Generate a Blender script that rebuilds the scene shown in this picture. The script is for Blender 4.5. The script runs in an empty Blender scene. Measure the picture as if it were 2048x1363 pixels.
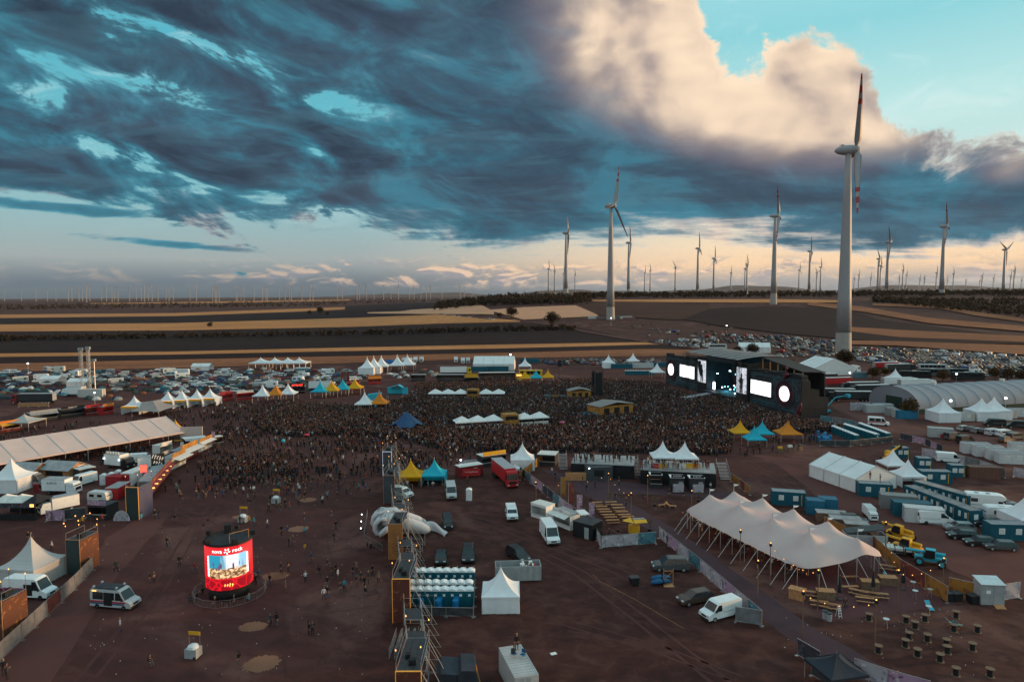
import bpy, bmesh, math, random
import numpy as np
from mathutils import Vector, Matrix, Euler
SC = bpy.context.scene
COL = SC.collection
R = math.radians
rnd = random.Random(7)
H = 40.0
FPX = 1365.0
cam_d = bpy.data.cameras.new('camera')
cam_d.sensor_width = 36.0
cam_d.lens = 36.0 * FPX / 2048.0
cam_d.clip_start = 0.5
cam_d.clip_end = 80000.0
cam = bpy.data.objects.new('camera', cam_d)
COL.objects.link(cam)
PITCH = math.atan((681.5 - 590.0) / FPX)
ROLL = R(0.34)
CAM_M = Matrix.Translation((0, 0, H)) @ Euler((math.pi / 2 - PITCH, 0, 0)).to_matrix().to_4x4() @ Matrix.Rotation(-ROLL, 4, 'Z')
cam.matrix_world = CAM_M
SC.camera = cam
CR = CAM_M.to_3x3()
def ray(px, py):
 return (CR @ Vector(((px - 1024.0) / FPX, (681.5 - py) / FPX, -1.0))).normalized()
def azel(px, py):
 d = ray(px, py)
 return math.atan2(d.x, d.y), math.asin(d.z)
def lin(r, g, b):
 f = lambda c: (c / 255 / 12.92) if c <= 10 else ((c / 255 + 0.055) / 1.055) ** 2.4
 return (f(r), f(g), f(b), 1.0)
class Val:
 def __init__(s, g, sock): s.g = g; s.s = sock
 def _m(s, op, o=None, o2=None): return s.g.m(op, s, o, o2)
 def __add__(s, o): return s._m('ADD', o)
 __radd__ = __add__
 def __sub__(s, o): return s._m('SUBTRACT', o)
 def __rsub__(s, o): return s.g.m('SUBTRACT', o, s)
 def __mul__(s, o): return s._m('MULTIPLY', o)
 __rmul__ = __mul__
 def __truediv__(s, o): return s._m('DIVIDE', o)
 def __rtruediv__(s, o): return s.g.m('DIVIDE', o, s)
 def pow(s, o): return s._m('POWER', o)
 def min(s, o): return s._m('MINIMUM', o)
 def max(s, o): return s._m('MAXIMUM', o)
class Graph:
 def __init__(s, tree): s.t = tree; s.n = tree.nodes; s.l = tree.links
 def put(s, sock, v):
  if isinstance(v, Val): s.l.new(v.s, sock)
  elif v is not None: sock.default_value = v
 def m(s, op, a, b=None, c=None, clamp=False):
  n = s.n.new('ShaderNodeMath'); n.operation = op; n.use_clamp = clamp
  s.put(n.inputs[0], a)
  if b is not None: s.put(n.inputs[1], b)
  if c is not None: s.put(n.inputs[2], c)
  return Val(s, n.outputs[0])
 def sstep(s, lo, hi, x):
  n = s.n.new('ShaderNodeMapRange'); n.interpolation_type = 'SMOOTHSTEP'
  s.put(n.inputs[0], x); s.put(n.inputs[1], lo); s.put(n.inputs[2], hi)
  n.inputs[3].default_value = 0; n.inputs[4].default_value = 1
  return Val(s, n.outputs[0])
 def lstep(s, lo, hi, x, a=0.0, b=1.0):
  n = s.n.new('ShaderNodeMapRange')
  s.put(n.inputs[0], x); s.put(n.inputs[1], lo); s.put(n.inputs[2], hi)
  n.inputs[3].default_value = a; n.inputs[4].default_value = b
  return Val(s, n.outputs[0])
 def xyz(s, x, y, z=0.0):
  n = s.n.new('ShaderNodeCombineXYZ')
  s.put(n.inputs[0], x); s.put(n.inputs[1], y); s.put(n.inputs[2], z)
  return Val(s, n.outputs[0])
 def sep(s, v):
  n = s.n.new('ShaderNodeSeparateXYZ'); s.put(n.inputs[0], v)
  return [Val(s, o) for o in n.outputs]
 def noise(s, vec, scale=1.0, detail=4.0, rough=0.5, dist=0.0, lac=2.0, flat=False):
  n = s.n.new('ShaderNodeTexNoise')
  if flat: n.noise_dimensions = '2D'
  if vec is not None: s.put(n.inputs['Vector'], vec)
  n.inputs['Scale'].default_value = scale; n.inputs['Detail'].default_value = detail
  n.inputs['Roughness'].default_value = rough; n.inputs['Distortion'].default_value = dist
  n.inputs['Lacunarity'].default_value = lac
  return Val(s, n.outputs['Fac'])
 def mix(s, f, a, b, blend='MIX'):
  n = s.n.new('ShaderNodeMix'); n.data_type = 'RGBA'; n.blend_type = blend
  s.put(n.inputs[0], f); s.put(n.inputs[6], a); s.put(n.inputs[7], b)
  return Val(s, n.outputs[2])
 def ramp(s, x, pts, interp='LINEAR'):
  n = s.n.new('ShaderNodeValToRGB'); cr = n.color_ramp; cr.interpolation = interp
  while len(cr.elements) < len(pts): cr.elements.new(0.5)
  for e, (p, c) in zip(cr.elements, pts): e.position = p; e.color = c
  s.put(n.inputs[0], x)
  return Val(s, n.outputs[0])
 def curve(s, x, pts):
  n = s.n.new('ShaderNodeFloatCurve'); c = n.mapping.curves[0]
  c.points[0].location = pts[0]; c.points[1].location = pts[-1]
  for p in pts[1:-1]: c.points.new(*p)
  n.mapping.use_clip = False
  n.mapping.update()
  s.put(n.inputs['Value'], x)
  return Val(s, n.outputs[0])
 def obj_coord(s, which='Object'):
  n = s.n.new('ShaderNodeTexCoord'); return Val(s, n.outputs[which])
 def attr(s, name, out='Color'):
  n = s.n.new('ShaderNodeAttribute'); n.attribute_name = name; return Val(s, n.outputs[out])
SUN_AZ, SUN_EL = R(80), R(4.8)       # to the right of the view, low
w = bpy.data.worlds.new('World'); SC.world = w; w.use_nodes = True
w.cycles.sampling_method = 'NONE'
g = Graph(w.node_tree); g.n.clear()
D = g.obj_coord('Generated')
dx, dy, dz = g.sep(D)
az = g.m('ARCTAN2', dx, dy); el = g.m('ARCSINE', dz)
TAU = 2 * math.pi
def az01(a): return (a + math.pi) / TAU
u01 = az * (1 / TAU) + 0.5
def edge_curve(pts):
 q = [azel(*p) for p in pts]
 p = [(az01(a), (e + 0.5) / 2.5) for a, e in q]
 p = [(0.0, p[0][1])] + p + [(1.0, p[-1][1])]
 return g.curve(u01, p) * 2.5 - 0.5
lower = edge_curve([(-250, 410), (100, 405), (330, 430), (560, 455), (760, 487), (920, 503), (1060, 512), (1250, 498), (1420, 494), (1620, 512), (1800, 516), (1960, 503), (2300, 490)])
upper = edge_curve([(900, -900), (1250, -500), (1390, -40), (1420, 40), (1465, 130), (1530, 110), (1590, 50), (1660, 45), (1735, 120), (1760, 200), (1860, 280), (2000, 290), (2200, 300), (2600, 330)])
inv = 1.0 / (dz.max(0.0) + 0.10)
qx, qy = dx * inv, dy * inv
P = g.xyz(qx * 0.7 + 4.0, qy * 1.5 + qx * 0.16, 0.0)
n_big = g.noise(P, 0.75, 6, 0.58, 0.3, flat=True)
n_fine = g.noise(P, 2.3, 5, 0.62, 0.4, flat=True)
A = g.xyz(az + 3.3, el * 1.5)
n_puff = g.noise(A, 6.5, 8, 0.66, 0.25, flat=True)
n_rag = g.noise(g.xyz(az * 1.05 + el * 0.3 + 5.0, el * 2.5 + az * 0.42), 6.2, 8, 0.62, 0.3, flat=True)
n_s1 = g.noise(A, 5.0, 3, 0.5, 0.2, flat=True)
n_s2 = g.noise(g.xyz(az + 3.33, el * 1.5 + 0.02), 5.0, 3, 0.5, 0.2, flat=True)
emb = (n_s1 - n_s2) * 3.4 + (n_puff - 0.5) * 1.3        # light from the upper right
def blob(px, py, sx, sy, rot=0.0):
 a, e = azel(px, py); c, s_ = math.cos(R(rot)), math.sin(R(rot))
 u = (az - a); v = (el - e)
 if rot: u, v = u * c + v * s_, v * c - u * s_
 uu = u * (FPX / sx); vv = v * (FPX / sy)
 return g.m('EXPONENT', (uu * uu + vv * vv) * -1.0)
d_low = el - lower; d_up = upper - el
holes = (blob(660, 205, 110, 45, -20) * 0.34 + blob(50, 180, 100, 24, -6) * 0.42 - blob(120, 270, 300, 70, -8) * 0.16 + blob(290, 130, 150, 40, -35) * 0.42
         + blob(235, 300, 120, 28, -16) * 0.45 + blob(650, 302, 80, 18, -20) * 0.36 + blob(400, 75, 190, 28, -22) * 0.26
         + blob(430, 360, 260, 20, -12) * 0.36)
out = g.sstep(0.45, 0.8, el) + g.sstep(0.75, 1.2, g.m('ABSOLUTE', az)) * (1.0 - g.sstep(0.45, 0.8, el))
f_core = g.sstep(-0.05, 0.08, d_low) * g.sstep(-0.08, 0.11, d_up)
left_w = g.sstep(*[azel(x, 200)[0] for x in (1150, 500)], az)
nz = (n_big - 0.5) * 1.0 + (n_fine - 0.5) * 0.5 + (n_rag - 0.5) * (0.9 + left_w * 2.1)
right_mask = g.sstep(*[azel(x, 200)[0] for x in (1230, 1420)], az) * g.sstep(0.16, 0.06, d_up)
nzr = nz + ((n_puff - 0.5) * 2.0 - nz) * right_mask
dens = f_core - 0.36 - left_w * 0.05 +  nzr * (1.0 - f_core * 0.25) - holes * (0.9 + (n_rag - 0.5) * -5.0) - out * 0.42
strips = (blob(350, 488, 170, 10, -4) * 0.62 + blob(130, 417, 170, 12, -3) * 0.6 + blob(560, 450, 260, 13, -3) * 0.3
          + blob(880, 500, 190, 9, -3) * 0.3 + blob(1960, 562, 170, 20, 3) * 0.42 + blob(300, 536, 90, 5) * 0.3
          + blob(2020, 345, 60, 45) * 0.25)
tuft = (n_fine - 0.5) * 0.7 + (n_puff - 0.5) * 1.0
small = strips - 0.3 + tuft * 0.6
dens = dens.max(small)
dens = dens * g.sstep(-0.005, 0.02, el)
cover = g.sstep(0.0, 0.2, dens)
thick = g.sstep(0.02, 0.38, dens)
skyr = g.sstep(azel(650, 300)[0], azel(1500, 300)[0], az)
e01 = g.lstep(0.0, 0.5, el)
def er(py): return max(0.0, azel(1024, py)[1] / 0.5)
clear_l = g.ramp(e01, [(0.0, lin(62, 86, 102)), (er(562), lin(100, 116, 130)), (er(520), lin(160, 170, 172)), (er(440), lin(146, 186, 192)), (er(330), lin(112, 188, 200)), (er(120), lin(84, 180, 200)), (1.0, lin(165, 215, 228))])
clear_r = g.ramp(e01, [(0.0, lin(120, 130, 140)), (er(565), lin(168, 164, 164)), (er(535), lin(252, 214, 174)), (er(500), lin(250, 222, 188)), (er(400), lin(200, 224, 220)), (er(260), lin(188, 230, 228)), (er(100), lin(142, 212, 220)), (1.0, lin(180, 228, 235))])  # top stop of both ramps, above the view, brightened for fill light
clear = g.mix(skyr, clear_l, clear_r)
sky_n = g.n.new('ShaderNodeTexSky'); sky_n.sky_type = 'NISHITA'; sky_n.sun_disc = False
sky_n.sun_elevation = SUN_EL; sky_n.sun_rotation = SUN_AZ; sky_n.altitude = 150; sky_n.dust_density = 2.0
nish = g.mix(1.0, Val(g, sky_n.outputs[0]), (0.09, 0.1, 0.11, 1), 'MULTIPLY')
clear = g.mix(0.12, clear, nish)
cir = g.noise(g.xyz(az * 3.0 + 7.7, el * 8.0 - az * 1.4), 2.4, 5, 0.65, 0.8, flat=True)
clear = g.mix(g.sstep(0.50, 0.8, cir) * 0.4 * g.sstep(0.06, 0.2, el), clear, lin(222, 236, 234))
cum = g.noise(g.xyz(az + 1.7, el * 3.0), 15.0, 6, 0.6, 0.3, flat=True)
cumb = g.noise(g.xyz(az + 1.708, el * 3.0 + 0.012), 15.0, 3, 0.6, 0.3, flat=True)
band = blob(1100, 545, 800, 24)
band_m = g.sstep(0.46, 0.62, cum) * g.sstep(0.05, 0.6, band)
band_c = g.mix(g.sstep(-0.06, 0.09, cum - cumb), lin(150, 146, 156), lin(244, 206, 172))
clear = g.mix(band_m * 0.75, clear, g.mix(g.sstep(azel(300, 540)[0], azel(1000, 540)[0], az), g.mix(0.4, clear, band_c), band_c))
n_col = g.noise(g.xyz(qx * 0.55 + 9.1, qy * 0.9 + qx * 0.25), 0.9, 3, 0.5, 0.2, flat=True)
under = g.ramp(dens, [(0.0, lin(120, 190, 202)), (0.10, lin(88, 152, 168)), (0.26, lin(60, 120, 140)), (0.46, lin(54, 98, 118)), (0.68, lin(58, 80, 98)), (0.95, lin(48, 62, 78))])
under = g.mix(g.sstep(0.45, 0.65, n_col) * 0.35, under, lin(72, 82, 100))
under = g.mix(g.sstep(0.46, 0.68, n_rag) * 0.3, under, lin(40, 56, 74)); under = g.mix(g.sstep(0.5, 0.34, n_rag) * 0.35, under, lin(70, 140, 162))
under = g.mix(g.sstep(0.45, 0.70, n_fine) * 0.22, under, lin(84, 140, 158))
topdark = g.sstep(azel(500, 250)[1], azel(300, -100)[1], el) * g.sstep(azel(900, 100)[0], azel(0, 100)[0], az)
under = g.mix(topdark * 0.5, under, lin(34, 46, 60))
under = g.mix(out * 0.75, under, lin(252, 236, 230))      # unseen clouds beyond the deck, brightened and warmed to add fill light
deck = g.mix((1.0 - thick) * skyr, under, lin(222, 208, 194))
lit2 = (blob(1290, 60, 210, 135, -14) * 1.05 + blob(1600, 150, 185, 125, -20) * 1.1 + blob(1430, 230, 200, 70, -12) * 0.5 + blob(1740, 270, 160, 36, -15) * 0.4 + blob(2040, 330, 70, 36) * 0.5).min(1.0)
warm_amt = g.sstep(0.25, 0.95, lit2 * (1.0 + emb * 0.3))
warm_sh = g.sstep(-0.6, 0.7, emb * 0.6 + (0.5 - thick) * 0.3 + (lit2 - 0.55) * 1.0)
warm_c = g.mix(warm_sh, lin(138, 124, 132), lin(248, 222, 192))
deck = g.mix(warm_amt, deck, warm_c)
mauve = g.sstep(0.1, 0.5, lit2) * (1.0 - warm_amt)
deck = g.mix(mauve * 0.65, deck, lin(118, 110, 122))
pink = g.sstep(0.05, 0.5, emb) * g.sstep(azel(0, 300)[1], azel(0, 420)[1], el)
deck = g.mix(pink * 0.5 * (1.0 - thick), deck, lin(200, 168, 162))
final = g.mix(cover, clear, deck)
sdir = (math.sin(SUN_AZ) * math.cos(SUN_EL), math.cos(SUN_AZ) * math.cos(SUN_EL), math.sin(SUN_EL))
cosang = dx * sdir[0] + dy * sdir[1] + dz * sdir[2]
glow = g.sstep(0.80, 1.0, cosang)
final = g.mix(glow * 0.85, final, (1.5, 0.85, 0.42, 1))
below = g.sstep(-0.02, 0.0, el)
final = g.mix(below, lin(70, 72, 76), final)
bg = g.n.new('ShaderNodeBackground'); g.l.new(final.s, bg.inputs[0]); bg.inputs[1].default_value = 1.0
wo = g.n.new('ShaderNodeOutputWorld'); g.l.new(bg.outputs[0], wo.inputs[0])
sd = bpy.data.lights.new('sun', 'SUN'); sd.energy = 3.8; sd.angle = R(6); sd.color = (1.0, 0.62, 0.32)
so = bpy.data.objects.new('sun', sd); COL.objects.link(so)
sv = Vector((math.sin(SUN_AZ) * math.cos(SUN_EL), math.cos(SUN_AZ) * math.cos(SUN_EL), math.sin(SUN_EL)))
so.rotation_euler = sv.to_track_quat('Z', 'Y').to_euler(); so.location = (200, 0, 120)
SC.view_settings.view_transform = 'Standard'; SC.view_settings.look = 'None'
SC.view_settings.exposure = 0.15; SC.view_settings.gamma = 1.0
SC.view_settings.use_curve_mapping = False
SC.cycles.max_bounces = 5; SC.cycles.diffuse_bounces = 2; SC.cycles.glossy_bounces = 2
SC.cycles.transmission_bounces = 3; SC.cycles.transparent_max_bounces = 6; SC.cycles.volume_bounces = 1; SC.cycles.volume_step_rate = 10; SC.cycles.volume_max_steps = 16
SC.cycles.caustics_reflective = False; SC.cycles.caustics_refractive = False
SC.cycles.use_denoising = True
SC.cycles.use_adaptive_sampling = True; SC.cycles.adaptive_threshold = 0.015; SC.cycles.adaptive_min_samples = 12
SC.render.use_persistent_data = False
# ================================================================== helpers
def sst(a, b, x):
 t = min(1.0, max(0.0, (x - a) / (b - a))); return t * t * (3 - 2 * t)
def terrain(x, y):
 return 38.0 * sst(480, 1500, y) * sst(-330, 20, x)
CAM_P = Vector((0, 0, H))
def G(px, py):
 d = ray(px, py)
 t, pt = 40.0, 20.0
 while t < 40000:
  p = CAM_P + d * t
  if p.z < terrain(p.x, p.y): break
  pt = t; t *= 1.01
 lo, hi = pt, t
 for _ in range(30):
  m_ = (lo + hi) / 2; p = CAM_P + d * m_
  if p.z < terrain(p.x, p.y): hi = m_
  else: lo = m_
 p = CAM_P + d * hi
 return Vector((p.x, p.y, terrain(p.x, p.y)))
def at_depth(px, depth):
 d = ray(px, 600); t = depth / d.y
 x = d.x * t
 return Vector((x, depth, terrain(x, depth)))
class MB:
 def __init__(s): s.v = []; s.f = []; s.m = []
 def add(s, vs, fs, m=0):
  b = len(s.v); s.v.extend([tuple(v) for v in vs]); s.f.extend([tuple(i + b for i in f) for f in fs]); s.m.extend([m] * len(fs)); return s
 def box(s, x0, x1, y0, y1, z0, z1, m=0, rz=0.0, o=(0, 0)):
  vs = [(x, y, z) for z in (z0, z1) for y in (y0, y1) for x in (x0, x1)]
  if rz:
   c, q = math.cos(rz), math.sin(rz); vs = [(x * c - y * q, x * q + y * c, z) for x, y, z in vs]
  vs = [(x + o[0], y + o[1], z) for x, y, z in vs]
  return s.add(vs, [(0, 2, 3, 1), (4, 5, 7, 6), (0, 1, 5, 4), (2, 6, 7, 3), (0, 4, 6, 2), (1, 3, 7, 5)], m)
 def cb(s, c, d, m=0, rz=0.0):
  b = len(s.v)
  s.box(-d[0] / 2, d[0] / 2, -d[1] / 2, d[1] / 2, -d[2] / 2, d[2] / 2, m, rz)
  for i in range(b, len(s.v)): v = s.v[i]; s.v[i] = (v[0] + c[0], v[1] + c[1], v[2] + c[2])
  return s
 def tube(s, p0, p1, r0, r1=None, n=6, m=0, cap=True):
  r1 = r0 if r1 is None else r1
  p0, p1 = Vector(p0), Vector(p1); d = (p1 - p0).normalized()
  a = d.orthogonal().normalized() if abs(d.z) < 0.999 else Vector((1, 0, 0)); b = d.cross(a)
  vs = []
  for p, r in ((p0, r0), (p1, r1)):
   for k in range(n):
    t = TAU * k / n; vs.append(p + a * (r * math.cos(t)) + b * (r * math.sin(t)))
  fs = [(k, (k + 1) % n, n + (k + 1) % n, n + k) for k in range(n)]
  if cap: fs += [tuple(range(n - 1, -1, -1)), tuple(range(n, 2 * n))]
  return s.add(vs, fs, m)
 def path(s, pts, r, n=5, m=0):
  for a, b in zip(pts[:-1], pts[1:]): s.tube(a, b, r, r, n, m)
  return s
 def lathe(s, prof, n=16, m=0, c=(0, 0, 0), axis='z', cap=True):
  vs = []
  for r, z in prof:
   for k in range(n):
    t = TAU * k / n; x, y = r * math.cos(t), r * math.sin(t)
    if axis == 'z': p = (x, y, z)
    elif axis == 'y': p = (x, z, y)
    else: p = (z, x, y)
    vs.append((p[0] + c[0], p[1] + c[1], p[2] + c[2]))
  fs = []
  for i in range(len(prof) - 1):
   for k in range(n):
    k2 = (k + 1) % n; fs.append((i * n + k, i * n + k2, (i + 1) * n + k2, (i + 1) * n + k))
  if cap:
   fs.append(tuple(range(n - 1, -1, -1))); fs.append(tuple((len(prof) - 1) * n + k for k in range(n)))
  return s.add(vs, fs, m)
 def quad(s, a, b, c, d, m=0): return s.add([a, b, c, d], [(0, 1, 2, 3)], m)
 def slab(s, pts, nrm, th, m=0):
  n_ = Vector(nrm).normalized() * th; k = len(pts)
  vs = [Vector(p) for p in pts] + [Vector(p) + n_ for p in pts]
  fs = [tuple(range(k - 1, -1, -1)), tuple(range(k, 2 * k))] + [(i, (i + 1) % k, k + (i + 1) % k, k + i) for i in range(k)]
  return s.add(vs, fs, m)
 def prism(s, prof, y0, y1, m=0, taper=None):
  k = len(prof); tp = taper or (lambda z: 1.0)
  vs = [(x, y0 * tp(z), z) for x, z in prof] + [(x, y1 * tp(z), z) for x, z in prof]
  fs = [tuple(range(k)), tuple(range(2 * k - 1, k - 1, -1))] + [(k + i, k + (i + 1) % k, (i + 1) % k, i) for i in range(k)]
  return s.add(vs, fs, m)
 def grid(s, fn, nu, nv, m=0, close_u=False):
  vs = [fn(i / nu, j / nv) for j in range(nv + 1) for i in range(nu + 1)]
  fs = [(j * (nu + 1) + i, j * (nu + 1) + i + 1, (j + 1) * (nu + 1) + i + 1, (j + 1) * (nu + 1) + i) for j in range(nv) for i in range(nu)]
  return s.add(vs, fs, m)
 def merge(s, o, m=None, off=(0, 0, 0), rz=0.0, sc=1.0):
  c, q = math.cos(rz), math.sin(rz)
  vs = [((x * c - y * q) * sc + off[0], (x * q + y * c) * sc + off[1], z * sc + off[2]) for x, y, z in o.v]
  b = len(s.v); s.v.extend(vs); s.f.extend([tuple(i + b for i in f) for f in o.f]); s.m.extend(o.m if m is None else [m] * len(o.m)); return s
 def mesh(s, name, mats, smooth=False):
  me = bpy.data.meshes.new(name); me.from_pydata(s.v, [], s.f)
  if not isinstance(mats, (list, tuple)): mats = [mats]
  for k in mats: me.materials.append(MAT(k))
  if len(mats) > 1: me.polygons.foreach_set('material_index', s.m)
  if smooth:
   me.polygons.foreach_set('use_smooth', [True] * len(me.polygons))
  me.update(); return me
def link(o, parent=None):
 COL.objects.link(o)
 if parent is not None: o.parent = parent
 return o
def tag(o, label=None, cat=None, group=None, kind=None):
 if label: o['label'] = label
 if cat: o['category'] = cat
 if group: o['group'] = group
 if kind: o['kind'] = kind
 return o
def thing(name, label, cat, loc=(0, 0, 0), rz=0.0, group=None):
 o = bpy.data.objects.new(name, None); o.empty_display_size = 0.5
 o.location = loc; o.rotation_euler = (0, 0, rz); link(o); return tag(o, label, cat, group)
def part(parent, name, mb, mats, smooth=False, col=None, label=None):
 me = mb if isinstance(mb, bpy.types.Mesh) else mb.mesh(name, mats, smooth)
 o = link(bpy.data.objects.new(name, me), parent)
 if col: o.color = (*col[:3], 1)
 if label: o['label'] = label
 return o
def solo(name, mb, mats, label, cat, loc=(0, 0, 0), rz=0.0, group=None, smooth=False, col=None):
 o = part(None, name, mb, mats, smooth, col); o.location = loc; o.rotation_euler = (0, 0, rz)
 return tag(o, label, cat, group)
def struct(name, mb, mats, loc=(0, 0, 0), smooth=False):
 o = part(None, name, mb, mats, smooth); o.location = loc; o['kind'] = 'structure'; return o
class Spec:
 def __init__(s, name): s.name = name; s.parts = []
 def p(s, name, mb, mats, smooth=False, subs=(), loc=(0, 0, 0)):
  me = mb if isinstance(mb, bpy.types.Mesh) else mb.mesh(name, mats, smooth)
  e = (name, me, [], loc); s.parts.append(e)
  for q in subs:
   e[2].append((q[0], q[1] if isinstance(q[1], bpy.types.Mesh) else q[1].mesh(q[0], q[2], q[3] if len(q) > 3 else False), [], q[4] if len(q) > 4 else (0, 0, 0)))
  return s
 def put(s, label, cat, loc, rz=0.0, group=None, col=None, sc=1.0, name=None):
  t = thing(name or s.name, label, cat, loc, rz, group)
  if sc != 1.0: t.scale = (sc, sc, sc) if not isinstance(sc, tuple) else sc
  for n_, me, subs, lo in s.parts:
   o = part(t, n_, me, None, col=col); o.location = lo
   for n2, me2, _, lo2 in subs:
    q = part(o, n2, me2, None, col=col); q.location = lo2
  return t
_MATS = {}
SPECS = {}
def defmat(key, col, rough=0.7, var=0.12, scale=1.0, metal=0.0, bump=0.0, emit=0.0, spec=0.3, coat=0.0, trans=0.0):
 SPECS[key] = dict(col=col, rough=rough, var=var, scale=scale, metal=metal, bump=bump, emit=emit, spec=spec, coat=coat, trans=trans)
def new_mat(key):
 m = bpy.data.materials.new(key); m.use_nodes = True; q = Graph(m.node_tree); q.bsdf = m.node_tree.nodes['Principled BSDF']
 return m, q
def MAT(key):
 if key in _MATS: return _MATS[key]
 sp = SPECS[key]; m, q = new_mat(key); b = q.bsdf
 c = sp['col']
 if c == 'obj':
  n = q.n.new('ShaderNodeObjectInfo'); base = Val(q, n.outputs['Color'])
 elif c == 'attr': base = q.attr('tint')
 else: base = None
 if sp['var'] > 0:
  nz_ = q.noise(q.obj_coord('Object'), sp['scale'], 3, 0.55)
  fac = q.lstep(0.3, 0.7, nz_, 1 - sp['var'], 1 + sp['var'])
  k = q.n.new('ShaderNodeVectorMath'); k.operation = 'SCALE'
  if base is None: k.inputs[0].default_value = c[:3]
  else: q.l.new(base.s, k.inputs[0])
  q.put(k.inputs['Scale'], fac); q.l.new(k.outputs[0], b.inputs['Base Color'])
  if sp['bump'] > 0:
   bn = q.n.new('ShaderNodeBump'); bn.inputs['Strength'].default_value = sp['bump']; q.put(bn.inputs['Height'], nz_); q.l.new(bn.outputs[0], b.inputs['Normal'])
 elif base is not None: q.l.new(base.s, b.inputs['Base Color'])
 else: b.inputs['Base Color'].default_value = (*c[:3], 1)
 b.inputs['Roughness'].default_value = sp['rough']; b.inputs['Metallic'].default_value = sp['metal']
 b.inputs['Specular IOR Level'].default_value = sp['spec']; b.inputs['Coat Weight'].default_value = sp['coat']
 if sp['emit'] > 0:
  if base is not None: q.l.new(base.s, b.inputs['Emission Color'])
  else: b.inputs['Emission Color'].default_value = (*c[:3], 1)
  b.inputs['Emission Strength'].default_value = sp['emit']
 if sp['trans'] > 0:
  tr = q.n.new('ShaderNodeBsdfTranslucent')
  if base is not None: q.l.new(base.s, tr.inputs[0])
  else: tr.inputs[0].default_value = (*c[:3], 1)
  mx = q.n.new('ShaderNodeMixShader'); mx.inputs[0].default_value = sp['trans']
  out = q.n['Material Output']; q.l.new(b.outputs[0], mx.inputs[1]); q.l.new(tr.outputs[0], mx.inputs[2]); q.l.new(mx.outputs[0], out.inputs[0])
 _MATS[key] = m; return m
W = (0.72, 0.74, 0.75)
defmat('fabric', 'obj', 0.75, 0.07, 0.6, trans=0.22)
defmat('fabric_white', (0.82, 0.82, 0.82), 0.7, 0.06, 0.5, trans=0.2)
defmat('fabric_warm', (0.68, 0.52, 0.475), 0.7, 0.05, 0.4, trans=0.2)
defmat('paint', 'obj', 0.35, 0.06, 0.7, spec=0.35, coat=0.08)
defmat('plastic', 'obj', 0.5, 0.08, 1.0)
defmat('matte', 'obj', 0.8, 0.15, 1.2)
defmat('cloth', 'obj', 0.9, 0.2, 6.0)
defmat('steel', (0.42, 0.42, 0.43), 0.42, 0.15, 2.0, metal=0.8)
defmat('alu', (0.55, 0.55, 0.56), 0.4, 0.1, 2.0, metal=0.7)
defmat('dark_steel', (0.05, 0.05, 0.055), 0.5, 0.2, 2.0, metal=0.4)
defmat('black', (0.012, 0.012, 0.014), 0.7, 0.3, 2.0)
defmat('dark_cloth', (0.018, 0.018, 0.022), 0.9, 0.3, 1.5)
defmat('rubber', (0.02, 0.02, 0.02), 0.85, 0.2, 3.0)
defmat('glass', (0.012, 0.016, 0.02), 0.12, 0.0, spec=0.6)
defmat('white_paint', (0.75, 0.76, 0.76), 0.4, 0.06, 1.5)
defmat('off_white', (0.6, 0.59, 0.56), 0.6, 0.1, 1.5)
defmat('grey_paint', (0.3, 0.31, 0.32), 0.55, 0.12, 1.0)
defmat('grey_roof', (0.28, 0.28, 0.29), 0.7, 0.2, 0.8)
defmat('red_paint', (0.42, 0.02, 0.025), 0.45, 0.1, 1.0)
defmat('dark_red', (0.16, 0.018, 0.02), 0.6, 0.15, 1.0)
defmat('yellow', (0.66, 0.33, 0.02), 0.6, 0.1, 1.0)
defmat('orange', (0.6, 0.19, 0.02), 0.6, 0.1, 1.0)
defmat('teal', (0.03, 0.36, 0.48), 0.6, 0.1, 1.0)
defmat('blue', (0.01, 0.085, 0.19), 0.6, 0.1, 1.0)
defmat('wood', (0.40, 0.19, 0.085), 0.7, 0.25, 2.0, bump=0.15)
defmat('old_wood', (0.16, 0.1, 0.065), 0.8, 0.3, 2.0, bump=0.2)
defmat('bark', (0.05, 0.035, 0.025), 0.9, 0.3, 3.0)
defmat('skin', (0.32, 0.155, 0.1), 0.6, 0.05, 4.0)
defmat('hair', 'obj', 0.7, 0.2, 10.0)
defmat('lamp_warm', (1.0, 0.42, 0.1), 0.5, 0, emit=2.2)
defmat('lamp_white', (0.85, 0.92, 1.0), 0.5, 0, emit=9.0)
defmat('lamp_red', (1.0, 0.06, 0.04), 0.5, 0, emit=2.5)
defmat('lamp_teal', (0.15, 0.8, 1.0), 0.5, 0, emit=5.0)
defmat('screen_white', (1.0, 1.0, 1.0), 0.5, 0, emit=1.6)
defmat('tail_red', (0.3, 0.01, 0.01), 0.3, 0)
defmat('head_lamp', (0.5, 0.52, 0.55), 0.15, 0, spec=0.6)
defmat('print_white', (0.75, 0.75, 0.75), 0.7, 0)
defmat('print_black', (0.01, 0.01, 0.01), 0.7, 0)
defmat('tint', 'attr', 0.85, 0.0)
defmat('tint_gloss', 'attr', 0.5, 0.0, spec=0.3)
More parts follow.
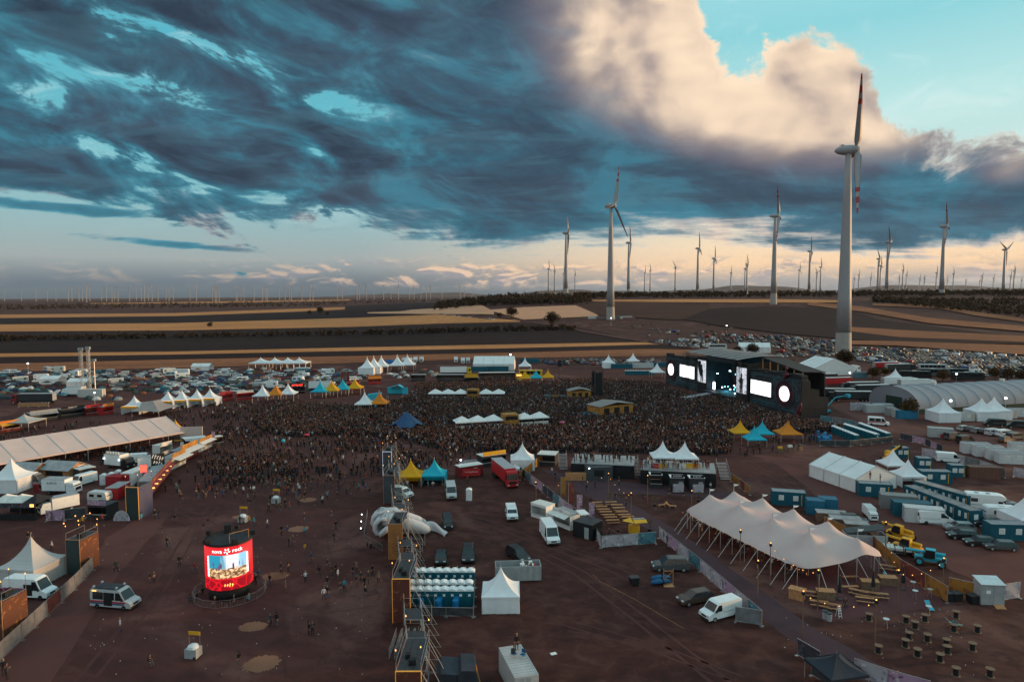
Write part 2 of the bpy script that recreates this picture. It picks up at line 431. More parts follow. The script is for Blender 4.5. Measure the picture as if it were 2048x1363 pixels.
# ================================================================== the land
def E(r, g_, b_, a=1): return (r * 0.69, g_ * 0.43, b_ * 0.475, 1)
ORD = 'first second third fourth fifth sixth seventh eighth ninth tenth eleventh twelfth thirteenth fourteenth fifteenth sixteenth seventeenth eighteenth nineteenth'.split()
def ordw(n):
 tens = ['', '', 'twent', 'thirt', 'fort', 'fift', 'sixt', 'sevent', 'eight', 'ninet']
 if n < 20: return ORD[n - 1]
 if n >= 100: return 'hundred and ' + ordw(n - 100) if n > 100 else 'hundredth'
 return tens[n // 10] + ('ieth' if n % 10 == 0 else 'y-' + ORD[n % 10 - 1])
def ground_mat():
 m, q = new_mat('dirt'); b = q.bsdf
 geo = q.n.new('ShaderNodeNewGeometry'); P_ = Val(q, geo.outputs['Position'])
 n1 = q.noise(P_, 0.012, 5, 0.6, 0.3); n2 = q.noise(P_, 0.09, 6, 0.62, 0.4); n3 = q.noise(P_, 1.3, 4, 0.65)
 x_, y_, z_ = q.sep(P_)
 streak = q.noise(q.xyz(x_ * 0.25, y_ * 1.1 + x_ * 0.4, 0.0), 0.35, 5, 0.6)
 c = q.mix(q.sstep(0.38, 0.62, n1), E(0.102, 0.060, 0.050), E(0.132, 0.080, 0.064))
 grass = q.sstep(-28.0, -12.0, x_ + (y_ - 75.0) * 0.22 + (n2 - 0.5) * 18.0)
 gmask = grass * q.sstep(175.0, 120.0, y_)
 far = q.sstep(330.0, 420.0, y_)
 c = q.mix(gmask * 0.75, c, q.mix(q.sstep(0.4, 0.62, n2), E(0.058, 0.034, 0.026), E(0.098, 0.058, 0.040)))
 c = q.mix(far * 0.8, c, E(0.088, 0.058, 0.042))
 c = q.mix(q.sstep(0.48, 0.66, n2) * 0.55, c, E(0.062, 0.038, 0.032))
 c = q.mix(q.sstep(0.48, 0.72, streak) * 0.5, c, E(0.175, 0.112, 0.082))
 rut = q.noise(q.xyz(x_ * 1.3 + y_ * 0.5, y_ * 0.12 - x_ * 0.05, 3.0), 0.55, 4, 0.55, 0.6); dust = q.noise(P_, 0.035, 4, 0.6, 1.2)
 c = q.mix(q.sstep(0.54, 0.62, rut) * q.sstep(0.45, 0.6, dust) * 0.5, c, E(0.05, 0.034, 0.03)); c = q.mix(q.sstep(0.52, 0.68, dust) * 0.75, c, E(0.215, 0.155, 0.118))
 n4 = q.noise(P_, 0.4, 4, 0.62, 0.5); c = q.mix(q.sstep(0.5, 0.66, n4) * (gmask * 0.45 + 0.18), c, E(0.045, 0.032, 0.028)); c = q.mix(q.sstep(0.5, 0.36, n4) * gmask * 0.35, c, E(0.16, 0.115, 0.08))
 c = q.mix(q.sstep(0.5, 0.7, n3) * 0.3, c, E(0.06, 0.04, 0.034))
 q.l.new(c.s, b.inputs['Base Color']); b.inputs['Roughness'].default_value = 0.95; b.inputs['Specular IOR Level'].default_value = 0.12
 bn = q.n.new('ShaderNodeBump'); bn.inputs['Strength'].default_value = 0.5; bn.inputs['Distance'].default_value = 0.08
 q.put(bn.inputs['Height'], n2 * 0.6 + n3 * 0.4); q.l.new(bn.outputs[0], b.inputs['Normal'])
 _MATS['dirt'] = m
ground_mat()
def field_mat(key, c1, c2, rows=0.0, mott=0.5):
 m, q = new_mat(key); b = q.bsdf
 geo = q.n.new('ShaderNodeNewGeometry'); P_ = Val(q, geo.outputs['Position']); x_, y_, z_ = q.sep(P_)
 n1 = q.noise(P_, 0.011, 6, 0.6, 0.4); n2 = q.noise(P_, 0.16, 4, 0.6)
 st = q.noise(q.xyz(x_ * 0.15, y_ * 1.0 - x_ * 0.1, 0.0), 0.03, 5, 0.6)
 c = q.mix(q.sstep(0.3, 0.68, n1 * mott + st * (1 - mott)), c1, c2)
 c = q.mix(q.sstep(0.45, 0.72, n2) * 0.5, c, tuple(v * 0.6 for v in c1[:3]) + (1,))
 q.l.new(c.s, b.inputs['Base Color']); b.inputs['Roughness'].default_value = 0.95; b.inputs['Specular IOR Level'].default_value = 0.1
 _MATS[key] = m
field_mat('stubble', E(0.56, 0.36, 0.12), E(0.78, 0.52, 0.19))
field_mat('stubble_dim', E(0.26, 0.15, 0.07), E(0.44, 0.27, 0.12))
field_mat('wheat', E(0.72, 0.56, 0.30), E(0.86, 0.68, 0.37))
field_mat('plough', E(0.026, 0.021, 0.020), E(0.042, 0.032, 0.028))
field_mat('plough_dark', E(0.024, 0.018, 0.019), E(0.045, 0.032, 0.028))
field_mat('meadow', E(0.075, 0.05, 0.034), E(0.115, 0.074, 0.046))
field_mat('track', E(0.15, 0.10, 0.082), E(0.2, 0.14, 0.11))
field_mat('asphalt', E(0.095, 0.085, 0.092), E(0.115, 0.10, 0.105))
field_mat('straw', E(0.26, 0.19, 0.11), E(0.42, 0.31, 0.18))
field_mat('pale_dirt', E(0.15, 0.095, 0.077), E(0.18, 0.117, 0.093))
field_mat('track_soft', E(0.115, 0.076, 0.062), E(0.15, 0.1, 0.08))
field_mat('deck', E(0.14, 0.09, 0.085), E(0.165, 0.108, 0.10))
def axis_pts(a, b, first, grow):
 out = [a]; s_ = first
 while out[-1] < b: out.append(min(b, out[-1] + s_)); s_ *= grow
 return out
ys = [-150, 0] + [float(v) for v in range(40, 480, 40)] + [480 + 20 * i for i in range(56)] + axis_pts(1600, 45000, 60, 1.13)[1:]
xp = [-330 + 17.5 * i for i in range(21)]
xs = [-v for v in axis_pts(330, 45000, 60, 1.15)[1:]][::-1] + xp + [20 + v for v in axis_pts(0, 45000, 60, 1.12)[1:]]
mb = MB(); nx = len(xs)
mb.add([(x, y, terrain(x, y)) for y in ys for x in xs], [(j * nx + i, j * nx + i + 1, (j + 1) * nx + i + 1, (j + 1) * nx + i) for j in range(len(ys) - 1) for i in range(nx - 1)])
struct('ground', mb, 'dirt', smooth=True)
def patch(name, cols, mat, off=0.3, nu=48, nv=8):
 mb = MB()
 def fn(u, v):
  x = cols[0][0] + (cols[-1][0] - cols[0][0]) * u
  for a, b in zip(cols[:-1], cols[1:]):
   if x <= b[0] + 1e-6: break
  t = (x - a[0]) / (b[0] - a[0]); yt = a[1] + (b[1] - a[1]) * t; yb = a[2] + (b[2] - a[2]) * t
  p = G(x, yb + (yt - yb) * v); return (p.x, p.y, p.z + off)
 mb.grid(fn, nu, nv)
 return struct(name, mb, mat, smooth=True)
def strip(name, pts, wd, mat, off=0.008, nseg=4):
 P_ = [G(*p) for p in pts]; mb = MB(); L = []
 for a, b in zip(P_[:-1], P_[1:]):
  for k in range(nseg): L.append(a.lerp(b, k / nseg))
 L.append(P_[-1]); vs = []
 for i, p in enumerate(L):
  d = (L[min(i + 1, len(L) - 1)] - L[max(0, i - 1)]); d.z = 0; d.normalize(); n_ = Vector((-d.y, d.x, 0))
  w_ = wd * (1 + 0.12 * math.sin(i * 1.7))
  for s_ in (-1, 1):
   q = p + n_ * (s_ * w_ / 2); vs.append((q.x, q.y, terrain(q.x, q.y) + off))
 mb.add(vs, [(2 * i, 2 * i + 1, 2 * i + 3, 2 * i + 2) for i in range(len(L) - 1)])
 return struct(name, mb, mat)
patch('field', [(-300, 631, 640), (0, 629, 636), (350, 626, 632), (600, 617, 623), (740, 612, 616)], 'stubble', 0.4)
patch('field', [(-300, 640, 650), (0, 636, 649), (350, 632, 646), (600, 623, 638), (860, 617, 629)], 'plough', 0.4)
patch('field', [(-300, 650, 666), (0, 649, 663), (350, 646, 661), (700, 636, 654), (880, 629, 647), (1040, 641, 644)], 'stubble', 0.4)
patch('field', [(-300, 667, 708), (0, 664, 706), (350, 662, 703), (700, 655, 695), (1000, 646, 689), (1120, 648, 687), (1290, 682, 684)], 'plough', 0.2)
patch('field', [(-300, 709, 717), (0, 707, 714), (350, 703, 709), (700, 695, 702), (1000, 689, 697), (1300, 684, 689), (1335, 687, 688)], 'stubble', 0.2)
patch('field', [(-300, 717, 731), (0, 714.5, 727), (350, 709.5, 718), (700, 702.5, 711.5), (1000, 697.5, 705), (1300, 689.5, 697), (1385, 697, 698.5)], 'plough_dark', 0.2)
patch('field', [(-300, 731, 748), (0, 727.5, 744), (350, 719, 736), (700, 712, 726), (1000, 705.5, 716), (1300, 697.5, 712), (1420, 700, 712)], 'stubble_dim', 0.2)
patch('field', [(690, 612, 626), (800, 606.5, 623), (905, 604, 613)], 'plough_dark', 0.9)
patch('field', [(735, 625, 627), (870, 617, 629), (964, 611, 629), (988, 624, 630)], 'wheat', 0.9)
patch('field', [(981, 620, 622), (1046, 615, 640), (1155, 611, 635), (1196, 631, 633)], 'wheat', 0.8)
patch('field', [(1150, 607, 611), (1200, 603, 632), (1360, 606, 641), (1420, 608, 618)], 'meadow', 0.8)
patch('field', [(1185, 600.5, 603), (1350, 599, 605), (1500, 599, 606), (1640, 600, 606), (1700, 602, 605)], 'stubble', 0.9)
patch('field', [(1348, 629, 636), (1440, 616, 652), (1560, 613, 667), (1690, 618, 679), (1760, 640, 684), (2100, 682, 690)], 'plough_dark', 0.7)
patch('field', [(1615, 605, 611), (1724, 614, 624), (1860, 637, 648), (2060, 655, 665), (2400, 668, 680)], 'stubble_dim', 1.0)
patch('field', [(1745, 607, 612), (1880, 611, 618), (1950, 624, 632), (2060, 640, 647), (2400, 660, 664)], 'stubble_dim', 1.0)
patch('field', [(1700, 655, 664), (1800, 661, 676), (2060, 674, 686), (2400, 686, 700)], 'stubble_dim', 0.9)
patch('field', [(1690, 682, 690), (1800, 684, 693), (2060, 692, 712), (2400, 704, 730)], 'stubble_dim', 0.8)
patch('field', [(180, 606, 608), (420, 603, 606), (700, 598.5, 601)], 'stubble', 0.6)
strip('track', [(1010, 634), (1040, 641), (1105, 650), (1170, 663), (1250, 677), (1340, 690), (1420, 700)], 7.0, 'track', 0.5)
def poly(name, pts, mat, off):
 mb = MB(); P_ = [G(*p) for p in pts]; mb.add([(p.x, p.y, off) for p in P_], [tuple(range(len(P_)))]); return struct(name, mb, mat)
def smooth_poly(name, pts, mat, off, jit=0.5, n=5):
 P_ = [G(*p) for p in pts]; out = []; rr = random.Random(len(pts) + int(pts[0][0]))
 for a, b in zip(P_, P_[1:] + P_[:1]):
  for k in range(n):
   p = a.lerp(b, k / n); out.append((p.x + rr.uniform(-jit, jit), p.y + rr.uniform(-jit, jit), off))
 mb = MB(); mb.add(out, [tuple(range(len(out)))]); return struct(name, mb, mat)
smooth_poly('path', [(345, 1025), (240, 1145), (100, 1363), (20, 1480), (-250, 1480), (-20, 1330), (160, 1150), (215, 1075), (300, 1020)], 'pale_dirt', 0.006, 0.25)
smooth_poly('road', [(1660, 812), (1770, 862), (1900, 878), (2060, 905), (2300, 940), (2300, 872), (2060, 862), (1900, 868), (1820, 850), (1760, 800), (1720, 790)], 'track', 0.006, 0.4)
smooth_poly('road', [(1490, 905), (1560, 930), (1640, 1000), (1760, 1060), (1900, 1140), (2300, 1290), (2300, 1180), (2000, 1080), (1850, 1030), (1720, 985), (1620, 920)], 'pale_dirt', 0.006, 0.5)
smooth_poly('path', [(1135, 975), (1215, 1010), (1315, 1070), (1420, 1145), (1560, 1265), (1690, 1340), (1850, 1440), (1960, 1440), (1760, 1330), (1620, 1250), (1480, 1150), (1370, 1070), (1270, 1010), (1190, 965)], 'asphalt', 0.006, 0.12)
smooth_poly('path', [(1075, 935), (1180, 985), (1350, 990), (1480, 1000), (1480, 985), (1300, 970), (1120, 945)], 'asphalt', 0.010, 0.12)
poly('floor_deck', [(1650, 1243), (1930, 1206), (1760, 1100), (1560, 1165)], 'deck', 0.012)
for px, py, wx, wy, rz in ((616, 999, 3.4, 1.5, 0.1), (597, 1057, 3.6, 1.6, 0.25), (551, 1151, 3.9, 1.5, 0.2), (506, 1252, 3.4, 1.3, 0.0), (523, 1326, 3.9, 1.8, 0.4), (483, 1033, 3.4, 1.1, 0.0)):
 p = G(px, py); mb = MB(); rr = random.Random(px)
 mb.add([(math.cos(t) * wx / 2 * (1 + rr.uniform(-.16, .1)), math.sin(t) * wy * (1 + rr.uniform(-.16, .1)), 0) for t in [TAU * k / 70 for k in range(70)]], [tuple(range(70))])
 o = struct('straw_mat', mb, 'straw', (p.x, p.y, 0.012)); o.rotation_euler = (0, 0, rz)
for pts in ([(1060, 1105), (1150, 1150), (1260, 1230), (1420, 1363), (1500, 1440)], [(960, 1240), (1120, 1250), (1290, 1290), (1480, 1370)], [(850, 1020), (960, 1045), (1050, 1075), (1190, 1130), (1300, 1180)], [(330, 1010), (420, 1060), (560, 1110), (700, 1130)], [(260, 1240), (420, 1250), (620, 1225), (740, 1215)], [(1480, 920), (1600, 985), (1750, 1040), (1960, 1120), (2100, 1180)], [(1660, 905), (1800, 900), (1900, 905), (2060, 925)], [(150, 1363), (300, 1180), (370, 1070), (420, 1010)]):
 for dx_ in (0, 1.7):
  P0 = [G(*p) for p in pts]; mbt = MB(); vs = []; L0 = [a.lerp(b, k / 10) for a, b in zip(P0[:-1], P0[1:]) for k in range(10)]
  for i, p in enumerate(L0):
   w_ = .14 + .1 * abs(math.sin(i * .9 + dx_)); y_ = p.y + .5 * math.sin(i * .23); vs += [(p.x + dx_ - w_, y_ + dx_ * .4, .005), (p.x + dx_ + w_, y_ + dx_ * .4, .005)]
  mbt.add(vs, [(2 * i, 2 * i + 1, 2 * i + 3, 2 * i + 2) for i in range(len(L0) - 1)]); struct('tyre_track', mbt, 'track_soft')
def ridge(name, x0, x1, depth, prof):
 mb = MB(); n = 60; rr = random.Random(int(x0)); vs = []
 ph = [rr.uniform(0, 6) for _ in range(6)]
 for i in range(n + 1):
  u = i / n; x = x0 + (x1 - x0) * u
  h = prof * (math.sin(math.pi * u) ** 0.6) * (0.62 + 0.2 * math.sin(5 * u + ph[0]) + 0.12 * math.sin(13 * u + ph[1]) + 0.06 * math.sin(31 * u + ph[2]))
  vs += [(x, depth - 900, 0), (x, depth, h), (x, depth + 900, 0)]
 for i in range(n): mb.add([], [])
 mb.add(vs, [(3 * i, 3 * i + 3, 3 * i + 4, 3 * i + 1) for i in range(n)] + [(3 * i + 1, 3 * i + 4, 3 * i + 5, 3 * i + 2) for i in range(n)])
 struct(name, mb, 'meadow', smooth=True)
ridge('hills', 4200, 16500, 30000, 430)
ridge('hills', -1200, 9000, 33000, 330)
ridge('hills', -9500, -800, 34000, 260)
ridge('hills', 13000, 32000, 31000, 520)
def leaf_mat(key, c1, c2):
 m, q = new_mat(key); b = q.bsdf
 n_ = q.n.new('ShaderNodeNewGeometry'); rpi = Val(q, n_.outputs['Random Per Island'])
 c = q.mix(rpi, c1, c2); q.l.new(c.s, b.inputs['Base Color']); b.inputs['Roughness'].default_value = 0.8; b.inputs['Specular IOR Level'].default_value = 0.15
 _MATS[key] = m
leaf_mat('leaf_dark', (0.030, 0.018, 0.011, 1), (0.058, 0.034, 0.018, 1))
leaf_mat('leaf_olive', (0.042, 0.026, 0.014, 1), (0.095, 0.056, 0.022, 1))
def leaf_cloud(rr, centre, rad, n, size):
 out = np.zeros((n, 3, 3)); clumps = []
 for k in range(max(3, int(n ** 0.5 / 2))):
  v = Vector((rr.gauss(0, 1), rr.gauss(0, 1), rr.gauss(0, 1))).normalized() * rr.uniform(0.15, 0.72)
  clumps.append((v, rr.uniform(0.3, 0.5)))
 for i in range(n):
  v, cr_ = rr.choice(clumps); d = Vector((rr.gauss(0, 1), rr.gauss(0, 1), rr.gauss(0, 1))).normalized() * (cr_ * rr.uniform(0.3, 1.0) ** 0.5)
  p = v + d
  c = np.array((centre[0] + p.x * rad[0], centre[1] + p.y * rad[1], centre[2] + p.z * rad[2]))
  out[i] = c + np.array([[rr.uniform(-1, 1) for _ in range(3)] for _ in range(3)]) * size
 return out.reshape(-1, 3)
def tri_mesh(name, verts, mat):
 me = bpy.data.meshes.new(name); n = len(verts) // 3
 me.vertices.add(len(verts)); me.vertices.foreach_set('co', np.asarray(verts, dtype=np.float32).ravel())
 me.loops.add(3 * n); me.loops.foreach_set('vertex_index', np.arange(3 * n, dtype=np.int32))
 me.polygons.add(n); me.polygons.foreach_set('loop_start', np.arange(0, 3 * n, 3, dtype=np.int32)); me.polygons.foreach_set('loop_total', np.full(n, 3, dtype=np.int32))
 me.materials.append(MAT(mat)); me.update(); me.validate(); return me
TREES = []
def tree_spec(seed, h, rad, n, mat='leaf_dark', size=0.35):
 rr = random.Random(seed); s_ = Spec('tree'); t = MB()
 t.tube((0, 0, -0.1), (0.1, 0.05, h * 0.45), h * 0.028, h * 0.017, 7)
 for k in range(6):
  a = TAU * k / 6 + rr.uniform(-.4, .4); z = h * rr.uniform(0.25, 0.42)
  t.tube((0, 0, z), (math.cos(a) * rad * 0.55, math.sin(a) * rad * 0.55, z + h * rr.uniform(0.15, 0.3)), h * 0.012, h * 0.004, 5)
 s_.p('trunk', t, 'bark')
 s_.p('crown', tri_mesh('crown', leaf_cloud(rr, (0, 0, h * 0.56), (rad, rad, h * 0.44), n, size), mat), None)
 return s_
TREE_A = tree_spec(1, 9, 5.0, 3600, size=0.42); TREE_B = tree_spec(2, 7, 4.0, 2600, 'leaf_olive', 0.4); TREE_C = tree_spec(3, 4.5, 2.5, 1800, 'leaf_olive', 0.3)
BUSH = tree_spec(4, 4.2, 4.0, 1600, 'leaf_dark', 0.3)
def tree(sp, px, py, sc, label, group=None, rz=0.0):
 sp.put(label, 'tree', G(px, py), rz, group, sc=sc)
tree(TREE_A, 1104, 654, 1.9, 'large round dark tree beside the field track')
tree(TREE_A, 1023, 637, 1.7, 'tall dark tree at the corner of two pale wheat fields', rz=1)
tree(TREE_B, 1000, 636, 1.1, 'smaller bush left of the tall tree between pale wheat fields')
tree(TREE_B, 420, 655, 1.15, 'lone leaning tree standing in the golden stubble strip', rz=2)
tree(TREE_A, 1690, 736, 1.15, 'round dark tree in front of the foot of the nearest turbine', rz=2)
tree(TREE_B, 1694, 748, 0.75, 'low olive bush right below the nearest turbine tower', rz=0.4)
tree(TREE_A, 1505, 712, 0.95, 'broad tree behind the stage roof beside a white marquee', rz=1.2)
tree(TREE_C, 1477, 710, 1.4, 'small tree left of the broad tree behind the stage roof')
tree(TREE_C, 1610, 742, 0.8, 'small tree in front of the white marquee behind the stage')
tree(TREE_B, 1815, 834, 0.95, 'dark tree in front of the arched grey hall', rz=1.6)
tree(TREE_C, 1745, 757, 1.3, 'olive bush left of the red trucks behind the stage', rz=2.1)
tree(TREE_C, 1885, 763, 1.35, 'olive bush among black tour buses', rz=0.6)
tree(TREE_C, 1768, 752, 1.0, 'yellowish bush beside the back pagoda tent', rz=2.8)
for i, (px, py) in enumerate(((1990, 758), (2015, 760), (2042, 764))):
 tree(TREE_C, px, py, 1.35, ('left', 'middle', 'right')[i] + ' bush of three behind the end of the arched hall', 'bushes behind the arched hall', i)
for i, (px, py, s_) in enumerate(((620, 629, 1.5), (640, 628, 1.9), (655, 630, 1.2))):
 tree((TREE_B, TREE_A, TREE_B)[i], px, py, s_, ('left', 'tallest, middle', 'right')[i] + ' tree of the small copse in the dark field', 'copse in the dark field', i)
for i, px in enumerate((1140, 1125)):
 tree(BUSH, px, 660 - i * 4, 1.2, ('low hedge bush right of the round tree by the track', 'low hedge bush under the round tree by the track')[i])
def wood(name, label, cells, n_leaf, hgt, mat='leaf_dark', size=0.9, seed=5):
 rr = random.Random(seed); out = []
 for p in cells:
  h = hgt * rr.uniform(0.7, 1.15); r = h * rr.uniform(0.38, 0.6)
  out.append(leaf_cloud(rr, (p[0], p[1], p[2] + h * 0.48), (r, r, h * 0.55), n_leaf, size * h / hgt))
 o = part(None, name, tri_mesh(name, np.concatenate(out), mat), None)
 return tag(o, label, 'trees', kind='stuff')
def scatter_px(x0, x1, top, bot, n, seed):
 rr = random.Random(seed); L = []
 for _ in range(n):
  x = rr.uniform(x0, x1); u = (x - x0) / (x1 - x0)
  yt = top[0] + (top[1] - top[0]) * u; yb = bot[0] + (bot[1] - bot[0]) * u
  L.append(G(x, rr.uniform(yt, yb)))
 return L
def scatter_depth(x0, x1, d0, d1, n, seed):
 rr = random.Random(seed); return [at_depth(rr.uniform(x0, x1), rr.uniform(d0, d1)) for _ in range(n)]
wood('wood', 'dark wood along the crest of the hill', scatter_depth(1150, 2200, 1260, 1500, 1500, 1), 34, 10.0, size=1.9)
wood('wood', 'dark wooded knoll behind the pale wheat fields', scatter_depth(870, 1180, 1080, 1330, 420, 2) + scatter_px(880, 1170, (606, 603), (613, 606), 220, 9), 36, 12, size=2.0)
wood('wood', 'dark wood on the right slope of the hill', scatter_px(1745, 2200, (601, 601), (604, 652), 800, 3), 34, 9, size=1.6)
wood('wood', 'flat wood on the plain at left', scatter_px(-150, 640, (612, 603), (622, 613), 800, 4) + scatter_px(640, 900, (600, 598), (611, 603), 300, 6), 32, 12, size=2.4)
wood('hedge', 'long dark hedge between the ploughed fields', scatter_px(-200, 700, (683, 668), (686, 671), 330, 7) + scatter_px(700, 1150, (668, 658), (671, 660), 200, 8), 44, 6.0, size=1.0)
def blade_mesh():
 mb = MB(); st = []
 L = 47.5; N = 40
 for i in range(N + 1):
  t = i / N; z = 1.2 + t * L
  ch = 1.3 + 2.6 * sst(0, 0.12, t) - 3.2 * max(0, (t - 0.12)) / 0.88 * 1.02
  ch = max(0.5, ch * 1.35); th = max(0.12, 1.25 * (1 - t) ** 1.4 * (1.0 if t < 0.1 else 0.75)); tw = R(16) * (1 - t) ** 2
  pts = [(-0.3, 0), (-0.1, 0.5), (0.3, 0.35), (0.7, 0), (0.3, -0.3), (-0.1, -0.45)]
  st.append([((x * math.cos(tw)) * ch - y * math.sin(tw) * th, x * math.sin(tw) * ch + y * math.cos(tw) * th - 0.9 * t * t * 0, z) for x, y in pts])
 k = 6
 vs = [p for ring in st for p in ring]; mb.v = vs
 for i in range(N):
  t = (i + 0.5) / N
  red = any(a <= t < b for a, b in ((0.60, 0.68), (0.76, 0.84), (0.92, 1.01))) if True else False
  for j in range(k):
   mb.f.append((i * k + j, i * k + (j + 1) % k, (i + 1) * k + (j + 1) % k, (i + 1) * k + j)); mb.m.append(1 if red else 0)
 mb.f.append(tuple(N * k + j for j in range(k))); mb.m.append(1)
 return mb.mesh('blade', ['turbine_white', 'turbine_red'], True)
defmat('turbine_white', (0.30, 0.285, 0.295), 0.5, 0.05, 0.05)
defmat('turbine_red', (0.34, 0.03, 0.03), 0.5, 0.06, 0.5)
defmat('tower_ring', (0.32, 0.29, 0.27), 0.7, 0.1, 0.3)
def tower_mesh():
 mb = MB(); prof = [(5.2, -3), (5.0, 4)] ; mb.lathe([(5.3, -4.0), (4.75, 16)], 28, 1, cap=False)
 mb.lathe([(4.75, 16), (4.15, 40), (3.4, 70), (2.6, 105), (1.75, 134)], 28, 0, cap=True)
 return mb.mesh('tower', ['turbine_white', 'tower_ring'], True)
def nacelle_mesh():
 mb = MB(); mb.lathe([(0.3, -8.4), (1.3, -7.7), (2.4, -5.8), (3.1, -3.0), (3.2, 0.4), (3.0, 2.3)], 18, 0, axis='x')
 mb.box(-4.6, -2.6, -0.5, 0.5, 2.6, 3.7); mb.tube((-5.2, 0.6, 2.0), (-5.2, 0.6, 4.4), 0.06); mb.tube((-5.2, -0.6, 2.0), (-5.2, -0.6, 4.4), 0.06)
 return mb.mesh('nacelle', ['turbine_white'], False)
def hub_mesh():
 mb = MB(); mb.lathe([(3.0, 2.4), (3.0, 4.0), (2.6, 5.4), (1.6, 6.6), (0.2, 7.1)], 18, 0, axis='x'); return mb.mesh('hub', ['turbine_white'], False)
BLADE, TOWER, NAC, HUB = blade_mesh(), tower_mesh(), nacelle_mesh(), hub_mesh()
def turbine(loc, yaw, spin, label, group, sc=1.0):
 t = thing('wind_turbine', label, 'wind turbine', loc, 0, group); t.scale = (sc, sc, sc)
 part(t, 'tower', TOWER, None)
 n_ = part(t, 'nacelle', NAC, None); n_.location = (0, 0, 136); n_.rotation_euler = (0, 0, yaw)
 h_ = part(t, 'hub', HUB, None); h_.location = (0, 0, 136); h_.rotation_euler = (0, 0, yaw)
 for k in range(3):
  b_ = part(t, 'blade', BLADE, None)
  M_ = Matrix.Translation((0, 0, 136)) @ Matrix.Rotation(yaw, 4, 'Z') @ Matrix.Translation((4.3, 0, 0)) @ Matrix.Rotation(spin + TAU * k / 3, 4, 'X') @ Matrix.Rotation(R(14), 4, 'Z')
  b_.matrix_local = M_
TG = 'wind turbines on the hill'
def turb_px(px, hub_y, base_y, yaw, spin, label, group=TG, hub=136.0):
 d0 = ray(px, base_y); dep = FPX * hub / (base_y - hub_y)
 x = d0.x / d0.y * dep; z = H + d0.z / d0.y * dep
 turbine((x, dep, min(z, terrain(x, dep) + 1.0)), R(yaw), R(spin), label, group)
turb_px(1686, 305, 712, -22, 33, 'nearest and tallest wind turbine, rising right of the stage')
turb_px(1221, 414, 640, -36, -14, 'wind turbine standing on the dark meadow left of the stage, one blade pointing left')
turb_px(1547, 433, 606, -26, 28, 'wind turbine on the hill midway between stage roof and nearest turbine')
turb_px(1883, 454, 595, -38, 26, 'wind turbine on the right of the nearest one, blades almost edge on')
turb_px(1132, 467, 591, -2, -38, 'wind turbine on the wooded knoll left of the meadow turbine')
turb_px(1257, 485, 588, -14, 30, 'wind turbine just right behind the meadow turbine')
turb_px(1395, 497, 588, -24, 8, 'wind turbine above the stage, left of the tall hill turbine')
turb_px(1773, 485, 590, -36, 40, 'wind turbine behind, right of the nearest turbine tower')
turb_px(2006, 500, 592, -60, 62, 'wind turbine near the right edge with blades spread like a Y')
turb_px(1618, 503, 588, -28, 20, 'wind turbine left of the nearest tower, second on that side')
turb_px(1755, 518, 589, -45, 40, 'wind turbine left of a pair right of the nearest tower')
turb_px(1427, 517, 588, -24, 5, 'wind turbine just right of the one above the stage')
far = [(1097, 535, 10), (1109, 540, 35), (1127, 545, 0), (1150, 548, 20), (1289, 545, 0), (1300, 541, 15), (1350, 535, 40), (1461, 545, 20), (1489, 537, 5), (1493, 528, 25),
       (1597, 540, 0), (1632, 545, 50), (1640, 534, 10), (1804, 540, 30), (1811, 550, 0), (1838, 556, 20), (1847, 555, 60), (1871, 545, 15), (1905, 547, 30), (1930, 561, 60), (1958, 561, 0),
       (1962, 552, 50), (1707, 556, 10), (1716, 550, 33), (1740, 555, 5), (1797, 556, 44), (1985, 556, 30), (2019, 551, 20), (2026, 541, 45), (2041, 560, 12), (1759, 531, 20), (1893, 560, 12)]
for i, (px, hy, sp) in enumerate(sorted(far)):
 dep = max(1900.0, FPX * 136 / (586 - hy + 2)); p = at_depth(px, dep); base_z = min(p.z, H + (ray(px, hy).z / ray(px, hy).y) * dep - 136)
 turbine((p.x, dep, base_z), R(-20 - (i * 37) % 32), R(sp), 'small far wind turbine along the hill crest, %s from the left' % ordw(i + 1), 'far turbines along the crest')
left = [9, 43, 72, 95, 112, 137, 144, 158, 165, 173, 180, 203, 213, 224, 229, 236, 259, 273, 283, 289, 297, 304, 316, 332, 338, 347, 380, 393, 425, 430, 433, 438, 472, 475, 482, 488, 508, 525, 532, 535, 559, 570, 579, 583, 604, 620, 626, 675, 685,
  714, 719, 733, 748, 767, 782, 797, 819, 828, 842, 853, 861, 884, 920, 929, 946]
rr = random.Random(3)
for i, px in enumerate(left):
 dep = rr.uniform(6200, 8800) if px > 60 else 9000; p = at_depth(px, dep)
 turbine((p.x, dep, 0), R(rr.uniform(-80, 60)), R(rr.uniform(0, 120)), 'tiny wind turbine on the far plain, %s from the left edge' % ordw(i + 1), 'turbines on the far plain')
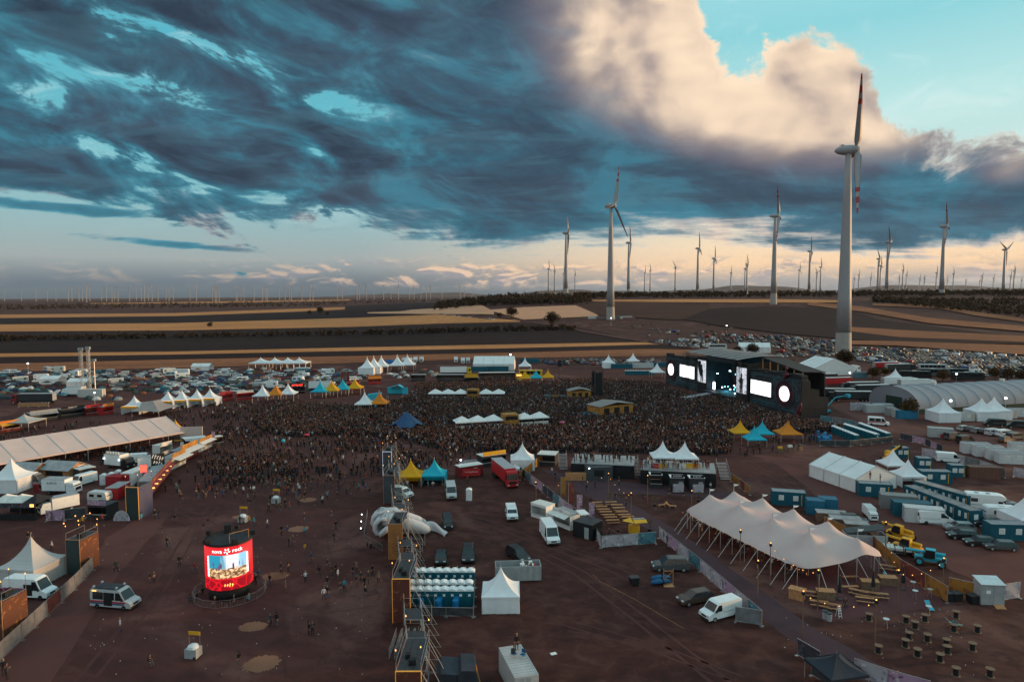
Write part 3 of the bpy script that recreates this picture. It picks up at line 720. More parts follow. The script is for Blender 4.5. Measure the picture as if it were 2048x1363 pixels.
# ================================================================== kinds of things
def text_mb(txt, size, m=0, th=0.0):
 cu = bpy.data.curves.new('lettering', 'FONT'); cu.body = txt; cu.size = size; cu.align_x = 'CENTER'; cu.align_y = 'CENTER'; cu.resolution_u = 2
 ob = bpy.data.objects.new('lettering', cu); me = bpy.data.meshes.new_from_object(ob)
 mb = MB(); mb.add([(v.co.x, 0, v.co.y) for v in me.vertices], [tuple(p.vertices) for p in me.polygons], m)
 bpy.data.objects.remove(ob); bpy.data.curves.remove(cu); bpy.data.meshes.remove(me); return mb
def marks(n, size):
 mb = MB(); r_ = random.Random(n); w_ = size * .62
 for k in range(n):
  x = (k - n / 2) * w_; a, b = r_.uniform(.3, .5) * size, r_.uniform(.3, .5) * size; sk = size * .12
  mb.add([(x + .12 * w_, 0, -b), (x + .42 * w_, 0, -b), (x + .42 * w_ + sk, 0, a), (x + .12 * w_ + sk, 0, a)], [(0, 1, 2, 3)]); z = r_.uniform(-.2, .25) * size
  mb.add([(x + .4 * w_, 0, z), (x + .85 * w_, 0, z), (x + .85 * w_, 0, z + .16 * size), (x + .4 * w_, 0, z + .16 * size)], [(0, 1, 2, 3)])
 return mb
def wheel_mb(x, y, r=0.33, w=0.22):
 s_ = 1 if y > 0 else -1
 t = MB().lathe([(r * 0.6, -w / 2), (r * 0.97, -w / 2), (r, -w / 4), (r, w / 4), (r * 0.97, w / 2), (r * 0.6, w / 2)], 14, 0, (x, y, r), 'y')
 rim = MB().lathe([(r * 0.2, 0), (r * 0.58, 0.012)], 10, 0, (x, y + s_ * (w / 2), r), 'y')
 return t, rim
def frust(z0, x0, x1, w0, z1, x2, x3, w1, m=0):
 mb = MB(); vs = [(x0, -w0, z0), (x1, -w0, z0), (x1, w0, z0), (x0, w0, z0), (x2, -w1, z1), (x3, -w1, z1), (x3, w1, z1), (x2, w1, z1)]
 return mb.add(vs, [(3, 2, 1, 0), (4, 5, 6, 7), (0, 1, 5, 4), (1, 2, 6, 5), (2, 3, 7, 6), (3, 0, 4, 7)], m)
PARTS = {}
def vehicle_spec(name, parts, merged=False):
 s_ = Spec(name)
 if merged:
  allm = MB(); keys = []
  for n_, mb, k, *rest in parts:
   for sub in [(n_, mb, k)] + [(q[0], q[1], q[2]) for q in (rest[1] if len(rest) > 1 else ())]:
    if sub[2] not in keys: keys.append(sub[2])
    allm.merge(sub[1], keys.index(sub[2]))
  s_.p('body', allm, keys); s_.merged = s_.parts[0][1]
 else:
  for n_, mb, k, *rest in parts: s_.p(n_, mb, k, rest[0] if rest else False, rest[1] if len(rest) > 1 else ())
 return s_
def car_parts(L=4.4, Wd=1.8, Ht=1.48, kind='estate'):
 h = L / 2; w_ = Wd / 2; P_ = []
 low = [(-h, .32), (-h - .03, .62), (-h + .04, .92), (h - 1.35, .97), (h - .45, .86), (h - .08, .72), (h, .5), (h - .02, .3)]
 b = MB().prism(low, -w_, w_, 0, lambda z: 1.0 if z < .7 else 1.0 - .06 * (z - .7) / .3)
 xr0 = {'estate': -h + .12, 'hatch': -h + .25, 'suv': -h + .1, 'sedan': -h + .75}[kind]
 xt0 = xr0 + {'estate': .42, 'hatch': .5, 'suv': .3, 'sedan': .6}[kind]
 P_.append(('body', b, 'paint'))
 cab = frust(.93, xr0, h - 1.12, w_ * .93, Ht - .05, xt0, h - 1.95, w_ * .74)
 P_.append(('cabin_glass', cab, 'glass'))
 roof = frust(Ht - .07, xt0 - .05, h - 1.9, w_ * .765, Ht, xt0 + .12, h - 2.1, w_ * .66)
 for s_ in (-1, 1):
  for xa, xb in ((h - 1.12, h - 1.95), (xr0 + (h - 1.12 - xr0) * .47, xt0 + (h - 1.95 - xt0) * .47), (xr0, xt0)):
   roof.tube((xa, s_ * w_ * .935, .94), (xb, s_ * w_ * .745, Ht - .05), .045, .04, 4)
 P_.append(('roof', roof, 'paint'))
 for x in (h - .8, -h + .78):
  for s_ in (-1, 1):
   t, r_ = wheel_mb(x, s_ * (w_ - .08)); P_.append(('wheel', t, 'rubber', True, (('rim', r_, 'alu'),)))
 for s_ in (-1, 1):
  P_.append(('headlight', MB().box(h - .22, h - .02, s_ * w_ * .62 - .2, s_ * w_ * .62 + .2, .62, .76), 'head_lamp'))
  P_.append(('tail_light', MB().box(-h - .035, -h + .1, s_ * w_ * .72 - .16, s_ * w_ * .72 + .16, .66, .84), 'tail_red'))
 return P_
def van_parts(L=5.6, Wd=2.0, Ht=2.35, glazed=False, nose=1.15):
 h = L / 2; w_ = Wd / 2; P_ = []
 prof = [(-h, .38), (-h, Ht - .18), (-h + .15, Ht), (h - nose - .75, Ht), (h - nose - .4, Ht - .16), (h - nose + .3, 1.28), (h - .22, 1.08), (h, .8), (h, .36)]
 tp = lambda z: 1.0 if z < 1.1 else 1.0 - .1 * (z - 1.1) / (Ht - 1.1)
 P_.append(('body', MB().prism(prof, -w_, w_, 0, tp), 'paint'))
 xa, za, xb, zb = h - nose - .37, Ht - .22, h - nose + .27, 1.33
 ws = MB(); ya, yb = w_ * tp(za) - .1, w_ * tp(zb) - .1
 ws.slab([(xa, -ya, za), (xb, -yb, zb), (xb, yb, zb), (xa, ya, za)], (1, 0, .9), .03)
 P_.append(('windscreen', ws, 'glass'))
 for s_ in (-1, 1):
  def pt(x, z, s_=s_): return (x, s_ * (w_ * tp(z) - .005), z)
  q = [pt(h - nose + .12, 1.3), pt(h - nose - .5, Ht - .3), pt(h - nose - 1.05, Ht - .3), pt(h - nose - 1.05, 1.3)]
  P_.append(('side_window', MB().slab(q, (0, s_, .1), .02), 'glass'))
  if glazed:
   for k in range(2):
    x1 = h - nose - 1.2 - k * (L - nose - 1.5) / 2; x0 = x1 - (L - nose - 1.5) / 2 + .12
    P_.append(('side_window', MB().slab([pt(x1, 1.3), pt(x1, Ht - .32), pt(x0, Ht - .32), pt(x0, 1.3)], (0, s_, .1), .02), 'glass'))
  else:
   P_.append(('door_rail', MB().box(-h + .4, h - nose - 1.2, s_ * w_ - .02, s_ * w_ + .015, 1.12, 1.17), 'grey_paint'))
  P_.append(('headlight', MB().box(h - .2, h + .015, s_ * w_ * .74 - .18, s_ * w_ * .74 + .16, .74, .98), 'head_lamp'))
  P_.append(('tail_light', MB().box(-h - .02, -h + .05, s_ * w_ * .9 - .08, s_ * w_ * .9 + .06, .9, 1.35), 'tail_red'))
  P_.append(('mirror', MB().box(h - nose - .05, h - nose + .08, s_ * (w_ + .12) - .1, s_ * (w_ + .12) + .1, 1.3, 1.58), 'black'))
  P_.append(('rear_window', MB().box(-h - .015, -h + .03, s_ * w_ * .42 - .3, s_ * w_ * .42 + .3, 1.35, Ht - .4), 'glass'))
  for x in (h - 1.0, -h + 1.05):
   t, r_ = wheel_mb(x, s_ * (w_ - .1), .35); P_.append(('wheel', t, 'rubber', True, (('rim', r_, 'alu'),)))
 P_.append(('bumper', MB().box(h - .12, h + .05, -w_ * .97, w_ * .97, .34, .56), 'dark_steel'))
 P_.append(('grille', MB().box(h - .05, h + .02, -w_ * .45, w_ * .45, .66, .9), 'black'))
 return P_
def truck_cab(h, w_=1.22, Ht=3.3, Lc=2.1):
 P_ = []; x0 = h - Lc
 prof = [(x0, .6), (x0, Ht - .15), (x0 + .15, Ht), (h - .45, Ht - .05), (h - .05, 1.55), (h, 1.3), (h, .45), (x0 + .3, .45)]
 P_.append(('cab', MB().prism(prof, -w_, w_, 0, lambda z: 1.0 if z < 1.6 else 1 - .08 * (z - 1.6) / (Ht - 1.6)), 'paint'))
 P_.append(('windscreen', MB().slab([(h - .36, -w_ * .86, Ht - .45), (h - .1, -w_ * .9, 1.75), (h - .1, w_ * .9, 1.75), (h - .36, w_ * .86, Ht - .45)], (1, 0, .25), .04), 'glass'))
 for s_ in (-1, 1):
  P_.append(('side_window', MB().box(h - 1.35, h - .45, s_ * w_ * .955 - .02, s_ * w_ * .955 + .02, 1.75, Ht - .7), 'glass'))
  P_.append(('headlight', MB().box(h - .05, h + .02, s_ * w_ * .75 - .2, s_ * w_ * .75 + .2, .65, .88), 'head_lamp'))
  t, r_ = wheel_mb(h - .95, s_ * (w_ - .16), .48, .3); P_.append(('wheel', t, 'rubber', True, (('rim', r_, 'alu'),)))
 P_.append(('grille', MB().box(h - .03, h + .03, -w_ * .7, w_ * .7, .95, 1.5), 'black'))
 return P_
def box_truck_parts(L=7.0, bodyc='white_paint', Ht=3.2, cabH=2.5):
 h = L / 2; P_ = truck_cab(h, 1.1, cabH, 1.9)
 P_.append(('cargo_box', MB().box(-h, h - 2.05, -1.18, 1.18, .85, Ht), bodyc, False,
               (('corner_rail', MB().box(-h - .02, h - 2.03, -1.2, 1.2, Ht - .06, Ht + .02), 'alu'), ('rear_door', MB().box(-h - .03, -h, -1.05, 1.05, 1.0, Ht - .2), 'grey_paint'))))
 P_.append(('chassis', MB().box(-h + .1, h - 1.6, -.45, .45, .5, .84), 'dark_steel'))
 for s_ in (-1, 1):
  t, r_ = wheel_mb(-h + 1.5, s_ * .98, .42, .36); P_.append(('wheel', t, 'rubber', True, (('rim', r_, 'alu'),)))
 return P_
def semi_parts(trailer='white_paint', L=15.8, Ht=3.85, cabH=3.5):
 h = L / 2; P_ = truck_cab(h, 1.22, cabH, 2.2)
 P_.append(('trailer', MB().box(-h, h - 2.5, -1.25, 1.25, 1.1, Ht), trailer, False,
               (('roof_rail', MB().box(-h - .02, h - 2.48, -1.27, 1.27, Ht - .08, Ht + .02), 'alu'), ('rear_door', MB().box(-h - .04, -h, -1.15, 1.15, 1.2, Ht - .15), 'grey_paint'))))
 P_.append(('chassis', MB().box(-h + .3, h - 1.8, -.5, .5, .6, 1.09), 'dark_steel'))
 for x in (-h + 1.3, -h + 2.6, -h + 3.9, h - 3.4):
  for s_ in (-1, 1):
   t, r_ = wheel_mb(x, s_ * 1.05, .48, .34); P_.append(('wheel', t, 'rubber', True, (('rim', r_, 'alu'),)))
 return P_
def coach_parts(L=13.0, Ht=3.7):
 h = L / 2; P_ = [('body', MB().prism([(-h, .4), (-h, Ht - .15), (-h + .15, Ht), (h - .35, Ht), (h - .05, Ht - .5), (h, 1.2), (h, .4)], -1.27, 1.27), 'paint')]
 for s_ in (-1, 1):
  for k in range(6):
   x0 = -h + .5 + k * (L - 1.6) / 6
   P_.append(('side_window', MB().box(x0, x0 + (L - 1.6) / 6 - .12, s_ * 1.27 - .015, s_ * 1.27 + .015, 1.9, Ht - .45), 'glass'))
  for x in (h - 2.6, -h + 2.2, -h + 3.5):
   t, r_ = wheel_mb(x, s_ * 1.1, .5, .32); P_.append(('wheel', t, 'rubber', True, (('rim', r_, 'alu'),)))
  P_.append(('headlight', MB().box(h - .03, h + .03, s_ * .95 - .2, s_ * .95 + .2, .7, .95), 'head_lamp'))
 P_.append(('windscreen', MB().slab([(h - .06, -1.15, Ht - .55), (h - .005, -1.18, 1.35), (h - .005, 1.18, 1.35), (h - .06, 1.15, Ht - .55)], (1, 0, .05), .03), 'glass'))
 P_.append(('roof_hatch', MB().box(-1.6, 0.4, -.7, .7, Ht, Ht + .14), 'off_white'))
 return P_
def camper_parts(L=6.8):
 h = L / 2; prof = [(-h, .5), (-h, 2.85), (-h + .25, 3.0), (h - 1.5, 3.0), (h - .75, 2.75), (h - .7, 2.25), (h - 1.25, 2.05), (h - .75, 1.3), (h - .2, 1.1), (h, .85), (h, .4), (-h + .2, .4)]
 P_ = [('body', MB().prism(prof, -1.15, 1.15), 'paint')]
 P_.append(('windscreen', MB().slab([(h - 1.2, -1.0, 2.0), (h - .76, -1.05, 1.34), (h - .76, 1.05, 1.34), (h - 1.2, 1.0, 2.0)], (1, 0, .6), .04), 'glass'))
 for s_ in (-1, 1):
  P_.append(('side_window', MB().box(h - 1.9, h - 1.2, s_ * 1.15 - .02, s_ * 1.15 + .02, 1.35, 1.95), 'glass'))
  P_.append(('side_window', MB().box(-h + .6, -h + 1.7, s_ * 1.15 - .02, s_ * 1.15 + .02, 1.6, 2.25), 'glass'))
  P_.append(('stripe', MB().box(-h + .2, h - 1.4, s_ * 1.15 - .012, s_ * 1.15 + .012, 1.02, 1.14), 'grey_paint'))
  for x in (h - 1.0, -h + 1.6):
   t, r_ = wheel_mb(x, s_ * 1.02, .36); P_.append(('wheel', t, 'rubber', True, (('rim', r_, 'alu'),)))
  P_.append(('headlight', MB().box(h - .1, h + .02, s_ * .85 - .15, s_ * .85 + .15, .75, .95), 'head_lamp'))
 for x in (-h + 1.4, -h + 3.2): P_.append(('roof_hatch', MB().box(x, x + .6, -.3, .3, 3.0, 3.12), 'grey_paint'))
 return P_
def caravan_parts(L=5.4):
 h = L / 2; prof = [(-h + .1, .55), (-h, 1.2), (-h + .2, 2.35), (-h + .5, 2.6), (h - .5, 2.6), (h - .2, 2.35), (h, 1.3), (h - .1, .55)]
 P_ = [('body', MB().prism(prof, -1.08, 1.08), 'paint'), ('drawbar', MB().box(h - .1, h + 1.1, -.06, .06, .5, .6), 'dark_steel')]
 for s_ in (-1, 1):
  for x in (-h + .7, .2): P_.append(('window', MB().box(x, x + 1.3, s_ * 1.08 - .02, s_ * 1.08 + .02, 1.4, 2.05), 'glass'))
  t, r_ = wheel_mb(-.2, s_ * .95, .33); P_.append(('wheel', t, 'rubber', True, (('rim', r_, 'alu'),)))
  P_.append(('stripe', MB().box(-h + .15, h - .15, s_ * 1.08 - .012, s_ * 1.08 + .012, 1.1, 1.22), 'grey_paint'))
 P_.append(('front_window', MB().slab([(h - .21, -.8, 2.2), (h - .06, -.8, 1.55), (h - .06, .8, 1.55), (h - .21, .8, 2.2)], (1, 0, .2), .02), 'glass'))
 P_.append(('roof_hatch', MB().box(-.5, .3, -.35, .35, 2.6, 2.7), 'off_white'))
 return P_
V = {}
V['estate'] = vehicle_spec('parked_car', car_parts(4.6)); V['hatch'] = vehicle_spec('parked_car', car_parts(4.1, 1.76, 1.5, 'hatch')); V['suv'] = vehicle_spec('parked_car', car_parts(4.7, 1.9, 1.72, 'suv')); V['sedan'] = vehicle_spec('parked_car', car_parts(4.6, 1.8, 1.44, 'sedan'))
V['van'] = vehicle_spec('cargo_van', van_parts()); V['bigvan'] = vehicle_spec('cargo_van', van_parts(6.4, 2.05, 2.75)); V['minibus'] = vehicle_spec('minibus', van_parts(5.1, 1.95, 2.0, True)); V['bigbus'] = vehicle_spec('minibus', van_parts(5.9, 2.0, 2.55, True))
V['box'] = vehicle_spec('box_truck', box_truck_parts()); V['semi'] = vehicle_spec('semi_truck', semi_parts()); V['semi_dark'] = vehicle_spec('semi_truck', semi_parts('dark_steel'))
V['semi_red'] = vehicle_spec('semi_truck', semi_parts('red_paint')); V['coach'] = vehicle_spec('tour_bus', coach_parts()); V['camper'] = vehicle_spec('camper_van', camper_parts()); V['caravan'] = vehicle_spec('caravan', caravan_parts())
FV = {}      # far copies: one mesh each
for k_, p_ in (('estate', car_parts(4.6)), ('hatch', car_parts(4.1, 1.76, 1.5, 'hatch')), ('suv', car_parts(4.7, 1.9, 1.72, 'suv')), ('van', van_parts()), ('minibus', van_parts(5.1, 1.95, 2.0, True)), ('camper', camper_parts()), ('caravan', caravan_parts()), ('box', box_truck_parts()), ('semi', semi_parts()), ('semi_dark', semi_parts('dark_steel'))):
 FV[k_] = vehicle_spec('parked_car', p_, True).merged
WHITE, SILVER, GREY, DGREY, BLACK, RED, BLUE_, BROWN = (.72, .74, .75), (.42, .43, .44), (.2, .21, .22), (.07, .072, .078), (.016, .016, .018), (.3, .02, .02), (.03, .07, .2), (.07, .045, .035)
CN = {WHITE: 'white', SILVER: 'silver', GREY: 'grey', DGREY: 'dark grey', BLACK: 'black', RED: 'red', BLUE_: 'blue', BROWN: 'brown'}
def veh(kind, px, py, head, col, label, cat, group=None, name=None, sc=1.0):
 p = G(px, py); return V[kind].put(label, cat, p, R(head), group, col, sc, name)
def pagoda_spec(s=5.0, eave=2.3, peak=5.2, walls=0, mat='fabric', name='pagoda_tent', open_front=False, n=7):
 sp = Spec(name); h = s / 2; cv = MB(); rings = []
 for k in range(n + 1):
  t = k / n; r_ = h * (1 - t); z = eave + (peak - eave) * (0.30 * t + 0.70 * t ** 2.6)
  rings.append([(sx * r_, sy * r_, z - 0.10 * math.sin(math.pi * e) * (1 - t) * (1 if e not in (0, 1) else 0)) for (sx, sy, e) in
                      ((-1, -1, 0), (-.33, -1, .33), (.33, -1, .66), (1, -1, 0), (1, -.33, .33), (1, .33, .66), (1, 1, 0), (.33, 1, .33), (-.33, 1, .66), (-1, 1, 0), (-1, .33, .33), (-1, -.33, .66))])
 m_ = 12; vs = [p for r_ in rings[:-1] for p in r_] + [(0, 0, peak + .15)]
 fs = [(k * m_ + j, k * m_ + (j + 1) % m_, (k + 1) * m_ + (j + 1) % m_, (k + 1) * m_ + j) for k in range(n - 1) for j in range(m_)]
 fs += [((n - 1) * m_ + j, (n - 1) * m_ + (j + 1) % m_, n * m_) for j in range(m_)]
 cv.add(vs, fs); fin = MB().tube((0, 0, peak + .1), (0, 0, peak + .5), .04, .015, 5)
 sp.p('canopy', cv, mat, False, (('finial', fin, 'alu'),))
 va = MB()
 for a, b in (((-h, -h), (h, -h)), ((h, -h), (h, h)), ((h, h), (-h, h)), ((-h, h), (-h, -h))):
  nrm = ((b[1] - a[1]), -(b[0] - a[0]))
  va.slab([(a[0], a[1], eave), (b[0], b[1], eave), (b[0], b[1], eave - .28), (a[0], a[1], eave - .28)], (nrm[0], nrm[1], 0), .02)
 sp.p('valance', va, mat)
 for sx in (-1, 1):
  for sy in (-1, 1): sp.p('pole', MB().tube((sx * (h - .06), sy * (h - .06), 0), (sx * (h - .06), sy * (h - .06), eave), .045, .045, 6), 'alu')
 if walls:
  W_ = [((-h, -h), (h, -h)), ((h, -h), (h, h)), ((h, h), (-h, h)), ((-h, h), (-h, -h))]
  for i, (a, b) in enumerate(W_):
   if open_front and i == 0: continue
   def fn(u, v, a=a, b=b):
    x = a[0] + (b[0] - a[0]) * u; y = a[1] + (b[1] - a[1]) * u; d = .03 * math.sin(u * 34) * (1 - v) + .02 * math.sin(u * 13 + 1)
    nx_, ny_ = (b[1] - a[1]) / s, -(b[0] - a[0]) / s
    return (x * .985 + nx_ * d, y * .985 + ny_ * d, .02 + (eave - .1) * v)
   sp.p('wall_panel', MB().grid(fn, 18, 2), mat)
 return sp
PG = {'open': pagoda_spec(), 'walled': pagoda_spec(walls=1), 'front': pagoda_spec(walls=1, open_front=True), 'small': pagoda_spec(3.0, 2.1, 3.2), 'low': pagoda_spec(5.0, 2.2, 3.5)}
WT, YEL, TEA, ORG = (.80, .82, .85), (.74, .36, .012), (.02, .42, .56), (.66, .22, .02)
def pagoda(px, py, kind, col, label, size=5.0, rz=0.0, group=None, z=0.0, hs=None):
 p = G(px, py); k = size / 5.0
 return PG[kind].put(label, 'tent', (p.x, p.y, p.z + z), R(rz), group, col, (k, k, hs or k))
def marquee(p0, ang, L, Wd, eave, ridge_h, bays, label, mat='fabric_warm', walls='', posts=True, name='marquee'):
 t = thing(name, label, 'tent', p0, ang); bl = L / bays; hw = Wd / 2
 def rp(v): return eave + (ridge_h - eave) * (1 - abs(v - hw) / hw)
 for i in range(bays):
  for side, (ya, yb) in enumerate(((0, hw), (hw, Wd))):
   def fn(u, v, i=i, ya=ya, yb=yb):
    y = ya + (yb - ya) * v; sag = .10 * math.sin(math.pi * u) * math.sin(math.pi * min(1, max(0, v)))
    return (i * bl + .06 + (bl - .12) * u, y, rp(y) - sag + .02 * math.sin(9 * u + 5 * v + i))
   part(t, 'roof_panel', MB().grid(fn, 6, 6), mat, True)
 for i in range(bays + 1):
  fr = MB()
  for a, b in ((0, hw), (hw, Wd)): fr.tube((i * bl, a, rp(a) + .01), (i * bl, b, rp(b) + .01), .09, .09, 4)
  fr.tube((i * bl, 0, 0), (i * bl, 0, eave), .08, .08, 4); fr.tube((i * bl, Wd, 0), (i * bl, Wd, eave), .08, .08, 4)
  fr.cb((i * bl, hw, ridge_h - .02), (.2, .5, .2)); part(t, 'frame', fr, 'alu')
 for y in (-.06, Wd + .03): part(t, 'eave_rail', MB().box(0, L, y, y + .05, eave - .28, eave + .05), mat)
 def wall(a, b, nm='wall_panel'):
  ln = math.hypot(b[0] - a[0], b[1] - a[1])
  def fn(u, v): return (a[0] + (b[0] - a[0]) * u, a[1] + (b[1] - a[1]) * u + .015 * math.sin(20 * u), .02 + (eave - .3) * v)
  part(t, nm, MB().grid(fn, 8, 2), mat)
 for i in range(bays):
  if 'n' in walls: wall((i * bl + .05, .03), ((i + 1) * bl - .05, .03))
  if 'f' in walls: wall((i * bl + .05, Wd - .03), ((i + 1) * bl - .05, Wd - .03))
 for c, x in (('s', .03), ('e', L - .03)):
  if c in walls:
   part(t, 'gable', MB().slab([(x, 0, 0), (x, Wd, 0), (x, Wd, eave), (x, hw, ridge_h - .05), (x, 0, eave)], (1, 0, 0), .03), mat)
 return t
def dome_tent_spec(seed, r=1.5, h=1.25):
 rr = random.Random(seed); sp = Spec('dome_tent'); mb = MB()
 pr = []
 for k in range(5):
  t = k / 4 * math.pi / 2; pr.append((r * math.cos(t) + .01, h * math.sin(t)))
 mb.lathe(pr, 8); sp.p('fly_sheet', mb, 'fabric')
 door = MB().slab([(r * .93, -.35, .02), (r * .93, .35, .02), (r * .72, .18, .8), (r * .72, -.18, .8)], (1, 0, .4), .03); sp.p('door', door, 'matte')
 po = MB()
 for a in (0.4, 0.4 + math.pi / 2):
  pts = [(math.cos(a) * r * 1.02 * math.cos(q), math.sin(a) * r * 1.02 * math.cos(q), h * 1.02 * math.sin(q)) for q in [math.pi * i / 8 for i in range(9)]]
  po.path(pts, .02, 4)
 sp.p('pole', po, 'dark_steel'); return sp
DOME = [dome_tent_spec(1), dome_tent_spec(2, 1.9, 1.6)]
def gazebo_spec():
 sp = Spec('gazebo');
 mb = MB(); h = 1.5; mb.add([(-h, -h, 2), (h, -h, 2), (h, h, 2), (-h, h, 2), (0, 0, 2.8)], [(0, 1, 4), (1, 2, 4), (2, 3, 4), (3, 0, 4)]); sp.p('canopy', mb, 'fabric')
 for a in (-1, 1):
  for b in (-1, 1): sp.p('pole', MB().tube((a * 1.45, b * 1.45, 0), (a * 1.45, b * 1.45, 2), .03, .03, 4), 'dark_steel')
 return sp
GAZ = gazebo_spec()
def container_spec(L=6.06, Wd=2.44, Ht=2.6, office=False, mat='plastic', roofm='grey_roof', name='container'):
 sp = Spec(name); h, w_ = L / 2, Wd / 2
 if not office:
  body = MB(); n = int(L / .28)
  for s_ in (-1, 1):
   vs = [];
   for i in range(n + 1):
    x = -h + L * i / n; y = s_ * (w_ - (.05 if i % 2 else 0)); vs += [(x, y, .12), (x, y, Ht - .08)]
   body.add(vs, [(2 * i, 2 * i + 2, 2 * i + 3, 2 * i + 1) for i in range(n)])
  body.box(-h, -h + .06, -w_, w_, .1, Ht - .05); body.box(h - .06, h, -w_, w_, .1, Ht - .05); body.box(-h, h, -w_, w_, .1, .14)
  sp.p('body', body, mat)
  fr = MB()
  for sx in (-1, 1):
   for sy in (-1, 1): fr.box(sx * (h - .04) - .06, sx * (h - .04) + .06, sy * (w_ - .04) - .06, sy * (w_ - .04) + .06, 0, Ht + .01)
  for sy in (-1, 1): fr.box(-h + .05, h - .05, sy * (w_ - .03) - .05, sy * (w_ - .03) + .05, 0, .14); fr.box(-h + .05, h - .05, sy * (w_ - .03) - .05, sy * (w_ - .03) + .05, Ht - .1, Ht)
  for sx in (-1, 1):
   for z in (.0, Ht - .1): fr.box(sx * (h - .03) - .05, sx * (h - .03) + .05, -w_ + .08, w_ - .08, z, z + .1)
  sp.p('frame', fr, mat)
  for s_ in (-1, 1): sp.p('door', MB().box(h, h + .04, s_ * w_ / 2 - w_ / 2 + .1, s_ * w_ / 2 + w_ / 2 - .1, .2, Ht - .15), mat, False, (('lock_rod', MB().tube((h + .07, s_ * .35, .2), (h + .07, s_ * .35, Ht - .15), .025), 'steel'),))
  rf = MB(); nr = int(L / .5)
  for i in range(nr): rf.box(-h + .1 + i * (L - .2) / nr, -h + .1 + (i + .6) * (L - .2) / nr, -w_ + .1, w_ - .1, Ht - .08, Ht - .02)
  rf.box(-h + .08, h - .08, -w_ + .08, w_ - .08, Ht - .12, Ht - .06); sp.p('roof', rf, mat)
 else:
  body = MB().box(-h + .05, h - .05, -w_ + .05, w_ - .05, .12, Ht - .1)
  for i in range(1, int(L / .6)):
   for s_ in (-1, 1): body.box(-h + i * .6 - .02, -h + i * .6 + .02, s_ * (w_ - .05) - .02, s_ * (w_ - .05) + .02, .2, Ht - .2)
  sp.p('wall', body, mat); fr = MB()
  for sx in (-1, 1):
   for sy in (-1, 1): fr.box(sx * (h - .06) - .07, sx * (h - .06) + .07, sy * (w_ - .06) - .07, sy * (w_ - .06) + .07, 0, Ht)
  for z in (.06, Ht - .1):
   for sy in (-1, 1): fr.box(-h + .1, h - .1, sy * (w_ - .06) - .06, sy * (w_ - .06) + .06, z - .06, z + .1)
   for sx in (-1, 1): fr.box(sx * (h - .06) - .06, sx * (h - .06) + .06, -w_ + .1, w_ - .1, z - .06, z + .1)
  sp.p('frame', fr, mat)
  rf = MB().box(-h + .1, h - .1, -w_ + .1, w_ - .1, Ht - .1, Ht - .03)
  for i in range(int(L / .6)): rf.box(-h + .3 + i * .6, -h + .36 + i * .6, -w_ + .1, w_ - .1, Ht - .03, Ht + .02)
  sp.p('roof', rf, roofm)
  for x in (-L * .22, L * .2):
   w1 = MB().box(x - .45, x + .45, -w_ - .0, -w_ + .06, 1.0, 1.95); gl = MB().box(x - .36, x + .36, -w_ - .02, -w_ + .02, 1.08, 1.87)
   sp.p('window', w1, 'white_paint', False, (('pane', gl, 'off_white'),))
  sp.p('door', MB().box(L * .36, L * .36 + .14, -w_ - .01, -w_ + .05, .15, 2.2), 'yellow')
  sp.p('end_window', MB().box(h - .06, h + .01, -.4, .4, 1.0, 1.9), 'white_paint')
 return sp
BLU = (.008, .085, .125)
CT = {'office': container_spec(office=True, name='office_container'), 'office3': container_spec(3.0, 2.44, 2.6, True, name='office_container'), 'iso': container_spec(), 'iso40': container_spec(12.2), 'iso10': container_spec(3.0)}
def cont(kind, px, py, ang, col, label, group=None, z=0.0, sc=1.0, name=None):
 p = G(px, py); return CT[kind].put(label, 'container', (p.x, p.y, p.z + z), R(ang), group, col, sc, name)
def toilet_spec(col='teal_plastic', roofm='white_paint'):
 sp = Spec('portable_toilet'); h = .54
 b = MB(); b.box(-h, h, -h, h, .06, 2.02); b.box(-h - .03, h + .03, -h - .03, h + .03, 0, .14)
 for s_ in (-1, 1):
  for k in range(4): b.box(s_ * h - .02, s_ * h + .02, -h + .12 + k * .25, -h + .2 + k * .25, .2, 1.9)
 sp.p('cabin', b, col)
 sp.p('door', MB().slab([(-.4, -h - .01, .16), (.4, -h - .01, .16), (.4, -h - .01, 1.75), (.2, -h - .01, 1.95), (-.2, -h - .01, 1.95), (-.4, -h - .01, 1.75)], (0, -1, 0), .03), col, False,
         (('sign', MB().box(-.16, .16, -h - .055, -h - .04, 1.35, 1.65), 'print_white'), ('latch', MB().box(.28, .36, -h - .07, -h - .03, .95, 1.1), 'dark_steel')))
 rf = MB(); rf.prism([(-h - .05, 2.0), (-h - .03, 2.08), (-.3, 2.26), (0, 2.32), (.3, 2.26), (h + .03, 2.08), (h + .05, 2.0)], -h - .04, h + .04)
 sp.p('roof', rf, roofm, False, (('vent_pipe', MB().tube((.35, .35, 2.1), (.35, .35, 2.5), .05), 'grey_paint'),))
 return sp
defmat('teal_plastic', (.006, .10, .14), 0.5, 0.1, 1.0); defmat('white_plastic', (.62, .64, .66), 0.5, 0.06, 1.0)
TOI = toilet_spec(); TOIW = toilet_spec('white_plastic', 'white_paint')
BANNER = {}
def banner_mat(key, base, ink, ink2, scale=1.2, thr=0.56):
 m, q = new_mat(key); b = q.bsdf; P_ = q.obj_coord('Object'); x_, y_, z_ = q.sep(P_)
 n1 = q.noise(P_, scale, 3, 0.5, 1.2); vor = q.n.new('ShaderNodeTexVoronoi'); vor.inputs['Scale'].default_value = scale * 1.6; vor.distance = 'CHEBYCHEV'; q.put(vor.inputs['Vector'], P_)
 c = q.mix(q.sstep(thr, thr + .04, n1), base, ink); vd = Val(q, vor.outputs['Distance'])
 c = q.mix(q.sstep(.30, .27, vd) * 0.8, c, ink2)
 q.l.new(c.s, b.inputs['Base Color']); b.inputs['Roughness'].default_value = 0.8
 _MATS[key] = m
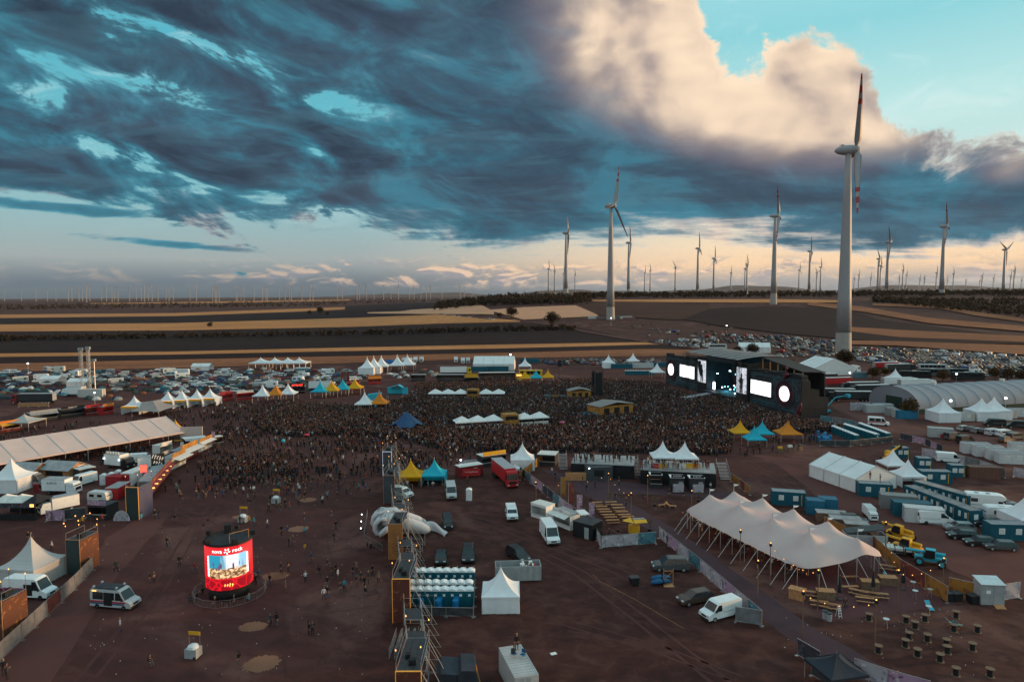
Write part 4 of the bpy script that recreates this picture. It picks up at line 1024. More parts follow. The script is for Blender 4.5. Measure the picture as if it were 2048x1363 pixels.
banner_mat('banner_grey', (.36, .33, .36, 1), (.52, .48, .52, 1), (.22, .19, .25, 1))
banner_mat('banner_dark', (.03, .028, .035, 1), (.12, .05, .08, 1), (.05, .09, .12, 1))
banner_mat('banner_pink', (.34, .20, .30, 1), (.10, .06, .10, 1), (.5, .42, .45, 1))
banner_mat('banner_gold', (.30, .13, .02, 1), (.42, .22, .04, 1), (.16, .06, .02, 1), 0.7)
banner_mat('banner_red', (.16, .03, .02, 1), (.32, .09, .03, 1), (.08, .02, .02, 1), 0.9)
banner_mat('banner_teal', (.06, .16, .2, 1), (.2, .3, .34, 1), (.03, .08, .12, 1))
def fence(pts, mats, label, height=1.95, pw=3.4, name='banner_fence', cat='fence', frame='steel', group=None):
 P_ = [G(*p) for p in pts]; t = thing(name, label, cat, P_[0], 0, group); o = P_[0]; i = 0
 for a, b in zip(P_[:-1], P_[1:]):
  ln = (b - a).length; n = max(1, round(ln / pw)); ang = math.atan2(b.y - a.y, b.x - a.x); w_ = ln / n
  for k in range(n):
   c = a.lerp(b, (k + .5) / n) - o; mk = mats[i % len(mats)]; i += 1
   key = (mk, round(w_, 1), round(height, 1), frame)
   if key not in BANNER:
    fr = MB()
    for s_ in (-1, 1): fr.tube((s_ * (w_ / 2 - .04), 0, 0), (s_ * (w_ / 2 - .04), 0, height + .08), .035, .035, 5); fr.box(s_ * (w_ / 2 - .05) - .12, s_ * (w_ / 2 - .05) + .12, -.28, .28, 0, .1)
    for z in (.18, height + .05): fr.tube((-w_ / 2, 0, z), (w_ / 2, 0, z), .025, .025, 5)
    def fn(u, v): return (-w_ / 2 + .05 + (w_ - .1) * u, -.04 + .035 * math.sin(7 * u + 4 * v), .2 + (height - .2) * v)
    pm = MB().grid(fn, 8, 4).mesh('panel', [mk]); BANNER[key] = (fr.mesh('panel_frame', [frame]), pm)
   fm, pm = BANNER[key]
   q = part(t, 'panel', pm, None); q.location = (c.x, c.y, 0); q.rotation_euler = (0, 0, ang)
   part(q, 'panel_frame', fm, None)
 return t
defmat('mesh_cover', (.05, .052, .056), 0.9, 0.25, 1.5); defmat('mesh_grey', (.15, .15, .16), 0.8, 0.25, 1.0)
def barrier_run(pts, label, name='crowd_barrier_run', closed=False, group=None):
 t = thing(name, label, 'barrier', pts[0], 0, group); o = Vector(pts[0]); P_ = [Vector(p) for p in pts]
 for a, b in zip(P_[:-1], P_[1:]):
  n = max(1, round((b - a).length / 2.3))
  for k in range(n):
   p, q = a.lerp(b, k / n) - o, a.lerp(b, (k + 1) / n) - o; mb = MB()
   for z in (.12, 1.05): mb.tube((p.x, p.y, z), (q.x, q.y, z), .022, .022, 4)
   for j in range(9):
    c = p.lerp(q, (j + .5) / 9); mb.tube((c.x, c.y, .12), (c.x, c.y, 1.05), .01, .01, 3)
   for c in (p, q): mb.tube((c.x, c.y, 0), (c.x, c.y, 1.05), .022, .022, 4)
   part(t, 'barrier', mb, 'steel')
 return t
def beer_set(top='wood'):
 tb = Spec('beer_table'); tb.p('table_top', MB().box(-1.1, 1.1, -.25, .25, .72, .76), top)
 bn = Spec('beer_bench'); bn.p('seat', MB().box(-1.1, 1.1, -.125, .125, .42, .455), top)
 for x in (-.8, .8):
  l1 = MB().path([(x, -.2, 0), (x, -.2, .72)], .018).path([(x, .2, 0), (x, .2, .72)], .018).path([(x, -.2, .12), (x, .2, .12)], .015); tb.p('leg', l1, 'dark_steel')
  l2 = MB().path([(x, -.11, 0), (x, -.11, .42)], .018).path([(x, .11, 0), (x, .11, .42)], .018).path([(x, -.11, .1), (x, .11, .1)], .015); bn.p('leg', l2, 'dark_steel')
 return tb, bn
BT, BB = beer_set()
def spool_spec():
 sp = Spec('cable_spool_table'); sp.p('top', MB().lathe([(.02, .86), (.43, .86), (.43, .91), (.02, .91)], 18), 'old_wood'); sp.p('drum', MB().lathe([(.3, .07), (.27, .5), (.3, .86)], 14), 'black'); sp.p('base', MB().lathe([(.02, 0), (.43, 0), (.43, .07), (.02, .07)], 18), 'old_wood'); return sp
SPOOL = spool_spec()
def standing_table_spec():
 sp = Spec('standing_table'); sp.p('top', MB().lathe([(.02, 1.06), (.36, 1.06), (.36, 1.1), (.02, 1.1)], 14), 'alu')
 for a in (0.5, 2.6, 4.7): sp.p('leg', MB().tube((math.cos(a) * .32, math.sin(a) * .32, 0), (math.cos(a + .6) * .05, math.sin(a + .6) * .05, 1.06), .02, .02, 5), 'steel')
 return sp
STT = standing_table_spec()
def parasol_spec():
 sp = Spec('folded_parasol'); sp.p('canopy', MB().lathe([(.05, .75), (.24, .85), (.2, 1.5), (.12, 2.2), (.03, 2.75)], 10), 'dark_cloth'); sp.p('pole', MB().tube((0, 0, 0), (0, 0, 2.9), .03, .03, 6), 'steel'); sp.p('base', MB().lathe([(.3, 0), (.3, .1), (.05, .14)], 10), 'dark_steel'); return sp
PARA = parasol_spec()
def barrel_spec():
 sp = Spec('water_barrel'); sp.p('drum', MB().lathe([(.27, 0), (.29, .05), (.29, .4), (.305, .42), (.29, .44), (.29, .85), (.26, .9)], 12), 'plastic', False); sp.p('lid', MB().lathe([(.27, .9), (.27, .95), (.1, .96)], 12), 'plastic'); return sp
BARREL = barrel_spec()
def pole_light_spec(h=5.0, lit=True):
 sp = Spec('light_pole'); sp.p('pole', MB().tube((0, 0, 0), (0, 0, h), .07, .05, 7), 'old_wood'); sp.p('lamp_head', MB().box(-.16, .16, -.12, .12, h - .1, h + .28), 'black', False, (('bulb', MB().lathe([(.02, h + .28), (.09, h + .32), (.07, h + .42), (.02, h + .45)], 8), 'lamp_warm'),))
 return sp
POLE = pole_light_spec()
def torch_spec(h=2.2):
 sp = Spec('torch_lamp'); sp.p('pole', MB().tube((0, 0, 0), (0, 0, h), .03, .03, 5), 'dark_steel'); sp.p('basket', MB().lathe([(.05, h), (.14, h + .2), (.14, h + .26)], 8), 'dark_steel', False, (('flame', MB().lathe([(.03, h + .2), (.1, h + .3), (.05, h + .42), (.01, h + .5)], 7), 'lamp_warm'),)); return sp
TORCH = torch_spec()
def flood_spec(h=7.0):
 sp = Spec('floodlight_mast'); sp.p('mast', MB().tube((0, 0, 0), (0, 0, h), .09, .05, 6), 'steel'); sp.p('lamp', MB().lathe([(.05, h - .1), (.35, h + .05), (.42, h + .3), (.3, h + .6), (.05, h + .7)], 10), 'lamp_white'); return sp
FLOOD = flood_spec()
def beach_flag_spec(h=4.2, k='banner_pink'):
 sp = Spec('banner_flag'); sp.p('pole', MB().tube((0, 0, 0), (0, 0, h + .1), .03, .02, 5), 'alu'); sp.p('flag', MB().box(.03, .85, -.015, .015, .7, h), k); sp.p('base', MB().box(-.3, .3, -.3, .3, 0, .06), 'dark_steel'); return sp
FLAGS = {k: beach_flag_spec(4.2, k) for k in ('banner_pink', 'banner_red', 'banner_grey', 'banner_gold')}
def stall(x1, y1, x2, y2, depth, hgt, body, label, awn=None, sign=None, text=None, tcol='print_white', roof='grey_roof', lit=False, sign_h=.8, name='food_stall', open_=True, awn_len=1.3, z=0.0, cat='stall'):
 a, b = G(x1, y1), G(x2, y2); L = (b - a).length; ang = math.atan2(b.y - a.y, b.x - a.x)
 t = thing(name, label, cat, (a.x, a.y, z), ang); wt = .08
 bw = MB().box(0, L, depth - wt, depth, .1, hgt).box(0, wt, 0, depth - wt, .1, hgt).box(L - wt, L, 0, depth - wt, .1, hgt)
 if open_: bw.box(wt, L - wt, 0, wt, .1, 1.0).box(wt, L - wt, 0, wt, hgt - .35, hgt)
 else: bw.box(wt, L - wt, 0, wt, .1, hgt)
 part(t, 'wall', bw, body)
 part(t, 'roof', MB().box(-.08, L + .08, -.08, depth + .08, hgt, hgt + .1), roof)
 part(t, 'floor', MB().box(.05, L - .05, .05, depth - .05, .04, .1), 'old_wood')
 if open_:
  part(t, 'counter', MB().box(.02, L - .02, -.35, .04, 1.0, 1.06), 'alu')
  part(t, 'shelf', MB().box(wt, L - wt, depth - .5, depth - wt, 1.4, 1.46), 'off_white')
  if lit: part(t, 'lamp', MB().box(L * .1, L * .9, depth * .4, depth * .4 + .1, hgt - .12, hgt - .05), 'lamp_warm')
 else: part(t, 'door', MB().box(L * .6, L * .6 + .85, -.03, 0, .15, 2.05), 'grey_paint')
 if awn:
  part(t, 'awning', MB().slab([(0, -awn_len, hgt - .45), (L, -awn_len, hgt - .45), (L, 0, hgt - .02), (0, 0, hgt - .02)], (0, -.3, 1), .04), awn)
  for x in (.05, L - .05): part(t, 'awning_arm', MB().tube((x, -.02, hgt - .9), (x, -awn_len + .05, hgt - .46), .02, .02, 4), 'steel')
 if sign:
  s_ = part(t, 'sign', MB().box(.1, L - .1, -.12, -.04, hgt + .1, hgt + .1 + sign_h), sign)
  if text:
   sz = min(sign_h * .75, (L - .4) / max(1, len(text)) * 1.7); tm = marks(len(text), sz) if text[0] == '~' else text_mb(text, sz)
   q = part(s_, 'lettering', tm, tcol); q.location = (L / 2, -.135, hgt + .1 + sign_h / 2)
 return t
# ================================================================== people
defmat('shoe', (.03, .028, .028), 0.8, 0.1, 5.0)
def rand_mat(key, cols, rough=.85):
 m, q = new_mat(key); n = q.n.new('ShaderNodeObjectInfo'); k = len(cols)
 c = q.ramp(Val(q, n.outputs['Random']), [(i / k, (*c_, 1)) for i, c_ in enumerate(cols)], 'CONSTANT')
 q.l.new(c.s, q.bsdf.inputs['Base Color']); q.bsdf.inputs['Roughness'].default_value = rough; _MATS[key] = m
rand_mat('trousers', [(.012, .012, .014), (.02, .02, .024), (.03, .045, .09), (.014, .014, .016), (.05, .075, .13), (.09, .07, .05), (.018, .018, .02), (.06, .06, .06)])
rand_mat('hair_any', [(.012, .009, .007), (.04, .022, .012), (.1, .06, .03), (.015, .01, .008), (.26, .16, .07)])
def person_mesh(pose):
 V_ = []; E_ = []; RD = []
 def v(p, r): V_.append(p); RD.append(r if isinstance(r, tuple) else (r, r)); return len(V_) - 1
 def chain(start, pts):
  c = start
  for p, r in pts:
   n = v(p, r); E_.append((c, n)); c = n
  return c
 sit = pose == 'sit'; dz = -.5 if sit else 0.0
 pel = v((0, 0, .96 + dz), (.155, .115))
 sp = chain(pel, [((0, .01, 1.12 + dz), (.135, .10)), ((0, 0, 1.30 + dz), (.165, .115))]); ch = sp
 nk = chain(ch, [((0, 0, 1.44 + dz), (.10, .085)), ((0, -.01, 1.52 + dz), (.055, .055)), ((0, -.02, 1.60 + dz), (.078, .088)), ((0, -.015, 1.69 + dz), (.082, .098)), ((0, 0, 1.77 + dz), (.05, .06))])
 face = chain(nk - 1, [((0, -.115, 1.655 + dz), .016)])          # nose
 arms = {'stand': ((.03, 0, 0), (.04, -.05, 0)), 'phone': ((.02, -.04, 1), (.0, -.04, 1)), 'walk': ((.02, -.16, 0), (.02, .18, 0)), 'walk2': ((.02, .16, 0), (.02, -.2, 0)), 'raise': ((.1, 0, 2), (.08, 0, 2)), 'hips': ((.16, .05, 3), (.16, .05, 3)), 'sit': ((.02, -.1, 1), (.02, -.12, 1)), 'point': ((.02, 0, 0), (.1, -.2, 2))}[pose]
 hands = []
 for s_, (ox, oy, md) in zip((-1, 1), arms):
  sh = (s_ * .185, 0, 1.41 + dz)
  if md == 0: el_, wr = (s_ * (.235 + ox), oy * .4 + .03, 1.14 + dz), (s_ * (.24 + ox), oy * 1.2 - .03, .90 + dz)
  elif md == 1: el_, wr = (s_ * .24, -.02, 1.14 + dz), (s_ * .12, -.25, 1.2 + dz)
  elif md == 2: el_, wr = (s_ * (.28 + ox), -.06, 1.58 + dz), (s_ * (.22 + ox), -.12, 1.83 + dz)
  else: el_, wr = (s_ * .36, .1, 1.17 + dz), (s_ * .19, -.02, 1.02 + dz)
  e2 = chain(ch, [(sh, .062), (el_, .042), (wr, .030)])
  d = (Vector(wr) - Vector(el_)).normalized(); side = Vector((0, -1, 0)) if abs(d.z) > .7 else Vector((s_, 0, 0)); nrm = d.cross(side).normalized()
  pal = Vector(wr) + d * .07; pi_ = chain(e2, [(tuple(pal), (.038, .018))]); hands.append((Vector(wr), d))
  for k, ln in enumerate((.062, .072, .068, .052)):
   b0 = pal + side * ((k - 1.5) * .022) + d * .02; tip = b0 + d * ln * .9 + nrm * (s_ * .02)
   chain(pi_, [(tuple(b0 + d * ln * .35), .009), (tuple(tip), .008)])
  chain(pi_, [(tuple(Vector(wr) + d * .035 + side * .05), .010), (tuple(Vector(wr) + d * .075 + side * .068), .009)])
 lg = {'walk': (.24, -.2), 'walk2': (-.22, .26)}.get(pose, (.02, -.02))
 for s_, sw in zip((-1, 1), lg):
  hip = (s_ * .095, 0, .90 + dz)
  if sit: pts = [(hip, .095), ((s_ * .12, -.42, .47), .065), ((s_ * .12, -.44, .09), .045), ((s_ * .13, -.58, .045), .036)]
  else:
   kb = .06 if sw > .05 else 0
   pts = [(hip, .095), ((s_ * .105, -sw * .45 - .02, .50), .062), ((s_ * .11, -sw + .03 + (kb if sw < 0 else 0), .09 + (.05 if sw < -.1 else 0)), .042), ((s_ * .12, -sw - .14, .04 + (.01 if sw < -.1 else 0)), .036)]
  chain(pel, pts)
 me = bpy.data.meshes.new('person'); me.from_pydata(V_, E_, []); ob = bpy.data.objects.new('person', me); COL.objects.link(ob)
 sk = ob.modifiers.new('skin', 'SKIN'); sk.use_smooth_shade = True
 for i, r in enumerate(RD): me.skin_vertices[0].data[i].radius = r; me.skin_vertices[0].data[i].use_root = (i == 0)
 sd_ = ob.modifiers.new('sub', 'SUBSURF'); sd_.levels = 1; sd_.render_levels = 1
 dg = bpy.context.evaluated_depsgraph_get(); out = bpy.data.meshes.new_from_object(ob.evaluated_get(dg)); bpy.data.objects.remove(ob)
 for k in ('cloth', 'trousers', 'skin', 'shoe'): out.materials.append(MAT(k))
 mi = []; co = [v_.co for v_ in out.vertices]
 for p in out.polygons:
  c = sum((co[i] for i in p.vertices), Vector()) / len(p.vertices); z = c.z - dz; m_ = 0
  hand = any((c - w0).dot(d0) > -.09 and (c - w0).length < .24 for w0, d0 in hands)
  if z > 1.49 and abs(c.x) < .13 and not (hand): m_ = 2
  elif hand: m_ = 2
  elif sit and c.y < -.1 and c.z < .65 or z < .97 and abs(c.x) < .22: m_ = 1
  if c.z < .085 and m_ == 1: m_ = 3
  mi.append(m_)
 out.polygons.foreach_set('material_index', mi); out.update()
 hr = MB(); pr = [(.088, 1.655 + dz), (.1, 1.70 + dz), (.088, 1.755 + dz), (.05, 1.792 + dz), (.01, 1.802 + dz)]
 hr.lathe(pr, 10, 0, (0, .012, 0)); hr.box(-.075, .075, .05, .105, 1.56 + dz, 1.72 + dz)
 sp_ = Spec('person'); sp_.p('body', out, None); sp_.p('hair', hr, 'hair_any', True); return sp_
PERSON = {k: person_mesh(k) for k in ('stand', 'phone', 'walk', 'walk2', 'raise', 'hips', 'sit', 'point')}
TOPS = [((.012, .012, .014), 'black'), ((.02, .02, .024), 'black'), ((.05, .052, .056), 'dark grey'), ((.55, .56, .57), 'white'), ((.22, .03, .03), 'red'), ((.03, .07, .16), 'blue'), ((.05, .26, .33), 'teal'), ((.03, .05, .03), 'dark green'), ((.16, .11, .08), 'brown'), ((.45, .25, .02), 'yellow')]
POSEW = {'stand': 'standing', 'phone': 'with hands up front', 'walk': 'walking', 'walk2': 'striding', 'raise': 'with raised arms', 'hips': 'with hands on hips', 'sit': 'sitting', 'point': 'raising one arm'}
ALLP = []      # every single person: (location, heading, pose, top index); labels are given at the end
def person(px, py, pose='stand', top=0, head=None, z=0.0, label=None, loc=None):
 p = loc if loc is not None else G(px, py); ALLP.append((Vector((p[0], p[1], (p[2] if loc is not None else 0) + z)), R(head) if head is not None else rnd.uniform(0, TAU), pose, top, label))
def low_person(seed, arms_up=False):
 rr = random.Random(seed); mb = MB()
 def fr(z0, z1, cx0, cx1, cy, w0, d0, w1, d1, m):
  vs = [(cx0 - w0, cy - d0, z0), (cx0 + w0, cy - d0, z0), (cx0 + w0, cy + d0, z0), (cx0 - w0, cy + d0, z0), (cx1 - w1, cy - d1, z1), (cx1 + w1, cy - d1, z1), (cx1 + w1, cy + d1, z1), (cx1 - w1, cy + d1, z1)]
  mb.add(vs, [(0, 1, 5, 4), (1, 2, 6, 5), (2, 3, 7, 6), (3, 0, 4, 7)], m)
 st = rr.uniform(.06, .14)
 for s_ in (-1, 1): fr(0, .92, s_ * st, s_ * .085, rr.uniform(-.08, .08), .055, .07, .085, .09, 1)
 fr(.86, 1.2, 0, 0, 0, .15, .1, .15, .1, 0); fr(1.2, 1.45, 0, 0, 0, .15, .1, .2, .11, 0); fr(1.45, 1.52, 0, 0, 0, .2, .11, .06, .06, 0)
 for s_ in (-1, 1):
  if arms_up: fr(1.4, 1.62, s_ * .22, s_ * .3, -.03, .05, .05, .04, .045, 0); fr(1.62, 1.92, s_ * .3, s_ * .26, -.06, .035, .035, .04, .04, 2)
  else: fr(.92, 1.15, s_ * .23, s_ * .24, -.06, .035, .04, .045, .045, 2); fr(1.15, 1.45, s_ * .24, s_ * .2, 0, .045, .045, .06, .06, 0)
 mb.add([(0, 0, 1.5), (.09, 0, 1.6), (0, .1, 1.6), (-.09, 0, 1.6), (0, -.1, 1.6)], [(0, 1, 4), (0, 2, 1), (0, 3, 2), (0, 4, 3)], 2)
 mb.add([(.09, 0, 1.6), (0, .1, 1.6), (-.09, 0, 1.6), (0, -.1, 1.6), (.07, .02, 1.7), (0, .08, 1.7), (-.07, .02, 1.7), (0, -.085, 1.7)], [(0, 1, 5, 4), (1, 2, 6, 5), (2, 3, 7, 6), (3, 0, 4, 7)], 2)
 mb.add([(.08, .02, 1.69), (0, .1, 1.67), (-.08, .02, 1.69), (0, -.085, 1.71), (0, .01, 1.79)], [(0, 1, 4), (1, 2, 4), (2, 3, 4), (3, 0, 4)], 3)
 return mb
def tri_fan(faces):
 out = []
 for f, m in faces:
  for i in range(1, len(f) - 1): out.append((f[0], f[i], f[i + 1], m))
 return np.array(out, dtype=np.int32)
LOWP = []
for sd_, up in ((1, False), (2, False), (3, False), (4, True), (5, False)):
 mb = low_person(sd_, up); T_ = tri_fan(list(zip(mb.f, mb.m))); LOWP.append((np.array(mb.v, dtype=np.float32), T_))
def mass_mesh(name, protos, locs, rz, scale, which, colfn, mat):
 VV, FF, CC = [], [], []; base = 0
 for i in range(len(locs)):
  v_, t_ = protos[which[i]]; c, s_ = math.cos(rz[i]), math.sin(rz[i]); k = scale[i]
  x = (v_[:, 0] * c - v_[:, 1] * s_) * k + locs[i][0]; y = (v_[:, 0] * s_ + v_[:, 1] * c) * k + locs[i][1]; z = v_[:, 2] * k + locs[i][2]
  VV.append(np.stack((x, y, z), 1)); FF.append(t_[:, :3] + base); base += len(v_); cols = colfn(i); CC.append(cols[t_[:, 3]])
 VV = np.concatenate(VV); FF = np.concatenate(FF); CC = np.concatenate(CC)
 me = bpy.data.meshes.new(name); n = len(FF)
 me.vertices.add(len(VV)); me.vertices.foreach_set('co', VV.astype(np.float32).ravel())
 me.loops.add(3 * n); me.loops.foreach_set('vertex_index', FF.astype(np.int32).ravel())
 me.polygons.add(n); me.polygons.foreach_set('loop_start', np.arange(0, 3 * n, 3, dtype=np.int32)); me.polygons.foreach_set('loop_total', np.full(n, 3, dtype=np.int32))
 a = me.attributes.new('tint', 'FLOAT_COLOR', 'FACE'); a.data.foreach_set('color', np.concatenate((CC, np.ones((n, 1))), 1).astype(np.float32).ravel())
 me.materials.append(MAT(mat)); me.update(); return me
def poly_area_test(poly):
 def inside(x, y):
  r_ = False; j = len(poly) - 1
  for i in range(len(poly)):
   xi, yi = poly[i]; xj, yj = poly[j]
   if (yi > y) != (yj > y) and x < (xj - xi) * (y - yi) / (yj - yi) + xi: r_ = not r_
   j = i
  return r_
 return inside
OBST = []     # (x, y, radius): where nobody stands
def gpoly(pts): return [(G(*p).x, G(*p).y) for p in pts]
def scatter_people(polypx, dens, seed, fall=None):
 P_ = gpoly(polypx); ins = poly_area_test(P_); rr = random.Random(seed)
 x0, x1 = min(p[0] for p in P_), max(p[0] for p in P_); y0, y1 = min(p[1] for p in P_), max(p[1] for p in P_)
 n = int((x1 - x0) * (y1 - y0) * dens); out = []
 for _ in range(n):
  x, y = rr.uniform(x0, x1), rr.uniform(y0, y1)
  if not ins(x, y): continue
  if fall and rr.random() > fall(x, y): continue
  if any(abs(x - o[0]) < o[2] and abs(y - o[1]) < o[3] for o in OBST): continue
  out.append((x, y))
 return out
# ================================================================== stage, towers, big tents, LED drum
def loft(mb, pts, rad, n=12, m=0, up=(0, 0, 1)):
 P_ = [Vector(p) for p in pts]; vs = []
 for i, p in enumerate(P_):
  d = (P_[min(i + 1, len(P_) - 1)] - P_[max(0, i - 1)]).normalized(); s_ = d.cross(Vector(up)).normalized(); u_ = s_.cross(d)
  for k in range(n):
   t = TAU * k / n; vs.append(p + s_ * (math.cos(t) * rad[i][0]) + u_ * (math.sin(t) * rad[i][1]))
 fs = [(i * n + k, i * n + (k + 1) % n, (i + 1) * n + (k + 1) % n, (i + 1) * n + k) for i in range(len(P_) - 1) for k in range(n)]
 fs += [tuple(range(n - 1, -1, -1)), tuple((len(P_) - 1) * n + k for k in range(n))]
 return mb.add(vs, fs, m)
def truss(mb, p0, p1, w=.4, r=.03, step=None, m=0):
 p0, p1 = Vector(p0), Vector(p1); d = p1 - p0; L = d.length; d.normalize(); a = d.orthogonal().normalized();
 if abs(d.z) > .9: a = Vector((1, 0, 0))
 b = d.cross(a); n = max(1, int(L / (step or w * 1.6))); C4 = [a * w / 2 + b * w / 2, -a * w / 2 + b * w / 2, -a * w / 2 - b * w / 2, a * w / 2 - b * w / 2]
 for c in C4: mb.tube(p0 + c, p1 + c, r, r, 4, m, False)
 for i in range(n):
  q0, q1 = p0 + d * (L * i / n), p0 + d * (L * (i + 1) / n)
  for j in range(4): mb.tube(q0 + C4[j], q1 + C4[(j + 1) % 4], r * .6, r * .6, 3, m, False)
 return mb
SA = Vector((69.0, 305.0, 0)); SB = Vector((92.4, 217.0, 0)); SU = (SB - SA).normalized(); SL = (SB - SA).length; SBK = Vector((-SU.y, SU.x, 0)); SANG = math.atan2(SU.y, SU.x)
def s_of(px):
 lo, hi = -30.0, 140.0
 for _ in range(40):
  m_ = (lo + hi) / 2; p = SA + SU * m_; q = CR.transposed() @ (p + Vector((0, 0, 8)) - CAM_P); x = 1024 + FPX * q.x / -q.z
  if x < px: lo = m_
  else: hi = m_
 return lo
def z_of(s, px, py):
 p = SA + SU * s; d = ray(px, py); return H + d.z / d.y * p.y
stage = thing('stage', 'huge black concert stage with striped roof and white screens facing the crowd', 'stage', SA, SANG)
sOL, sOR = s_of(1416), s_of(1477)
defmat('stage_black', (.016, .017, .02), .75, .3, .5); defmat('stage_teal', (.02, .07, .085), .6, .3, .4); defmat('stage_maroon', (.10, .015, .028), .6, .3, .4)
banner_mat('stage_print', (.018, .02, .026, 1), (.03, .07, .085, 1), (.045, .045, .055, 1), 0.35, 0.55)
for a, b, nm in ((0, s_of(1396), 'wing'), (s_of(1500), SL, 'wing')):
 w_ = MB(); w_.box(a, b, 0, 3, 0, 12.4); part(stage, 'wing_wall', w_, 'stage_print')
 tp = MB(); k = a; rr = random.Random(int(a))
 while k < b - 1:
  q = min(b, k + rr.uniform(1.6, 3.4)); tp.box(k, q, .3, 2.6, 12.42, 12.4 + rr.uniform(.3, 1.7)); k = q + .1
 part(stage, 'skyline_cutout', tp, 'stage_black')
 fr = MB()
 for z in (1.4, 11.6): fr.box(a + .3, b - .3, -.25, -.02, z, z + .35)
 part(stage, 'trim', fr, 'stage_teal')
def ring(r0, r1, y0, y1, n=40):
 mb = MB(); pr = [(r0, y0), (r1, y0), (r1, y1), (r0, y1), (r0, y0)]; return mb.lathe(pr, n, 0, (0, 0, 0), 'y', False)
for px, py in ((1343, 738), (1570, 790)):
 s_ = s_of(px); z = 6.9
 c_ = part(stage, 'round_screen', MB().lathe([(.01, -.3), (2.5, -.3), (2.5, 0)], 36, 0, (0, 0, 0), 'y'), 'screen_white'); c_.location = (s_, -.1, z)
 for r0, r1, k, t_ in ((2.75, 3.35, 'stage_maroon', .28), (3.45, 4.1, 'stage_black', .2), (4.15, 4.45, 'stage_maroon', .3), (4.6, 4.85, 'stage_teal', .22)):
  q = part(c_, 'ring', ring(r0, r1, -t_, .05), k)
for x0, x1, z0, z1 in ((s_of(1361), s_of(1389.5), 4.9, 9.9), (s_of(1503), s_of(1543), 4.7, 9.5)):
 q = part(stage, 'side_screen', MB().box(x0, x1, -.3, -.06, z0, z1), 'screen_white'); fr = MB()
 for z in (z0 - .4, z1 + .1): fr.box(x0 - .4, x1 + .4, -.28, -.03, z, z + .3)
 for x in (x0 - .4, x1 + .1): fr.box(x, x + .3, -.28, -.03, z0 - .1, z1 + .1)
 part(q, 'screen_frame', fr, 'stage_black')
 part(stage, 'banner_under_screen', MB().box(x0 + 1, x1 + 3, -.2, -.02, 2.2, 2.9), 'stage_teal')
def imag_mat():
 m, q = new_mat('imag'); P_ = q.obj_coord('Object'); n1 = q.noise(P_, .8, 4, .6, .5); c = q.ramp(n1, [(.36, (.25, .28, .36, 1)), (.47, (.7, .73, .82, 1)), (.6, (.9, .92, 1, 1))])
 q.l.new(c.s, q.bsdf.inputs['Emission Color']); q.bsdf.inputs['Emission Strength'].default_value = .75; q.bsdf.inputs['Base Color'].default_value = (.02, .02, .02, 1); _MATS['imag'] = m
imag_mat()
def silhouette():
 mb = MB(); pts = [(-.13, 0), (-.03, 0), (-.02, .36), (.01, .36), (.05, 0), (.15, 0), (.13, .45), (.17, .5), (.15, .72), (.06, .8), (.1, .84), (.1, .94), (.03, 1), (-.06, .98), (-.08, .86), (-.05, .8), (-.15, .74), (-.22, .55), (-.1, .46)]
 mb.add([(x, 0, z) for x, z in pts], [tuple(range(len(pts) - 1, -1, -1))]); return mb
for px0, px1, z0, z1 in ((1400, 1415.5, 4.6, 13.4), (1478, 1497, 3.9, 13.2)):
 x0, x1 = s_of(px0), s_of(px1)
 part(stage, 'tower', MB().box(x0 - .6, x1 + .6, -.8, 3, 0, 14.6), 'stage_black')
 q = part(stage, 'tall_screen', MB().box(x0, x1, -1.0, -.82, z0, z1), 'imag')
 sl = part(q, 'figure_on_screen', silhouette(), 'print_black'); sl.location = ((x0 + x1) / 2, -1.02, z0 + .1); sl.scale = (6.5, 1, 7.2)
part(stage, 'deck', MB().box(sOL + .4, sOR - .4, -3, 18, 0, 2.0), 'stage_black')
part(stage, 'backdrop', MB().box(sOL - 6, sOR + 6, 18, 18.4, 0, 15.5), 'stage_black')
for x in (sOL - 5.5, sOR + 5): part(stage, 'side_wall', MB().box(x, x + .4, 3, 18, 0, 15.0), 'stage_black')
rs0, rs1 = s_of(1389), s_of(1498)
def roof_fn(u, v):
 d = -5 + 27 * v; return (rs0 + (rs1 - rs0) * u, d, 16.6 + 1.5 * math.sin(math.pi * min(1, v * .9 + .08)) - .6)
defmat('roof_grey', (.09, .085, .09), .6, .2, .3); defmat('roof_light', (.22, .195, .19), .6, .15, .3)
nr = 14
for i in range(nr):
 rp = MB()
 def fn(u, v, i=i): return roof_fn((i + .03 + .94 * u) / nr, v)
 rp.grid(fn, 2, 8); part(stage, 'roof_panel', rp, 'roof_light' if i % 2 else 'roof_grey')
ft = MB(); truss(ft, (rs0, -5.2, 15.6), (rs1, -5.2, 15.6), 1.2, .09, 2.0); part(stage, 'front_truss', ft, 'dark_steel')
for x in (rs0 + .6, rs0 + (rs1 - rs0) * .33, rs1 - .6):
 for d in (-3.5, 19):
  tt = MB(); truss(tt, (x if d > 0 or x != rs0 + (rs1 - rs0) * .33 else rs0 + .6, d, 0), (x if d > 0 or x != rs0 + (rs1 - rs0) * .33 else rs0 + .6, d, 16), .9, .07, 1.6); part(stage, 'roof_column', tt, 'dark_steel')
sR0, sR1 = s_of(1500), s_of(1578); n = 6
for i in range(n):
 x = sR0 + (sR1 - sR0) * i / (n - 1); part(stage, 'steel_column', MB().box(x - .16, x + .16, 5, 5.3, 0, 16.6 - .55 * i), 'wood')  # steel in wood orange: warm sunlight put into the colour
br = MB(); br.slab([(sR0, 5, 16.9), (sR1, 5, 14.0), (sR1, 14, 13.6), (sR0, 14, 16.4)], (0, 0, 1), .25); part(stage, 'side_roof', br, 'stage_black')
part(stage, 'side_back_wall', MB().box(sR0, sR1, 13.6, 14, 0, 13.4), 'stage_black')
